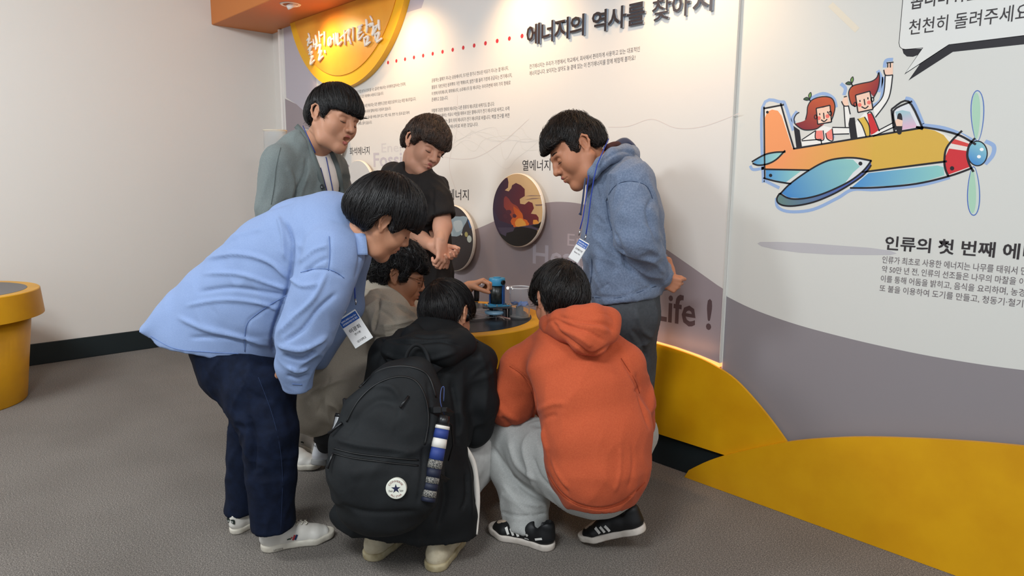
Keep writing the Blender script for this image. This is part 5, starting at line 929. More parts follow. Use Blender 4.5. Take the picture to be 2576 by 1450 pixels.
led = prism('led_strip', [*botl, *top[::-1]], YLP-0.003, YW-0.003, mat('led_glow', '#ffb070', emit=('#ff9a52', 1.6)))
tag(led, 'glowing orange light strip between cream panel and yellow arch', 'light strip')
light('strip_light', 'AREA', (-1.9, 2.6, 0.60), (-1.9, 2.75, 0.75), 0.15, (1.0, 0.5, 0.25), 0.7, 0.03)

# ------------------------------------------------------------------ round sun sign
SX, SZ, SR = -4.565, 2.834, 0.86
def arc_pts(r, zt, n=64):
    a0 = math.asin(max(-1, (zt-SZ)/r)); a = math.pi-a0; out = []
    for i in range(n+1): t = a+(2*math.pi+a0-a)*i/n; out.append((SX+r*math.cos(t), SZ+r*math.sin(t)))
    return out
sign = thing('round_sign', 'orange and yellow round sign with raised white brush lettering under the soffit', 'sign', (SX, 2.62, 2.0))
prism('rim', arc_pts(SR, 2.529), 2.612, YLP-0.001, mat('sign_yellow', '#eeb120', rough=0.4), sign)
mo = mat('sign_orange', '#e08c28', rough=0.35, noise=(1.6, '#efa93c', 0.35, 0.62)); prism('face', arc_pts(SR-0.085, 2.5285), 2.606, 2.6119, mo, sign)
SG = lambda u, v: (740+u/9.06, 20+v/9.06)
strokes = [[(330, 580), (355, 670)], [(300, 745), (355, 690), (330, 800), (312, 870)], [(330, 820), (410, 770)], [(325, 960), (400, 870), (372, 950), (350, 1010)], [(345, 1060), (415, 1000), (380, 1080)], [(375, 1130), (430, 1100), (395, 1180), (380, 1290), (465, 1190)],
  [(440, 710), (460, 900)], [(490, 620), (520, 800), (490, 960)], [(440, 880), (515, 800)], [(570, 530), (590, 790)], [(590, 650), (650, 600)], [(540, 880), (600, 840), (590, 930), (560, 1030)], [(555, 1040), (625, 980), (590, 1100), (570, 1200), (660, 1100)],
  [(695, 540), (695, 860)], [(700, 970), (715, 1040)], [(830, 665), (790, 720), (790, 850), (840, 820), (850, 720), (830, 665)], [(850, 740), (910, 680)], [(905, 590), (925, 850)], [(955, 565), (965, 830)], [(1000, 570), (1010, 840), (1090, 760)], [(1060, 690), (1150, 600)], [(1150, 510), (1160, 850)],
  [(1180, 580), (1270, 490), (1240, 640), (1225, 760)], [(1245, 650), (1300, 830)], [(1345, 440), (1350, 760)], [(1455, 440), (1555, 385)], [(1475, 470), (1520, 440), (1465, 590), (1480, 730), (1590, 590)], [(1470, 600), (1550, 540)], [(1645, 260), (1665, 420), (1650, 570)], [(1660, 420), (1760, 350)],
  [(1595, 670), (1620, 880)], [(1600, 700), (1690, 650), (1670, 780), (1650, 850), (1740, 770)], [(1740, 190), (1790, 300)], [(1730, 430), (1800, 350), (1780, 420)], [(1800, 470), (1830, 420), (1790, 620), (1840, 540), (1900, 420)], [(1810, 450), (1920, 380)], [(1930, 270), (1935, 400), (1950, 510)],
  [(1850, 590), (1860, 750)], [(1860, 610), (1940, 560), (1920, 660), (1890, 780), (2000, 690)]]
yb_ = 2.598; M_sw = mat('sign_white', '#f6efe4', rough=0.4)
for k0, k1 in ((0, 6), (6, 13), (13, 15), (15, 19), (19, 22), (22, 25), (25, 32), (32, len(strokes))):
    mb = MB()
    for st in strokes[k0:k1]:
        q = catmull([(*SG(*p), 0) for p in st], 4) if len(st) > 2 else [np.array([*SG(*p), 0]) for p in st]
        w3 = [on_plane(p[0], p[1], 1, yb_) for p in q]; m_ = len(w3)
        mb.tube(w3, [0.0098*(0.6+0.6*math.sin(math.pi*(0.2+0.7*i/(m_-1)))) for i in range(m_)], 8, True, flat=0.75, side=(0, 1, 0))
    mb.build('raised_letter', M_sw, sign, smooth=True)

# ------------------------------------------------------------------ four round pictures
def pic_mat(name, stops, scale, detail=4.0, dist=0.6, rough=0.25):
    m = mat(name, '#333333', rough=rough); nt = m.node_tree; t = nt.nodes.new('ShaderNodeTexCoord'); n = nt.nodes.new('ShaderNodeTexNoise')
    n.inputs['Scale'].default_value = scale; n.inputs['Detail'].default_value = detail; n.inputs['Distortion'].default_value = dist; r = nt.nodes.new('ShaderNodeValToRGB')
    while len(r.color_ramp.elements) < len(stops): r.color_ramp.elements.new(0.5)
    for e, (p_, c_) in zip(r.color_ramp.elements, stops): e.position = p_; e.color = (*srgb(c_), 1)
    nt.links.new(t.outputs['Object'], n.inputs[0]); nt.links.new(n.outputs[0], r.inputs[0]); nt.links.new(r.outputs[0], nt.nodes['Principled BSDF'].inputs['Base Color']); return m
M_rim = mat('picture_rim', '#efe6d8', rough=0.4)
def round_picture(c, label, face):
    t = thing('round_picture', label, 'picture', (c[0], 2.62, c[1]), 'round energy pictures on the wall')
    MB().lathe((c[0], 2.605, c[1]), [(0.0, 0.0), (0.195, 0.0), (0.199, -0.004), (0.199, -0.018), (0.0, -0.018)], 64, axis=(0, -1, 0)).build('rim', M_rim, t, smooth=False)
    MB().lathe((c[0], YLP-0.001, c[1]), [(0.1, 0), (0.1, 0.034)], 24, axis=(0, -1, 0)).build('stand_off', M_white, t)
    d = MB().lathe((c[0], 2.6045, c[1]), [(0.1955, 0.0), (0.0, 0.0001)], 64, axis=(0, -1, 0)).build('picture', face, t)
    return t
HC, KC, FC, SC_ = (-2.76, 1.168), (-3.325, 0.98), (-4.40, 1.262), (-4.795, 1.632)
h = round_picture(HC, 'round picture of a red volcano cloud over black rock, rightmost of the four', pic_mat('volcano_sky', [(0.3, '#d8b27c'), (0.6, '#e4bd8c'), (0.8, '#cfa27a')], 4))
YP = 2.6042
HZ = lambda u, v: wpt(1040+u/5.178, 420+v/5.178, YP)
def clipc(pts, c, r=0.1945):
    out = []
    for p in pts:
        d = math.hypot(p[0]-c[0], p[1]-c[1]); out.append(p if d <= r else (c[0]+(p[0]-c[0])*r/d, c[1]+(p[1]-c[1])*r/d))
    return out
def puff(pts, n=3, amp=0.004):
    q = catmull([(*p, 0) for p in pts], n, True); return [(p[0]+random.uniform(-amp, amp), p[1]+random.uniform(-amp, amp)) for p in q]
def ringc(c, a0, a1, n=20, r=0.1945): return [(c[0]+r*math.cos(math.radians(a0+(a1-a0)*i/n)), c[1]+r*math.sin(math.radians(a0+(a1-a0)*i/n))) for i in range(n+1)]
cloud = [HZ(*p) for p in [(1225, 140), (1238, 200), (1232, 270), (1190, 305), (1240, 320), (1275, 280), (1285, 240), (1335, 210), (1400, 240), (1450, 290), (1450, 380), (1385, 420), (1390, 480), (1450, 490), (1500, 450), (1550, 470), (1570, 540), (1530, 610), (1600, 620), (1630, 660), (1630, 740), (1450, 780), (1320, 790)]]
V_ = [(cloud[:1]+cloud[1:]+ringc(HC, 212, 118, 18)[0:], ('#33243c', HZ(1080, 400), '#7c3236', HZ(1560, 650)))]
flat_mesh('cloud_print', V_, YP, h, label='dark purple and red cloud')
fire = []
for pts, c1, c2 in (([(1180, 400), (1230, 400), (1290, 470), (1340, 500), (1400, 580), (1420, 650), (1380, 700), (1300, 690), (1240, 600), (1180, 520)], '#8a3a3c', '#c4582e'),
                    ([(1300, 520), (1350, 540), (1410, 610), (1440, 680), (1480, 700), (1500, 760), (1380, 785), (1290, 770), (1270, 690), (1320, 640)], '#b84628', '#e8742c'),
                    ([(1330, 700), (1400, 670), (1450, 720), (1460, 770), (1340, 780)], '#e8702a', '#f2b050'), ([(1560, 700), (1600, 690), (1630, 740), (1560, 752)], '#d8642c', '#f0a048')):
    fire.append((puff([HZ(*p) for p in pts], 3, 0.003), (c1, HZ(1200, 420), c2, HZ(1420, 760))))
for c in ((1240, 590, 34), (1320, 640, 26), (1200, 640, 30)): fire.append((puff([HZ(c[0]+c[2]*math.cos(a), c[1]+c[2]*math.sin(a)) for a in [i*math.pi/5 for i in range(10)]], 2, 0.003), '#5a2c3c'))
flat_mesh('fire_print', fire, YP-0.0003, h, label='orange eruption')
flat_mesh('sea_print', [(ringc(HC, 178, 240, 14)+[HZ(1320, 860), HZ(1300, 760), HZ(1120, 700)], '#3c2f48'), (clipc([HZ(1100, 790), HZ(1320, 790), HZ(1640, 740), HZ(1640, 830), HZ(1480, 850), HZ(1300, 920), HZ(1170, 920)], HC), '#4c4258')], YP-0.0004, h)
flat_mesh('rock_print', [(ringc(HC, 322, 222, 18)+[HZ(1205, 905), HZ(1215, 860), HZ(1300, 840), HZ(1320, 795), HZ(1400, 780), HZ(1530, 800), HZ(1620, 830)], '#1c1818'), ([HZ(1530, 765), HZ(1620, 750), HZ(1665, 712), HZ(1640, 800), HZ(1620, 800)], '#1c1818')], YP-0.0006, h)
flat_mesh('streak_print', [([HZ(1460, 380), HZ(1530, 368), HZ(1660, 372), HZ(1655, 380), HZ(1530, 384)], '#a98a74'), ([HZ(1450, 430), HZ(1550, 405), HZ(1660, 405), HZ(1600, 418)], '#a08070'), ([HZ(1580, 492), HZ(1680, 488), HZ(1670, 505), HZ(1600, 508)], '#8a6a66')], YP-0.0002, h)
k = round_picture(KC, 'dark round picture with blurred white lights, beside the man in the black tee', pic_mat('night_photo', [(0.3, '#241c20'), (0.7, '#3c3436')], 3))
flat_mesh('lights_print', [(puff([HZ(*p) for p in [(430, 660), (560, 650), (690, 650), (700, 700), (650, 790), (620, 880), (560, 905), (480, 900), (460, 840)]], 3, 0.002), '#93a3ac'), (puff([HZ(*p) for p in [(520, 720), (620, 700), (640, 800), (560, 850)]], 3, .001), '#b5bfc2'),
    (circle(HZ(728, 940), 0.021), '#b9c1b8'), (circle(HZ(688, 880), 0.015), '#a89c60'), (circle(HZ(500, 870), 0.013), '#a3b0b4'), ([HZ(705, 700), HZ(722, 690), HZ(760, 800), HZ(735, 800)], '#3a5a84'), (circle(HZ(628, 880), 0.007), '#c8c8bc')], YP, k)
f2 = round_picture(FC, 'round picture of a pale sky and dark coal heap, second from left', mat('pale_photo', '#cfcdca', rough=0.3))
flat_mesh('coal_print', [(ringc(FC, 155, 318, 24)+[(FC[0]+0.06, FC[1]-0.02), (FC[0]+0.0, FC[1]-0.08), (FC[0]-0.05, FC[1]-0.03), (FC[0]-0.11, FC[1]+0.07)], '#4c4644')], YP, f2)
s2_ = round_picture(SC_, 'round yellow picture of bare branches, behind the man in the grey cardigan', pic_mat('sun_photo', [(0.3, '#d89a2c'), (0.7, '#f0c04c')], 5))
tw = []
for i in range(70):
    a, r = random.uniform(0, 6.28), 0.17*math.sqrt(random.random()); p = np.array([SC_[0]+r*math.cos(a), SC_[1]+r*math.sin(a)]); b = random.uniform(0.6, 2.4)
    q = [p+np.array([math.cos(b), math.sin(b)])*0.012*j+np.array([random.uniform(-.003, .003), 0]) for j in range(4)]
    q = clipc([tuple(x) for x in q], SC_, 0.19); tw += [(list(s4), '#6a4a1c') for s4 in stroke_poly(q, 0.0026)]
flat_mesh('branch_print', tw, YP, s2_, kind='stuff')

# ------------------------------------------------------------------ flower-pot tables
M_top = mat('table_top_black', '#17171c', rough=0.22, spec=0.6, noise=(9, '#23222a', 0.4, 0.7)); M_pot = mat('pot_yellow', '#dba015', rough=0.42, noise=(5, '#c98f12', 0.35, 0.7))
def pot_table(c, h, r, label, topm, rb=0.335, edge=0.065):
    t = thing('pot_table', label, 'table', (c[0], c[1], 0), 'yellow flower-pot tables')
    MB().lathe((c[0], c[1], 0), [(rb, 0.0), (rb+0.004, 0.006), (r-0.055, h-0.15), (r-0.06, h-0.15)], 72).build('pot', M_pot, t, smooth=True)
    smooth_by_angle(MB().lathe((c[0], c[1], 0), [(r-0.056, h-0.152), (r+0.012, h-0.152), (r+0.012, h-0.146), (r, h-0.004), (r-0.004, h), (r-edge, h), (r-edge, h-0.01), (0, h-0.01)], 96).build('rim', M_pot, t, smooth=True))
    smooth_by_angle(MB().lathe((c[0], c[1], 0), [(r-edge-0.001, h-0.009), (r-edge-0.001, h+0.001), (0, h+0.001)], 96).build('table_top', topm, t, smooth=True)); return t
TC = np.array([-2.635, 2.065]); TH = 0.672; TR = 0.448
table = pot_table(TC, TH, TR, 'yellow flower-pot table with black top holding the hand-crank generator, in the middle of the group', M_top, 0.30)
pot_table((-5.12, 0.30), 0.67, 0.47, 'yellow flower-pot table with a grey top, standing alone at the left edge', mat('table_top_grey', '#6a6766', rough=0.5), 0.35)
cp = on_plane(545/6.04+1100, 1230/6.04+660, 1, TC[1]-TR-0.01)
def on_rim(px, py):
    d = ray(px, py); o = EYE[:2]-TC; a = d[0]**2+d[1]**2; b = 2*(o@d[:2]); c = o@o-(TR+0.011)**2; t = (-b-math.sqrt(b*b-4*a*c))/(2*a); return EYE+d*t
cp = on_rim(1190, 864); nn = nrm([*(cp[:2]-TC), 0]); tt = np.cross([0, 0, 1.0], nn); RR = np.stack([tt, nn, [0, 0, 1.0]], 1)
sw = MB().box(cp, (0.017, 0.006, 0.027), RR, 0.002).build('switch_plate', M_white, table); MB().box(cp+nn*0.004-np.array([0, 0, 0.004]), (0.010, 0.006, 0.012), RR).build('switch_rocker', M_black, sw)
# ------------------------------------------------------------------ acrylic tube in the corner, on its own pot
vc = P(692, 328, 5.0); vh = vc[2]; r_ = 0.082
pot_table((vc[0], vc[1]-0.02), 0.62, 0.30, 'small yellow pot stand in the corner carrying a tall clear tube', M_top, 0.22, 0.045)
tb = thing('display_tube', 'tall clear acrylic display tube in the corner behind the man in the cardigan', 'display tube', (vc[0], vc[1], 0.625))
smooth_by_angle(MB().lathe((vc[0], vc[1], 0.6235), [(r_, 0), (r_, vh-0.625), (r_-0.006, vh-0.625), (r_-0.006, 0.0)], 48).build('tube_wall', mat('cloudy_acrylic', '#eef0f0', rough=0.15, trans=0.75, ior=1.2), tb, smooth=True))
smooth_by_angle(MB().lathe((vc[0], vc[1], vh-0.006), [(r_+0.002, 0), (r_+0.002, 0.008), (r_-0.008, 0.008), (r_-0.008, 0.0), (r_+0.002, 0)], 48).build('top_ring', mat('acrylic_edge', '#ded2bd', rough=0.2), tb, smooth=True))
# ================================================================== people: shared builders
SKIN = {}
def skin(name, c): return mat(name, c, rough=0.5, spec=0.35, sss=0.12, noise=(9, c, 0.3, 0.7), bump=(350, 0.06, 3))
M_lip = mat('lips', '#a45a50', rough=0.45, sss=0.1); M_mouth = mat('mouth_inside', '#3a1416', rough=0.6); M_lash = mat('lash', '#15100f', rough=0.7)
M_eye = mat('eyeball', '#e8e4de', rough=0.2)
def hair_mat(name, c, c2): return mat(name, c, rough=0.42, spec=0.45, noise=(40, c2, 0.35, 0.75))
H_black = hair_mat('hair_black', '#0e0c0d', '#1b1716'); H_soft = hair_mat('hair_soft_black', '#141110', '#26201d'); H_brown = hair_mat('hair_brown', '#2a201c', '#5a463a')

def frame(fwd, up):
    f = cam_dir(fwd); u = cam_dir(up); u = nrm(u-f*(u@f)); l = np.cross(u, f); return np.stack([f, l, u], 1)     # columns: forward, left, up
class Head:
    def __init__(s, anchor, t, local, fwd, up, size=1.0):
        s.M = frame(fwd, up); s.s = size; s.o = P(anchor[0], anchor[1], t)-s.M@(np.array(local)*size)
    def W(s, p): return s.o+(np.asarray(p)*s.s)@s.M.T
    def inv(s, p): return ((np.asarray(p)-s.o)@s.M)/s.s
EAR_R = (-0.012, -0.082, -0.008); EAR_L = (-0.012, 0.082, -0.008)

def build_head(H, neck, smooth_neck=0.056, mouth='closed', fat=1.0, frown=0.0):
    S = Solid(0.003); u = S.ell
    u((-0.014, 0, 0.034), (0.096, 0.077, 0.084)); u((0.028, 0, -0.02), (0.058, 0.063*fat, 0.085), k=0.03)
    u((0.022, 0, -0.066), (0.052, 0.052*fat, 0.048), k=0.03)
    for sg in (-1, 1):
        S.chain([(-0.012, sg*0.056*fat, -0.045), (0.022, sg*0.046*fat, -0.092), (0.062, sg*0.012, -0.108)], [0.022, 0.02, 0.018], k=0.025)
        u((0.052, sg*0.040*fat, -0.028), (0.030, 0.028, 0.034), k=0.02)
        S.cone((0.074, sg*0.044, 0.020), (0.085, sg*0.010, 0.018), 0.011, 0.012, k=0.014)
    u((0.066, 0, -0.104), (0.020, 0.022, 0.017), k=0.018)                                   # chin
    for sg in (-1, 1):
        u((0.094, sg*0.031, 0.000), (0.016, 0.019, 0.011), k=0.014, op='s')
        u((0.0735, sg*0.031, -0.002), (0.0145, 0.0175, 0.0125), k=0.004)                     # lids over the eye
        S.cone((0.0885, sg*0.020, -0.0075), (0.083, sg*0.043, -0.006), 0.0022, 0.0016, k=0.002, op='s')
    S.chain([(0.082, 0, 0.012), (0.094, 0, -0.008), (0.106, 0, -0.030)], [0.009, 0.0095, 0.0125], k=0.012)
    for sg in (-1, 1):
        u((0.096, sg*0.0145, -0.034), (0.0115, 0.0085, 0.009), k=0.006); u((0.103, sg*0.0075, -0.0425), (0.005, 0.004, 0.004), k=0.003, op='s')
    u((0.080, 0, -0.062), (0.018, 0.028, 0.022), k=0.014)
    dz = 0.0 if mouth == 'closed' else 0.008
    S.chain([(0.078, -0.024, -0.064+frown*-0.004), (0.0955, -0.006, -0.057), (0.0955, 0.006, -0.057), (0.078, 0.024, -0.064+frown*-0.004)], [0.0035, 0.0055, 0.0055, 0.0035], k=0.004, tag=1)
    S.chain([(0.078, -0.021, -0.066-dz), (0.0935, 0, -0.0715-dz*1.4), (0.078, 0.021, -0.066-dz)], [0.0035, 0.0062, 0.0035], k=0.004, tag=1)
    if mouth == 'open': u((0.092, 0, -0.0675), (0.02, 0.017, 0.0085), k=0.003, op='s', tag=2)
    else: S.chain([(0.086, -0.025, -0.0655-frown*0.004), (0.101, 0, -0.0635), (0.086, 0.025, -0.0655-frown*0.004)], [0.0014, 0.0018, 0.0014], k=0.002, op='s')
    for sg in (-1, 1):                                                                      # ears
        e = np.array([(0.90, sg*0.36, 0.1), (-0.3, sg*0.92, 0.0), (-0.15, 0.0, 0.98)]); e = np.array([nrm(q) for q in e])
        u((-0.018, sg*0.080, -0.002), (0.018, 0.0065, 0.031), e, k=0.007); u((-0.011, sg*0.0865, -0.002), (0.009, 0.004, 0.016), e, k=0.003, op='s')
        pr = [(-0.002, 0.006), (-0.006, 0.026), (-0.022, 0.031), (-0.034, 0.018), (-0.033, 0.0), (-0.022, -0.02), (-0.010, -0.030)]
        S.chain([(x, sg*(0.082-x*0.28), z) for x, z in pr], [0.0042]*7, k=0.004); u((-0.008, sg*0.080, -0.028), (0.007, 0.005, 0.008), k=0.005)
    nb = H.inv(neck); S.chain([(-0.022, 0, -0.02), (-0.024, 0, -0.07), tuple(nb)], [0.052, 0.05, smooth_neck], k=0.03)
    V, F = S.mesh(); mi = S.face_tags(V, F); V = relax(V, F, 1, 0.4)
    return H.W(V), F, mi

def join(parts):
    V = []; F = []; M = []; n = 0
    for v, f, m in parts: V.append(v); F.append(f+n); M.append(m if m is not None else np.zeros(len(f), int)); n += len(v)
    return np.concatenate(V), np.concatenate(F), np.concatenate(M)

def eyes_and_brows(H, person, open_=0.0, col=M_lash, ex=True):
    for sg in (-1, 1):
        mb = MB()
        if open_ > 0:
            e = MB(); e.lathe(H.W((0.0735, sg*0.031, -0.0015)), [(0.0, 0.0142*H.s), (0.006*H.s, 0.0125*H.s), (0.0105*H.s, 0.008*H.s), (0.012*H.s, 0.0)], 16, axis=H.M@nrm((1, sg*0.1, -0.35)))
        mb.tube([H.W(p) for p in [(0.0865, sg*0.0185, -0.0075), (0.0893, sg*0.028, -0.0062-0.003), (0.0872, sg*0.038, -0.0095), (0.0805, sg*0.047, -0.0085)]], [0.0008, 0.0016, 0.0016, 0.0007], 5)
        mb.build('eyelashes', M_lash, person, smooth=True)
    for sg in (-1, 1):
        mb = MB()
        for k in range(26):
            f_ = k/25; y = 0.014+0.036*f_; x = 0.0915-0.0125*f_**2; z = 0.0235+0.005*math.sin(f_*2.4)+random.uniform(-0.0018, 0.0018)
            mb.tube([H.W((x, sg*y, z)), H.W((x+0.0002, sg*(y+0.0055), z+0.0022)), H.W((x-0.0015, sg*(y+0.010), z+0.0018))], [0.0009, 0.0008, 0.0002], 4)
        mb.build('eyebrow', col, person, smooth=True)

def build_hair(H, person, material, top=0.018, side=0.012, back=0.014, fringe=0.0, nape=-0.055, front=0.10, whorl=(-0.07, 0.01, 0.1), n=900, curl=0.0, sideburn=-0.02, length=0.085,
               part_noise=0.006, lift=0.004, ear_cover=0.0, undercut=0.0, width=0.0021, seed=1, temple=0.03, free_stop=0.8):
    """fringe = height of the fringe edge on the forehead (local z), nape = height of the hair edge at the neck"""
    rs = np.random.RandomState(seed); S = Solid(0.0042)
    S.ell((-0.014, 0, 0.034), (0.096+back*0.9, 0.078+side, 0.085+top))
    S.ell((-0.03, 0, 0.0), (0.082+back, 0.070+side*0.8, 0.075), k=0.03)                                    # back of the head
    S.ell((0.02, 0, 0.066), (0.066+top*0.4, 0.066+side*0.5, 0.05+top*0.6), k=0.03)
    S.cone((0.066, -0.036, 0.05), (0.066, 0.036, 0.05), 0.026+top*0.3, 0.026+top*0.3, k=0.03)
    if fringe < 0.05:
        for y in (-0.045, -0.022, 0, 0.022, 0.045):
            S.cone((0.066-abs(y)*0.35, y, 0.055), (0.084-abs(y)*0.55, y*1.12, fringe+0.010), 0.020, 0.011, k=0.014)
    for sg in (-1, 1): S.cone((-0.01, sg*(0.066+side*0.5), 0.03), (0.004, sg*(0.070+side*0.3), sideburn), 0.019, 0.010, k=0.012)
    # cut away face, ears, neck
    S.box((0.125, 0, fringe-0.10), (0.085, 0.09, 0.10), rad=0.02, k=0.012, op='s')
    for sg in (-1, 1):
        S.box((0.085, sg*0.095, -0.07), (0.062, 0.055, 0.072), rad=0.012, k=0.01, op='s'); S.box((0.100, sg*0.095, -0.04+fringe*0.5), (0.062, 0.06, 0.04+fringe*0.5), rad=0.015, k=0.012, op='s')
        if ear_cover < 0.5: S.ell((-0.018, sg*0.098, -0.004), (0.029, 0.034, 0.039), k=0.006, op='s'); S.box((-0.010, sg*0.085, -0.095), (0.034, 0.03, 0.085), rad=0.012, k=0.008, op='s')
        else: S.box((-0.010, sg*0.085, -0.115), (0.040, 0.04, 0.085), rad=0.012, k=0.008, op='s')
    S.box((-0.02, 0, nape-0.08), (0.16, 0.13, 0.08), rad=0.02, k=0.015, op='s')
    V, F = S.mesh(); V = relax(V, F, 2, 0.5); N = normals(V, F); wh = nrm(whorl)
    e1 = nrm(np.cross(wh, (0.2, 1, 0.1))); e2 = np.cross(wh, e1)
    Dn = V/np.linalg.norm(V, axis=1)[:, None]; th = np.arccos(np.clip(Dn@wh, -1, 1)); ph = np.arctan2(Dn@e2, Dn@e1)
    q = np.stack([np.cos(ph)*9+seed, np.sin(ph)*9, th*1.6], 1); q2 = q*np.array([3.1, 3.1, 1.4])
    wob = np.stack([vnoise(V*18+seed), vnoise(V*18+5+seed), vnoise(V*18+9)], 1)*(0.6+curl*2.5)
    d = vnoise(q+wob)*part_noise*0.7+vnoise(q2+wob*1.6)*part_noise*0.5+vnoise(V*(22+curl*14)+seed)*0.002*(1+curl*3)
    d = d-0.006*np.exp(-(th/0.09)**2); Vd = V+N*d[:, None]
    # strands
    from mathutils.kdtree import KDTree
    kd = KDTree(len(Vd)); [kd.insert(Vector(v), i) for i, v in enumerate(Vd)]; kd.balance()
    cand = np.nonzero((Vd[:, 2] > nape+0.01))[0]; SV = []; SF = []
    n = int(n*1.9); width *= 0.62
    for _ in range(n):
        i = cand[rs.randint(len(cand))]; p = Vd[i].copy(); nn = N[i]; pts = []; L = length*rs.uniform(0.55, 1.15); st = L/7; ang = rs.normal(0, 0.10+curl*0.8); off = rs.uniform(0.0, lift)*rs.rand(); bend = rs.normal(0, 0.03+curl*0.4)
        dirv = None; free = False
        for k in range(8):
            pts.append(p+nn*(off+0.0008)); flow = p/np.linalg.norm(p)-wh; flow = flow-nn*(flow@nn); ln = np.linalg.norm(flow)
            flow = flow/ln if ln > 1e-3 else e1
            b = np.cross(nn, flow); dd = nrm(flow*math.cos(ang)+b*math.sin(ang)+np.array([0, 0, -0.25])); dd = dd if dirv is None else nrm(dd*0.6+dirv*0.6); dirv = dd; ang += bend
            pn = p+dd*st
            if not free:
                co, j, dist = kd.find(Vector(pn))
                if dist < 0.009 and N[j] @ nn > 0.1: p = Vd[j]*0.85+pn*0.15; nn = nrm(N[j]*0.6+nn*0.4)
                else: free = True; dd = nrm(dd-nn*0.5+rs.normal(0, 0.25, 3)); p = p+dd*st*0.6
            else:
                p = pn; 
                if len(pts) > 6 or rs.rand() < free_stop: break
        if len(pts) < 4: continue
        w = width*rs.uniform(0.7, 1.3); m = len(pts); base = len(SV)
        for k, pt in enumerate(pts):
            d_ = nrm(pts[min(k+1, m-1)]-pts[max(k-1, 0)]); b = nrm(np.cross(d_, nrm(pt))); wk = w*math.sin(math.pi*min(1, (k+0.6)/(m-0.2)*0.93+0.04))**0.7
            SV += [pt-b*wk, pt+nrm(pt)*wk*0.5, pt+b*wk]
        for k in range(m-1):
            a = base+3*k; SF += [(a, a+3, a+4, a+1), (a+1, a+4, a+5, a+2), (a+2, a+5, a+3, a)]
    SV = np.array(SV); SF = np.array(SF)
    Vall = np.concatenate([Vd, SV]); Fall = np.concatenate([F, SF+len(Vd)])
    me = mesh_np('hair', H.W(Vall), Fall, material, True); return link('hair', me, person)

def hand(S, wrist, d, palm, sign, size=1.0, curl=(0.5, 0.55, 0.6, 0.65), spread=0.12, thumb=(0.6, 0.5, 0.25), thumb_curl=0.4, wr=0.027):
    """d = towards the fingers, palm = the way the palm faces, sign = side (+/-) the thumb leaves the palm on"""
    d = nrm(d); pn = nrm(np.asarray(palm)-d*(np.asarray(palm)@d)); lat = np.cross(pn, d)*sign; z = size
    k0 = wrist+d*0.012*z
    offs = (0.031, 0.011, -0.009, -0.028); kl = (0.086, 0.090, 0.085, 0.076)
    S.cone(wrist-d*0.02*z, wrist+d*0.03*z, (wr, wr*0.75), (0.034*z, 0.017*z), 0.012, side=lat)
    for o, k in zip(offs, kl): S.cone(k0+lat*o*0.6*z, wrist+(d*k+lat*o)*z, 0.0145*z, 0.0115*z, 0.010)
    for i, (o, k) in enumerate(zip(offs, kl)):
        p = wrist+(d*k+lat*o)*z; L = (0.075, 0.083, 0.077, 0.060)[i]*z; a = 0.0; dirl = nrm(d+lat*spread*(1.5-i)*0.6); r = 0.0098*z
        for j, fr in enumerate((0.46, 0.30, 0.24)):
            a += curl[i]*(0.8, 1.1, 0.7)[j]; v = dirl*math.cos(a)+pn*math.sin(a); q = p+v*L*fr; S.cone(p, q, r, r*0.92, 0.0025); p = q; r *= 0.92
    p = wrist+(d*0.022+lat*0.022)*z; tv = nrm(lat*thumb[0]+d*thumb[1]+pn*thumb[2])
    for j, (L, r1, r2) in enumerate(((0.042, 0.0165, 0.0125), (0.034, 0.0122, 0.0108), (0.027, 0.0108, 0.0088))):
        q = p+tv*L*z; S.cone(p, q, r1*z, r2*z, 0.004); p = q; tv = nrm(tv+(d*0.5-lat*0.5+pn*0.5)*thumb_curl)

def body(person, head, joints, skinm, hands=None, arms=None):
    """one continuous figure: head and neck, trunk, limbs, hands joined in one mesh"""
    S = Solid(0.012); j = joints
    S.chain([j['neck'], j['chest'], j['waist'], j['hips']], [(0.055, 0.055), (0.125, 0.075), (0.11, 0.075), (0.10, 0.07)], 0.03, side=j['side'])
    for a in ('l', 'r'):
        if 'sh'+a in j: S.chain([j['chest']*0.4+j['sh'+a]*0.6, j['sh'+a], j['el'+a], j['wr'+a]], [0.05, 0.042, 0.034, 0.026], 0.02)
        if 'kn'+a in j: S.chain([j['hips']*0.5+j['hp'+a]*0.5, j['hp'+a], j['kn'+a], j['an'+a]], [0.06, 0.055, 0.042, 0.034], 0.03)
    V, F = S.mesh(); V = relax(V, F, 1); parts = [head, (V, F, None)]
    if hands is not None: V2, F2 = hands.mesh(); V2 = relax(V2, F2, 1, 0.4); parts.append((V2, F2, None))
    V, F, M = join(parts); return link('body', mesh_np('body', V, F, [skinm, M_lip, M_mouth], True, M), person)

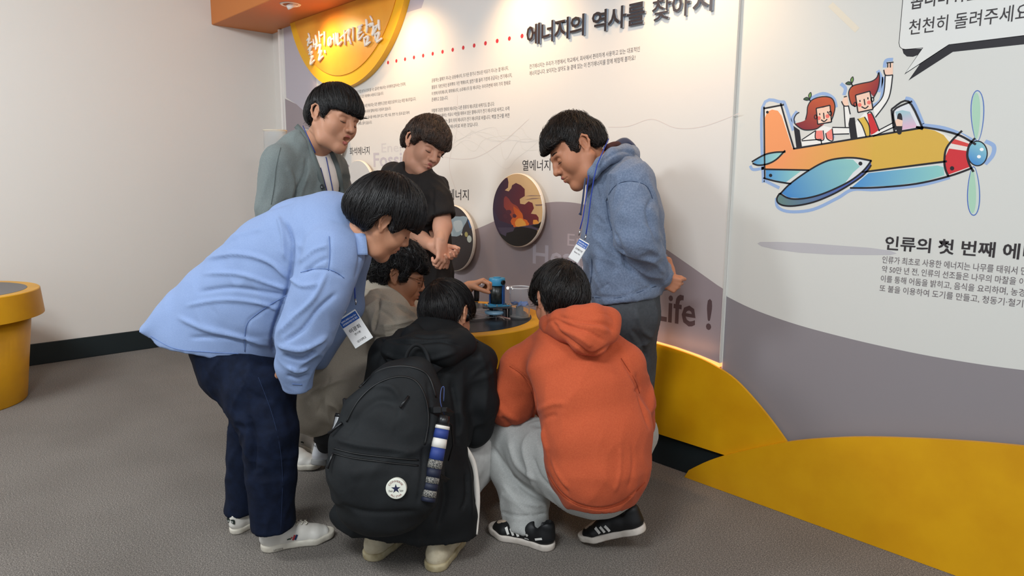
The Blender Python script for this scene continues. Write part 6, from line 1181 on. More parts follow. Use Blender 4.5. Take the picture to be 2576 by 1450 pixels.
def cloth(name, S, m, person, fold=None, lines=None, t=None, it=2, dt=0.3, label=None, grain=0.0012, mats=None, tags=False):
    V, F = S.mesh(); mi = S.face_tags(V, F) if tags else None; V = relax(V, F, it, 0.5); N = normals(V, F)
    V = V+N*(vnoise(V*9+3)*grain*2+vnoise(V*26)*grain)[:, None]
    for f_ in (fold or []): V = folds(V, N, *f_[:1], **f_[1]); 
    N = normals(V, F)
    if lines: V = crease(V, N, lines, t, dt); N = normals(V, F)
    o = link(name, mesh_np(name, V, F, mats or m, True, mi), person, label); return o, V, N
def snap(V, N, px, py, lift=0.0, tmax=None):
    """the point of a surface seen from the camera at a pixel"""
    if not hasattr(snap, 'c') or snap.c[0] is not V: X, Y = to_px(V); snap.c = (V, X, Y, (V-EYE)@CF, (N@CF) < 0.15)
    _, X, Y, D, f = snap.c; q = np.hypot(X-px, Y-py)+np.where(f, 0, 1e3)
    c = np.nonzero(q < max(9.0, q.min()+4))[0]; d = D[c]; near = c[d < d.min()+0.06]; i = near[np.argmin(q[near])]
    t = D[i]; return P(px, py, t)+N[i]*lift
def on_cloth(V, N, pts, lift, n=5):
    q = catmull([(*p, 0) for p in pts], n) if len(pts) > 2 else [np.array([pts[0][0]+(pts[1][0]-pts[0][0])*k/8, pts[0][1]+(pts[1][1]-pts[0][1])*k/8]) for k in range(9)]
    w = np.array([snap(V, N, p[0], p[1], lift) for p in q])
    for _ in range(2): w[1:-1] = w[1:-1]*0.5+(w[:-2]+w[2:])*0.25
    return list(w)

def seam(V, N, person, lines, m, r=0.0013, name='seam'):
    for l in lines: MB().tube(on_cloth(V, N, l, 0.0016, 6), r, 5).build(name, m, person, smooth=True)
def xf(V, R, o): return np.asarray(V)@R.T+o
def shoe(person, heel, toe, up=(0, 0, 1), L=None, mats=None, side=1, kind='low', laces=True, label=None, wide=1.0):
    """a shoe with its sole; heel and toe are points under the sole"""
    heel = np.asarray(heel, float); toe = np.asarray(toe, float); ln = np.linalg.norm(toe-heel) if L is None else L; x = nrm(toe-heel); z = nrm(np.asarray(up, float)-x*(np.asarray(up)@x)); y = np.cross(z, x)
    k = ln/0.29; R = np.stack([x, y, z], 1)*k; w = wide
    S = Solid(0.0042); off = 0.004*side
    S.cone((0.042, 0, 0.02), (0.12, -off, 0.02), (0.037*w, 0.05), (0.036*w, 0.05), 0.01, side=(0, 1, 0)); S.cone((0.12, -off, 0.02), (0.205, off, 0.02), (0.037*w, 0.05), (0.047*w, 0.05), 0.01, side=(0, 1, 0))
    S.cone((0.205, off, 0.02), (0.243, 0, 0.02), (0.047*w, 0.05), (0.040*w, 0.05), 0.01, side=(0, 1, 0)); S.cut((0, 0, 0.0), (0, 0, -1)); S.cut((0, 0, 0.028), (0, 0, 1))
    V, F = S.mesh(); V = relax(V, F, 1); V[:, 2] += 0.10*np.clip(V[:, 0]-0.21, 0, 1)
    U = Solid(0.0038)
    U.chain([(0.046, 0, 0.045), (0.10, -off*.5, 0.047), (0.16, 0, 0.042), (0.205, off, 0.032), (0.238, 0, 0.026)], [(0.034*w, 0.05), (0.034*w, 0.045), (0.037*w, 0.038), (0.043*w, 0.032), (0.036*w, 0.024)], 0.012, side=(0, 1, 0))
    U.chain([(0.046, 0, 0.05), (0.042, 0, 0.088)], [(0.034, 0.045), (0.030, 0.038)], 0.01, side=(0, 1, 0)); U.cone((0.10, 0, 0.062), (0.15, 0, 0.058), 0.026, 0.02, 0.02)
    U.cut((0, 0, 0.016), (0, 0, -1)); U.cone((0.060, 0, 0.085), (0.045, 0, 0.14), (0.024, 0.026), (0.028, 0.036), 0.006, side=(0, 1, 0), op='s'); U.cut((0.0, 0, 0.104), (-0.12, 0, 1))
    V2, F2 = U.mesh(); V2 = relax(V2, F2, 2); V2[:, 2] += 0.10*np.clip(V2[:, 0]-0.21, 0, 1)
    fc = V2[F2].mean(1); mi = ((((fc[:, 0]-0.222)/0.026)**2+(fc[:, 1]/0.024)**2 < 1) & (fc[:, 2] > 0.035)).astype(int) if len(mats) > 3 else None
    sh = link('shoe', mesh_np('shoe', xf(V2, R, heel), F2, [mats[0], mats[3]] if len(mats) > 3 else mats[0], True, mi), person, label)
    link('sole', mesh_np('sole', xf(V, R, heel), F, mats[1], True), sh)
    def spt(x_, z_, s_):                                                                      # point on the side of the upper
        c = V2[(np.abs(V2[:, 0]-x_) < 0.006) & (np.abs(V2[:, 2]-z_) < 0.006)]; y_ = (c[:, 1].max() if s_ > 0 else c[:, 1].min()) if len(c) else s_*0.03; return np.array([x_, y_, z_])
    if laces:
        mb = MB(); top = lambda x_, y_: (x_, y_, V2[(np.abs(V2[:, 0]-x_) < 0.006) & (np.abs(V2[:, 1]-y_) < 0.006)][:, 2].max() if len(V2[(np.abs(V2[:, 0]-x_) < 0.006) & (np.abs(V2[:, 1]-y_) < 0.006)]) else 0.08)
        for i in range(5):
            x_ = 0.108+i*0.017; pts = [np.array(top(x_+(0.004 if j % 2 else -0.004), yy))+np.array([0, 0, 0.0025]) for j, yy in enumerate((-0.019, -0.008, 0.008, 0.019))]; mb.tube(xf(np.array(pts), R, heel), 0.0026*k, 6)
        for s_ in (-1, 1): mb.tube(xf(np.array([top(0.102, 0), (0.095, s_*0.018, 0.098), (0.11, s_*0.034, 0.088), (0.118, s_*0.026, 0.080), top(0.104, s_*0.004)])+np.array([0, 0, 0.003]), R, heel), 0.0024*k, 6)
        mb.build('laces', mats[2], sh, smooth=True)
    return sh, (lambda p: heel+R@np.asarray(p, float)), spt
def side_stripe(sh, T, spt, pts, w, s_, m, name='stripe'):
    mb = MB(); q = [np.array(p, float) for p in pts]; V = []
    for i, p in enumerate(q):
        d = q[min(i+1, len(q)-1)]-q[max(i-1, 0)]; d /= np.hypot(*d)+1e-9; nn = np.array([-d[1], d[0]])*w/2
        for e in (p-nn, p+nn): a = spt(e[0], e[1], s_); a[1] += s_*0.0018; V.append(T(a))
    F = [(2*i, 2*i+2, 2*i+3, 2*i+1) for i in range(len(q)-1)]; F += [f[::-1] for f in F]
    return mb.add(V, F).build(name, m, sh)
def floor_pt(px, py, z=0.0): d = ray(px, py); return EYE+d*((z-EYE[2])/d[2])

def ribbon(mb, pts, w, th, face):
    """flat strap through pts, face = outward direction"""
    pts = [np.asarray(p, float) for p in pts]; V = []; m = len(pts)
    for i, p in enumerate(pts):
        d = nrm(pts[min(i+1, m-1)]-pts[max(i-1, 0)]); f_ = nrm(np.asarray(face)-d*(np.asarray(face)@d)); b = np.cross(d, f_)
        V += [p-b*w/2-f_*th/2, p+b*w/2-f_*th/2, p+b*w/2+f_*th/2, p-b*w/2+f_*th/2]
    F = [(4*i+k, 4*i+(k+1) % 4, 4*i+4+(k+1) % 4, 4*i+4+k) for i in range(m-1) for k in range(4)]+[(3, 2, 1, 0), tuple(4*(m-1)+k for k in range(4))]
    return mb.add(V, F)
def text_on(o, ux, uy, body_, w, h, m, parent, bold=0.01, name='lettering', arc=None):
    """body_ written centred on the point o, ux = reading direction, uy = up, both unit; arc = radius for writing on a circle (+ above, - below)"""
    GV, GF = glyphs(body_, bold); co = np.array(GV); W_ = co[:, 0].max()-co[:, 0].min(); x = (co[:, 0]-co[:, 0].min())/W_-0.5; ymx = co[:, 1].max(); y = co[:, 1]/max(ymx, 1e-6)
    V = []
    for i in range(len(co)):
        if arc: a = x[i]*w/abs(arc); r = abs(arc)+(y[i]*h if arc > 0 else -y[i]*h); sgn = 1 if arc > 0 else -1; V.append(o+ux*(math.sin(a)*r)+uy*(math.cos(a)*r*sgn))
        else: V.append(o+ux*(x[i]*w)+uy*(y[i]-0.5)*h)
    return link(name, mesh_np(name, V, [f for f in GF], m, False), parent)
# ================================================================== the seven people
A = lambda *p: np.array(p, float)
VIEW = CF
# ---------------------------------------------------------------- 1 man in the pale blue shirt, bending over from the left
def base_of(*pts): b = np.mean([floor_pt(*p) for p in pts], 0); return (b[0], b[1], 0.0)
pm = thing('person', 'person in a pale blue shirt and dark jeans bending forward, in front at the left', 'person', base_of((700, 1370), (600, 1335)))
sk1 = skin('skin_warm', '#c08a6c')
M_cham = mat('chambray', '#7f94bd', rough=0.8, spec=0.2, sheen=0.05, noise=(420, '#8ca0c6', 0.3, 0.72), bump=(900, 0.25, 2))
M_denim = mat('dark_denim', '#0c1324', rough=0.85, spec=0.2, noise=(30, '#131d33', 0.35, 0.75), bump=(700, 0.3, 2))
st = [((540, 868), 2.62, 165), ((595, 803), 2.60, 160), ((662, 745), 2.56, 158), ((722, 682), 2.52, 152), ((778, 630), 2.49, 137), ((830, 590), 2.47, 108), ((872, 567), 2.46, 72)]
S = Solid(0.0065); pts = [P(*p, t) for p, t, r in st]; rs = [(0.19, r*t/FPX) for p, t, r in st]; rs[-1] = (0.10, rs[-1][1]); rs[-2] = (0.17, rs[-2][1])
S.chain(pts, rs, 0.015, side=VIEW); S.cone(P(470, 800, 2.62), P(392, 832, 2.62), (0.13, 0.10), (0.10, 0.035), 0.04, side=VIEW)
S.cut(P(520, 880, 2.6), cam_dir((-0.17, -1, 0.0)), 0.004); S.cut(P(420, 858, 2.6), cam_dir((-0.55, -1, 0.0)), 0.004)
S.cone(P(500, 925, 2.63), P(590, 830, 2.6), (0.165, 150*2.62/FPX), (0.15, 140*2.6/FPX), 0.006, side=VIEW, op='s')
S.cone(P(830, 585, 2.46), P(838, 640, 2.33), 0.105, 0.10, 0.05)
S.cone(P(838, 600, 2.48), P(870, 640, 2.66), 0.10, 0.09, 0.05)                                   # far shoulder
S.chain([P(870, 640, 2.66), P(868, 770, 2.74), P(800, 900, 2.80)], [0.09, 0.07, 0.05], 0.03)
S.chain([P(838, 640, 2.32), P(803, 745, 2.30), P(764, 845, 2.31), P(742, 915, 2.33), P(748, 968, 2.36)], [0.102, 0.096, 0.092, 0.066, 0.052], 0.014)
S.trim(P(748, 978, 2.365), P(748, 978, 2.365)-P(742, 915, 2.33), 0.046)
W1 = [([(735, 508), (680, 525), (620, 548)], 3, -0.004), ([(520, 652), (600, 640), (680, 660), (722, 700)], 9, 0.008), ([(515, 690), (600, 690), (680, 715), (722, 728)], 8, 0.007), ([(500, 735), (580, 725), (660, 735), (718, 745)], 9, -0.006),
      ([(470, 770), (560, 755), (650, 762), (700, 780)], 8, 0.006), ([(450, 800), (520, 830), (590, 845), (680, 870)], 10, 0.007), ([(480, 850), (560, 850), (640, 865)], 7, -0.005), ([(720, 560), (735, 600), (735, 650), (726, 720)], 6, -0.012), ([(700, 545), (712, 590), (716, 650)], 9, 0.007),
      ([(726, 720), (700, 790), (684, 850), (690, 890)], 5, -0.012), ([(828, 595), (830, 640), (826, 680)], 3, -0.004), ([(770, 680), (820, 678), (862, 695)], 4, -0.005), ([(755, 660), (790, 630), (822, 620)], 7, 0.006), ([(760, 690), (800, 660), (826, 650)], 6, -0.005),
      ([(730, 700), (760, 720), (800, 715)], 8, 0.007), ([(700, 840), (740, 800), (790, 750), (820, 690)], 10, 0.009), ([(715, 860), (760, 830), (800, 780), (845, 740)], 9, -0.009), ([(700, 870), (760, 880), (820, 850)], 8, 0.009), ([(715, 895), (760, 905), (790, 885)], 6, -0.009),
      ([(725, 925), (750, 935), (775, 925)], 6, 0.007), ([(722, 945), (750, 953), (775, 945)], 3, -0.006), ([(900, 600), (905, 650), (895, 700)], 4, -0.005), ([(700, 760), (650, 790), (622, 815), (618, 880)], 3, -0.003), ([(560, 610), (600, 590), (660, 575)], 12, 0.004)]
shirt, Vs, Ns = cloth('shirt', S, M_cham, pm, fold=[(cam_dir((0.8, -0.35, 0)), dict(fa=3, fc=9, amp=0.014, where=[(P(640, 760, 2.4), 0.22)])), (cam_dir((0.75, -0.6, 0)), dict(fa=4, fc=20, amp=0.012, where=[(P(790, 660, 2.3), 0.11), (P(760, 890, 2.25), 0.12)], seed=4))], lines=[(a_, max(4.0, b_*0.6), c_*1.35) for a_, b_, c_ in W1])
H1 = Head((965, 566), 2.28, EAR_R, (0.74, -0.50, 0.45), (0.50, 0.85, -0.12), 1.04)
neck1 = P(878, 572, 2.46)
seam(Vs, Ns, shirt, [[(828, 595), (830, 640), (826, 682)], [(757, 686), (800, 676), (840, 682), (865, 700)], [(722, 745), (690, 760), (640, 795), (618, 825), (616, 885)], [(380, 846), (440, 878), (520, 886), (600, 890)], [(735, 966), (760, 968)]], mat('chambray_seam', '#6079ab', rough=0.9))
hd = build_head(H1, neck1, 0.060, fat=1.12)
j = dict(neck=P(885, 575, 2.45), chest=P(800, 620, 2.5), waist=P(690, 710, 2.55), hips=P(590, 830, 2.6), side=VIEW, shl=P(868, 640, 2.66), ell=P(866, 770, 2.74), wrl=P(800, 890, 2.8), shr=P(838, 640, 2.33), elr=P(770, 840, 2.32), wrr=P(745, 935, 2.36),
         hpl=P(610, 920, 2.66), knl=P(630, 1045, 2.66), anl=P(603, 1290, 2.68), hpr=P(645, 960, 2.5), knr=P(680, 1110, 2.46), anr=P(690, 1320, 2.5))
hs = Solid(0.0045); hand(hs, P(735, 925, 2.38), cam_dir((-0.5, -0.35, 0.8)), cam_dir((0, -1, -0.3)), 1); hand(hs, P(798, 892, 2.8), cam_dir((-0.5, -0.5, 0.6)), cam_dir((0, -1, 0)), -1)
body(pm, hd, j, sk1, hs); eyes_and_brows(H1, pm)
build_hair(H1, pm, H_black, top=0.034, side=0.034, back=0.030, fringe=0.022, nape=-0.060, whorl=(-0.045, 0.02, 0.11), n=1700, length=0.12, sideburn=-0.022, seed=2, part_noise=0.004, width=0.0024, lift=0.002, free_stop=1.0)
# collar
mb = MB(); axn = nrm(P(930, 560, 2.38)-neck1); cc = P(893, 572, 2.43)
e1 = nrm(np.cross(axn, VIEW)); e2 = np.cross(axn, e1)
def collar(name, c, ax, r0, r1, h, m, person, gap=None, n=40, th=0.004, gapw=0.5, squash=1.0, tilt=0.0):
    ax = nrm(ax); e1 = nrm(np.cross(ax, (0.3, 0.2, 0.9) if abs(ax[2]) < .9 else (1, 0, 0))); e2 = np.cross(ax, e1); V = []; F = []; ga = None
    if gap is not None: g = np.asarray(gap)-ax*(np.asarray(gap)@ax); ga = math.atan2(g@e2, g@e1)
    ks = []
    for i in range(n+1):
        a = (ga or 0)+ (gapw/2 if ga is not None else 0)+(2*math.pi-(gapw if ga is not None else 0))*i/n; d = e1*math.cos(a)+e2*math.sin(a)
        for r, z in ((r0, 0), (r1, h), (r1+th*1.5, h*1.03), (r1+th*2.6, h*0.75), (r0+th*2.8, h*0.12), (r0+th, 0)): V.append(c+d*r*(1.0)+ax*z)
    for i in range(n):
        for k in range(6): F.append((i*6+k, (i+1)*6+k, (i+1)*6+(k+1) % 6, i*6+(k+1) % 6))
    F += [tuple(range(6)), tuple(n*6+k for k in range(5, -1, -1))]
    return MB().add(V, F).build(name, m, person, smooth=True)
collar('collar', P(880, 574, 2.45), P(935, 572, 2.38)-P(880, 574, 2.45), 0.098, 0.078, 0.052, M_cham, pm, gap=cam_dir((0.2, -1, 0.6)), gapw=0.4, th=0.005)
mb = MB(); ribbon(mb, on_cloth(Vs, Ns, [(868, 506), (879, 540), (890, 575), (900, 608), (904, 642)], 0.012, 5), 0.040, 0.007, -CF); cl_ = mb.build('collar', M_cham, pm, smooth=True)
# jeans
S = Solid(0.0065)
S.chain([P(585, 860, 2.6), P(612, 905, 2.6), P(650, 985, 2.52)], [(0.165, 0.15), (0.16, 0.165), (0.13, 0.125)], 0.03, side=VIEW)
S.chain([P(650, 985, 2.50), P(678, 1095, 2.46), P(683, 1200, 2.47), P(686, 1325, 2.50), P(688, 1380, 2.50)], [0.125, 0.095, 0.080, 0.074, 0.074], 0.014)
S.chain([P(600, 920, 2.66), P(630, 1040, 2.66), P(617, 1150, 2.67), P(604, 1285, 2.68), P(602, 1340, 2.68)], [0.13, 0.078, 0.064, 0.058, 0.058], 0.02)
S.trim(P(688, 1326, 2.50), A(0.03, 0, -1), 0.075); S.trim(P(603, 1286, 2.68), A(0, 0, -1), 0.059)

jeans, Vj, Nj = cloth('jeans', S, M_denim, pm, fold=[(cam_dir((1, 0.25, 0)), dict(fa=6, fc=20, amp=0.014, where=[(P(670, 1110, 2.4), 0.14), (P(600, 1060, 2.6), 0.12)])), (cam_dir((0.4, 1, 0)), dict(fa=3, fc=14, amp=0.009, seed=5))],
      lines=[([(650, 950), (690, 1060), (710, 1180), (708, 1330)], 2.2, 0.0025), ([(590, 930), (630, 990), (690, 1010)], 7, -0.007), ([(625, 1045), (640, 1100), (636, 1200)], 6, -0.010), ([(500, 895), (548, 905), (530, 930)], 2, 0.002)], grain=0.0006)
seam(Vj, Nj, jeans, [[(650, 950), (690, 1060), (710, 1180), (706, 1335)]], mat('denim_stitch', '#1d2c4a', rough=0.9), 0.001)
M_leath = mat('white_leather', '#dcd8d0', rough=0.45, noise=(14, '#cfc9bf', 0.4, 0.8)); M_sole = mat('rubber_white', '#d2cbbd', rough=0.6, noise=(30, '#b7ae9e', 0.4, 0.8)); M_lace = mat('lace_cream', '#ddd6c6', rough=0.8)
sh, T, sp = shoe(pm, floor_pt(652, 1388), floor_pt(846, 1348), mats=(M_leath, M_sole, M_lace), side=-1)
for c_, dz in (('#1c2c54', 0), ('#a83038', 0.008)): side_stripe(sh, T, sp, [(0.128-dz, 0.036), (0.136-dz, 0.056)], 0.007, -1, mat('stripe_'+c_[1:], c_, rough=0.5))
# reptile emblem: green body, red tail
em = [(0.105, 0.044, '#24382c'), (0.100, 0.046, '#24382c'), (0.110, 0.046, '#b0353a')]
side_stripe(sh, T, sp, [(0.113, 0.043), (0.106, 0.045), (0.099, 0.043)], 0.005, -1, mat('emblem_green', '#22352b')); side_stripe(sh, T, sp, [(0.118, 0.050), (0.113, 0.045)], 0.004, -1, mat('emblem_red', '#a8322f'))
o_ = T((0.066, -0.0405, 0.014)); x_ = nrm(T((1, 0, 0))-T((0, 0, 0))); text_on(o_+nrm(np.cross(x_, (0, 0, 1)))*0.001, x_, A(0, 0, 1), 'LACOSTE', 0.032, 0.006, K1, sh, 0.02)
sh, T, sp = shoe(pm, floor_pt(580, 1348), floor_pt(700, 1283), mats=(M_leath, M_sole, M_lace), side=1, laces=False)
hb = T((0.006, 0, 0.068)); xb = nrm(np.cross((0, 0, 1), T((1, 0, 0))-T((0, 0, 0)))); MB().box(hb+x_*0, (0.004, 0.042, 0.016), np.stack([np.cross(xb, (0, 0, 1)), xb, A(0, 0, 1)], 1), 0.002).build('heel_tab', mat('tab_green', '#15211c', rough=0.4), sh)
text_on(hb-nrm(T((1, 0, 0))-T((0, 0, 0)))*0.0035, -xb if (-xb)@CR > 0 else xb, A(0, 0, 1), 'LACOSTE', 0.032, 0.007, mat('tab_white', '#cfcfc8'), sh, 0.02)

# ---------------------------------------------------------------- 2 man in the grey cardigan
pm = thing('person', 'person standing in a grey-green cardigan over a white tee, at the back left', 'person', tuple(P(735, 1130, 3.45)*A(1, 1, 0)))
M_card = mat('cardigan_knit', '#69706f', rough=0.9, sheen=0.1, noise=(200, '#747d7b', 0.3, 0.7), bump=(600, 0.4, 2)); M_tee = mat('white_tee', '#e6e0da', rough=0.85, sheen=0.1, bump=(500, 0.1, 2))
M_dtr = mat('dark_trousers', '#1c1c1f', rough=0.8)
t2 = 3.15; S = Solid(0.007); sd2 = cam_dir((0.45, 0, 0.9))
S.chain([P(780, 375, 3.18), P(768, 440, 3.2), P(765, 540, 3.24), P(765, 680, 3.3), P(762, 760, 3.32)], [(0.11, 0.085), (0.175, 0.135), (0.175, 0.14), (0.18, 0.145), (0.19, 0.15)], 0.02, side=sd2)
S.cone(P(765, 375, 3.18), P(705, 410, 3.08), 0.075, 0.080, 0.04); S.cone(P(800, 385, 3.2), P(830, 425, 3.4), 0.07, 0.075, 0.04)
S.chain([P(706, 415, 3.06), P(690, 530, 3.06), P(700, 640, 3.05)], [0.080, 0.070, 0.058], 0.014); S.chain([P(835, 430, 3.42), P(840, 560, 3.45), P(820, 680, 3.4)], [0.078, 0.065, 0.055], 0.02)
S.cone(P(795, 300, 3.12), P(796, 366, 3.14), 0.072, 0.058, 0.01, op='s')
V, F = S.mesh(); V = relax(V, F, 2, 0.5); N = normals(V, F); V = V+N*(vnoise(V*9+3)*0.002)[:, None]
opn = [(748, 318), (768, 352), (785, 395), (800, 436), (810, 478), (813, 530), (858, 530), (856, 480), (850, 440), (838, 402), (822, 366), (860, 320), (800, 290)]
fc = V[F].mean(1); fx, fy = to_px(fc); fn_ = N[F].mean(1)@CF; ins = np.array([_inside((x, y), opn) for x, y in zip(fx, fy)]) & (fn_ < 0.05)
Vt, Nt = V, N
link('tee', mesh_np('tee', V, F[ins], M_tee, True), pm)
Vc = folds(V, N, cam_dir((0.35, 1, 0)), fa=3, fc=15, amp=0.010); Nc = normals(Vc, F)
Vc = crease(Vc, Nc, [([(735, 515), (745, 480), (765, 440), (770, 400)], 4, -0.012), ([(750, 515), (762, 470), (778, 430)], 5, 0.008), ([(722, 420), (735, 460), (728, 510)], 6, 0.008), ([(700, 520), (720, 505), (735, 515)], 4, -0.008)])
Vc = Vc+Nc*0.006; card = link('cardigan', mesh_np('cardigan', Vc, F[~ins], M_card, True), pm)
for pth in ([(748, 322), (768, 354), (785, 396), (800, 437), (810, 479), (813, 520)], [(822, 368), (838, 402), (849, 440), (855, 480), (856, 520)]):
    w_ = on_cloth(Vt, Nt, pth, 0.008, 5); ribbon(MB(), w_, 0.024, 0.010, -CF).build('button_band', mat('cardigan_band', '#5d6462', rough=0.9), card, smooth=True)
seam(Vc, Nc, card, [[(706, 372), (695, 420), (690, 470), (682, 515)]], mat('cardigan_seam', '#58605f', rough=0.9))
H2 = Head((796, 287), 3.02, EAR_R, (0.80, -0.26, -0.42), (0.25, 0.95, -0.05), 1.12)
hd = build_head(H2, P(788, 372, 3.16), 0.066, mouth='open', fat=1.10)
j = dict(neck=P(790, 365, 3.16), chest=P(775, 450, 3.2), waist=P(770, 600, 3.3), hips=P(765, 720, 3.3), side=sd2, shl=P(830, 425, 3.4), ell=P(840, 560, 3.45), wrl=P(820, 680, 3.4), shr=P(712, 415, 3.1), elr=P(692, 535, 3.07), wrr=P(700, 640, 3.06),
         hpl=P(780, 750, 3.4), knl=P(770, 930, 3.45), anl=P(748, 1085, 3.5), hpr=P(730, 750, 3.3), knr=P(700, 940, 3.3), anr=P(690, 1120, 3.35))
hs = Solid(0.0045); hand(hs, P(700, 640, 3.06), cam_dir((0.2, -1, 0)), cam_dir((0.3, 0, 1)), 1); hand(hs, P(820, 680, 3.4), cam_dir((-0.2, -1, 0)), cam_dir((-0.3, 0, 1)), -1)
body(pm, hd, j, skin('skin_tan', '#b9866a'), hs); eyes_and_brows(H2, pm)
build_hair(H2, pm, H_black, top=0.022, side=0.016, back=0.014, fringe=0.026, nape=-0.045, whorl=(-0.05, 0, 0.1), n=1500, length=0.11, sideburn=-0.008, seed=3, part_noise=0.003, width=0.0020, lift=0.002, free_stop=0.9)
ln = thing('lanyard', 'thin blue lanyard cord round the neck of the person in the cardigan', 'lanyard', tuple(P(800, 420, 2.98)))
mb = MB().tube([P(762, 317, 3.06), P(766, 326, 3.02), P(780, 356, 2.985)]+[snap(Vt, Nt, x, y, 0.006) for x, y in ((797, 395), (806, 428), (816, 464), (823, 492), (830, 516), (834, 540))], 0.0022, 6)
mb.build('cord', mat('lanyard_blue', '#2a3f86', rough=0.6), ln, smooth=True)
MB().tube([snap(Vt, Nt, x, y, 0.006) for x, y in ((812, 372), (819, 400), (827, 440), (836, 485), (842, 515))], 0.0022, 6).build('cord', MATS['lanyard_blue'], ln, smooth=True)
for k, (x, y) in enumerate(((806, 468), (840, 493))):
    c = snap(Vt, Nt, x, y, 0.016); MB().lathe(c, [(0.0, 0.0), (0.009, 0.0), (0.010, 0.003), (0.007, 0.004), (0, 0.003)], 16, axis=-CF).build('button', M_black, card)
S = Solid(0.008); S.chain([P(762, 740, 3.32), P(730, 770, 3.3), P(702, 940, 3.3), P(692, 1100, 3.35)], [0.15, 0.11, 0.085, 0.07], 0.02); S.chain([P(765, 745, 3.34), P(785, 770, 3.4), P(772, 930, 3.44), P(752, 1040, 3.48)], [0.14, 0.11, 0.08, 0.066], 0.02)
cloth('trousers', S, M_dtr, pm, fold=[(A(0, 0, 1), dict(fa=3, fc=14, amp=0.01))])
sh, T, sp = shoe(pm, P(738, 1090, 3.52)*A(1, 1, 0), P(738, 1090, 3.52)*A(1, 1, 0)+nrm(cam_dir((0.85, 0, -0.55))*A(1, 1, 0))*0.29, mats=(M_leath, M_sole, M_lace), side=-1, laces=False)
side_stripe(sh, T, sp, [(0.118, 0.045), (0.108, 0.048), (0.098, 0.045)], 0.007, -1, MATS['emblem_green'])
b_ = P(690, 1180, 3.35)*A(1, 1, 0); shoe(pm, b_, b_+nrm(cam_dir((0.8, 0, -0.4))*A(1, 1, 0))*0.29, mats=(M_leath, M_sole, M_lace), side=-1, laces=False)

# ---------------------------------------------------------------- 3 man in the black tee
pm = thing('person', 'person standing with clasped hands in a loose black tee, behind the table', 'person', tuple(P(1045, 1080, 3.75)*A(1, 1, 0)))
M_btee = mat('black_tee', '#1b1716', rough=0.85, noise=(60, '#211c1a', 0.3, 0.7)); t3 = 3.5; sd3 = cam_dir((0.9, 0, 0.35)); S = Solid(0.007)
S.chain([P(1043, 446, 3.5), P(1048, 485, 3.5), P(1058, 560, 3.55), P(1062, 690, 3.6), P(1062, 735, 3.6)], [(0.10, 0.075), (0.155, 0.10), (0.150, 0.115), (0.155, 0.12), (0.16, 0.125)], 0.02, side=sd3)
S.cone(P(1052, 448, 3.5), P(1088, 472, 3.47), 0.062, 0.068, 0.04); S.cone(P(1030, 440, 3.5), P(996, 455, 3.58), 0.062, 0.068, 0.04)
S.chain([P(1090, 474, 3.46), P(1102, 505, 3.43), P(1112, 549, 3.405)], [0.072, 0.072, 0.070], 0.012); S.chain([P(990, 445, 3.58), P(976, 500, 3.6), P(972, 545, 3.58)], [0.072, 0.07, 0.068], 0.014)
S.trim(P(1112, 549, 3.405), P(1112, 549, 3.405)-P(1102, 505, 3.43), 0.068)
S.cone(P(1050, 395, 3.40), P(1044, 424, 3.47), 0.080, 0.056, 0.006, op='s')
tee3, V3, N3 = cloth('tee', S, M_btee, pm, fold=[(cam_dir((0.1, 1, 0)), dict(fa=3, fc=13, amp=0.013)), (cam_dir((0.6, -1, 0)), dict(fa=4, fc=18, amp=0.01, where=[(P(1095, 500, 3.4), 0.12)]))],
    lines=[([(1075, 474), (1105, 474)], 1.5, -0.003), ([(1090, 475), (1088, 520), (1092, 555)], 4, -0.008), ([(1060, 430), (1050, 500), (1056, 600), (1050, 690)], 7, 0.006)])
H3 = Head((1030, 354), 3.43, EAR_R, (0.60, -0.46, -0.66), (0.40, 0.86, -0.10), 1.08)
hd = build_head(H3, P(1040, 430, 3.52), 0.056, fat=0.92, frown=1.4)
j = dict(neck=P(1042, 440, 3.52), chest=P(1048, 500, 3.52), waist=P(1058, 600, 3.58), hips=P(1062, 720, 3.6), side=sd3, shl=P(994, 462, 3.58), ell=P(972, 555, 3.58), wrl=P(1082, 612, 3.36), shr=P(1086, 480, 3.47), elr=P(1112, 552, 3.42), wrr=P(1108, 606, 3.30),
         hpl=P(1035, 765, 3.74), knl=P(1035, 920, 3.8), anl=P(1035, 1045, 3.84), hpr=P(1083, 765, 3.74), knr=P(1080, 920, 3.8), anr=P(1080, 1045, 3.84))
hs = Solid(0.0034)
hs.chain([P(1112, 545, 3.42), P(1113, 572, 3.38), P(1109, 612, 3.31)], [0.045, 0.044, 0.030], 0.02); hs.chain([P(975, 560, 3.57), P(1020, 584, 3.5), P(1060, 603, 3.42), P(1092, 620, 3.33)], [0.046, 0.044, 0.038, 0.029], 0.02)
hand(hs, P(1109, 614, 3.30), cam_dir((0.10, -0.95, -0.2)), cam_dir((-0.7, -0.1, 0.5)), -1, 0.95, curl=(1.0, 1.05, 1.1, 1.15), thumb=(0.7, 0.8, 0.2)); hand(hs, P(1093, 621, 3.33), cam_dir((0.80, -0.55, -0.15)), cam_dir((-0.1, 0.5, -0.6)), 1, 0.95, curl=(0.75, 0.8, 0.85, 0.9), thumb=(0.5, 0.9, 0.3))
body(pm, hd, j, skin('skin_light', '#c9947a'), hs); eyes_and_brows(H3, pm, col=H_brown)
build_hair(H3, pm, H_brown, top=0.030, side=0.022, back=0.020, fringe=0.025, nape=-0.045, whorl=(-0.05, 0, 0.1), n=1300, length=0.075, curl=0.35, sideburn=-0.010, seed=4, free_stop=0.9, part_noise=0.006, width=0.0024)
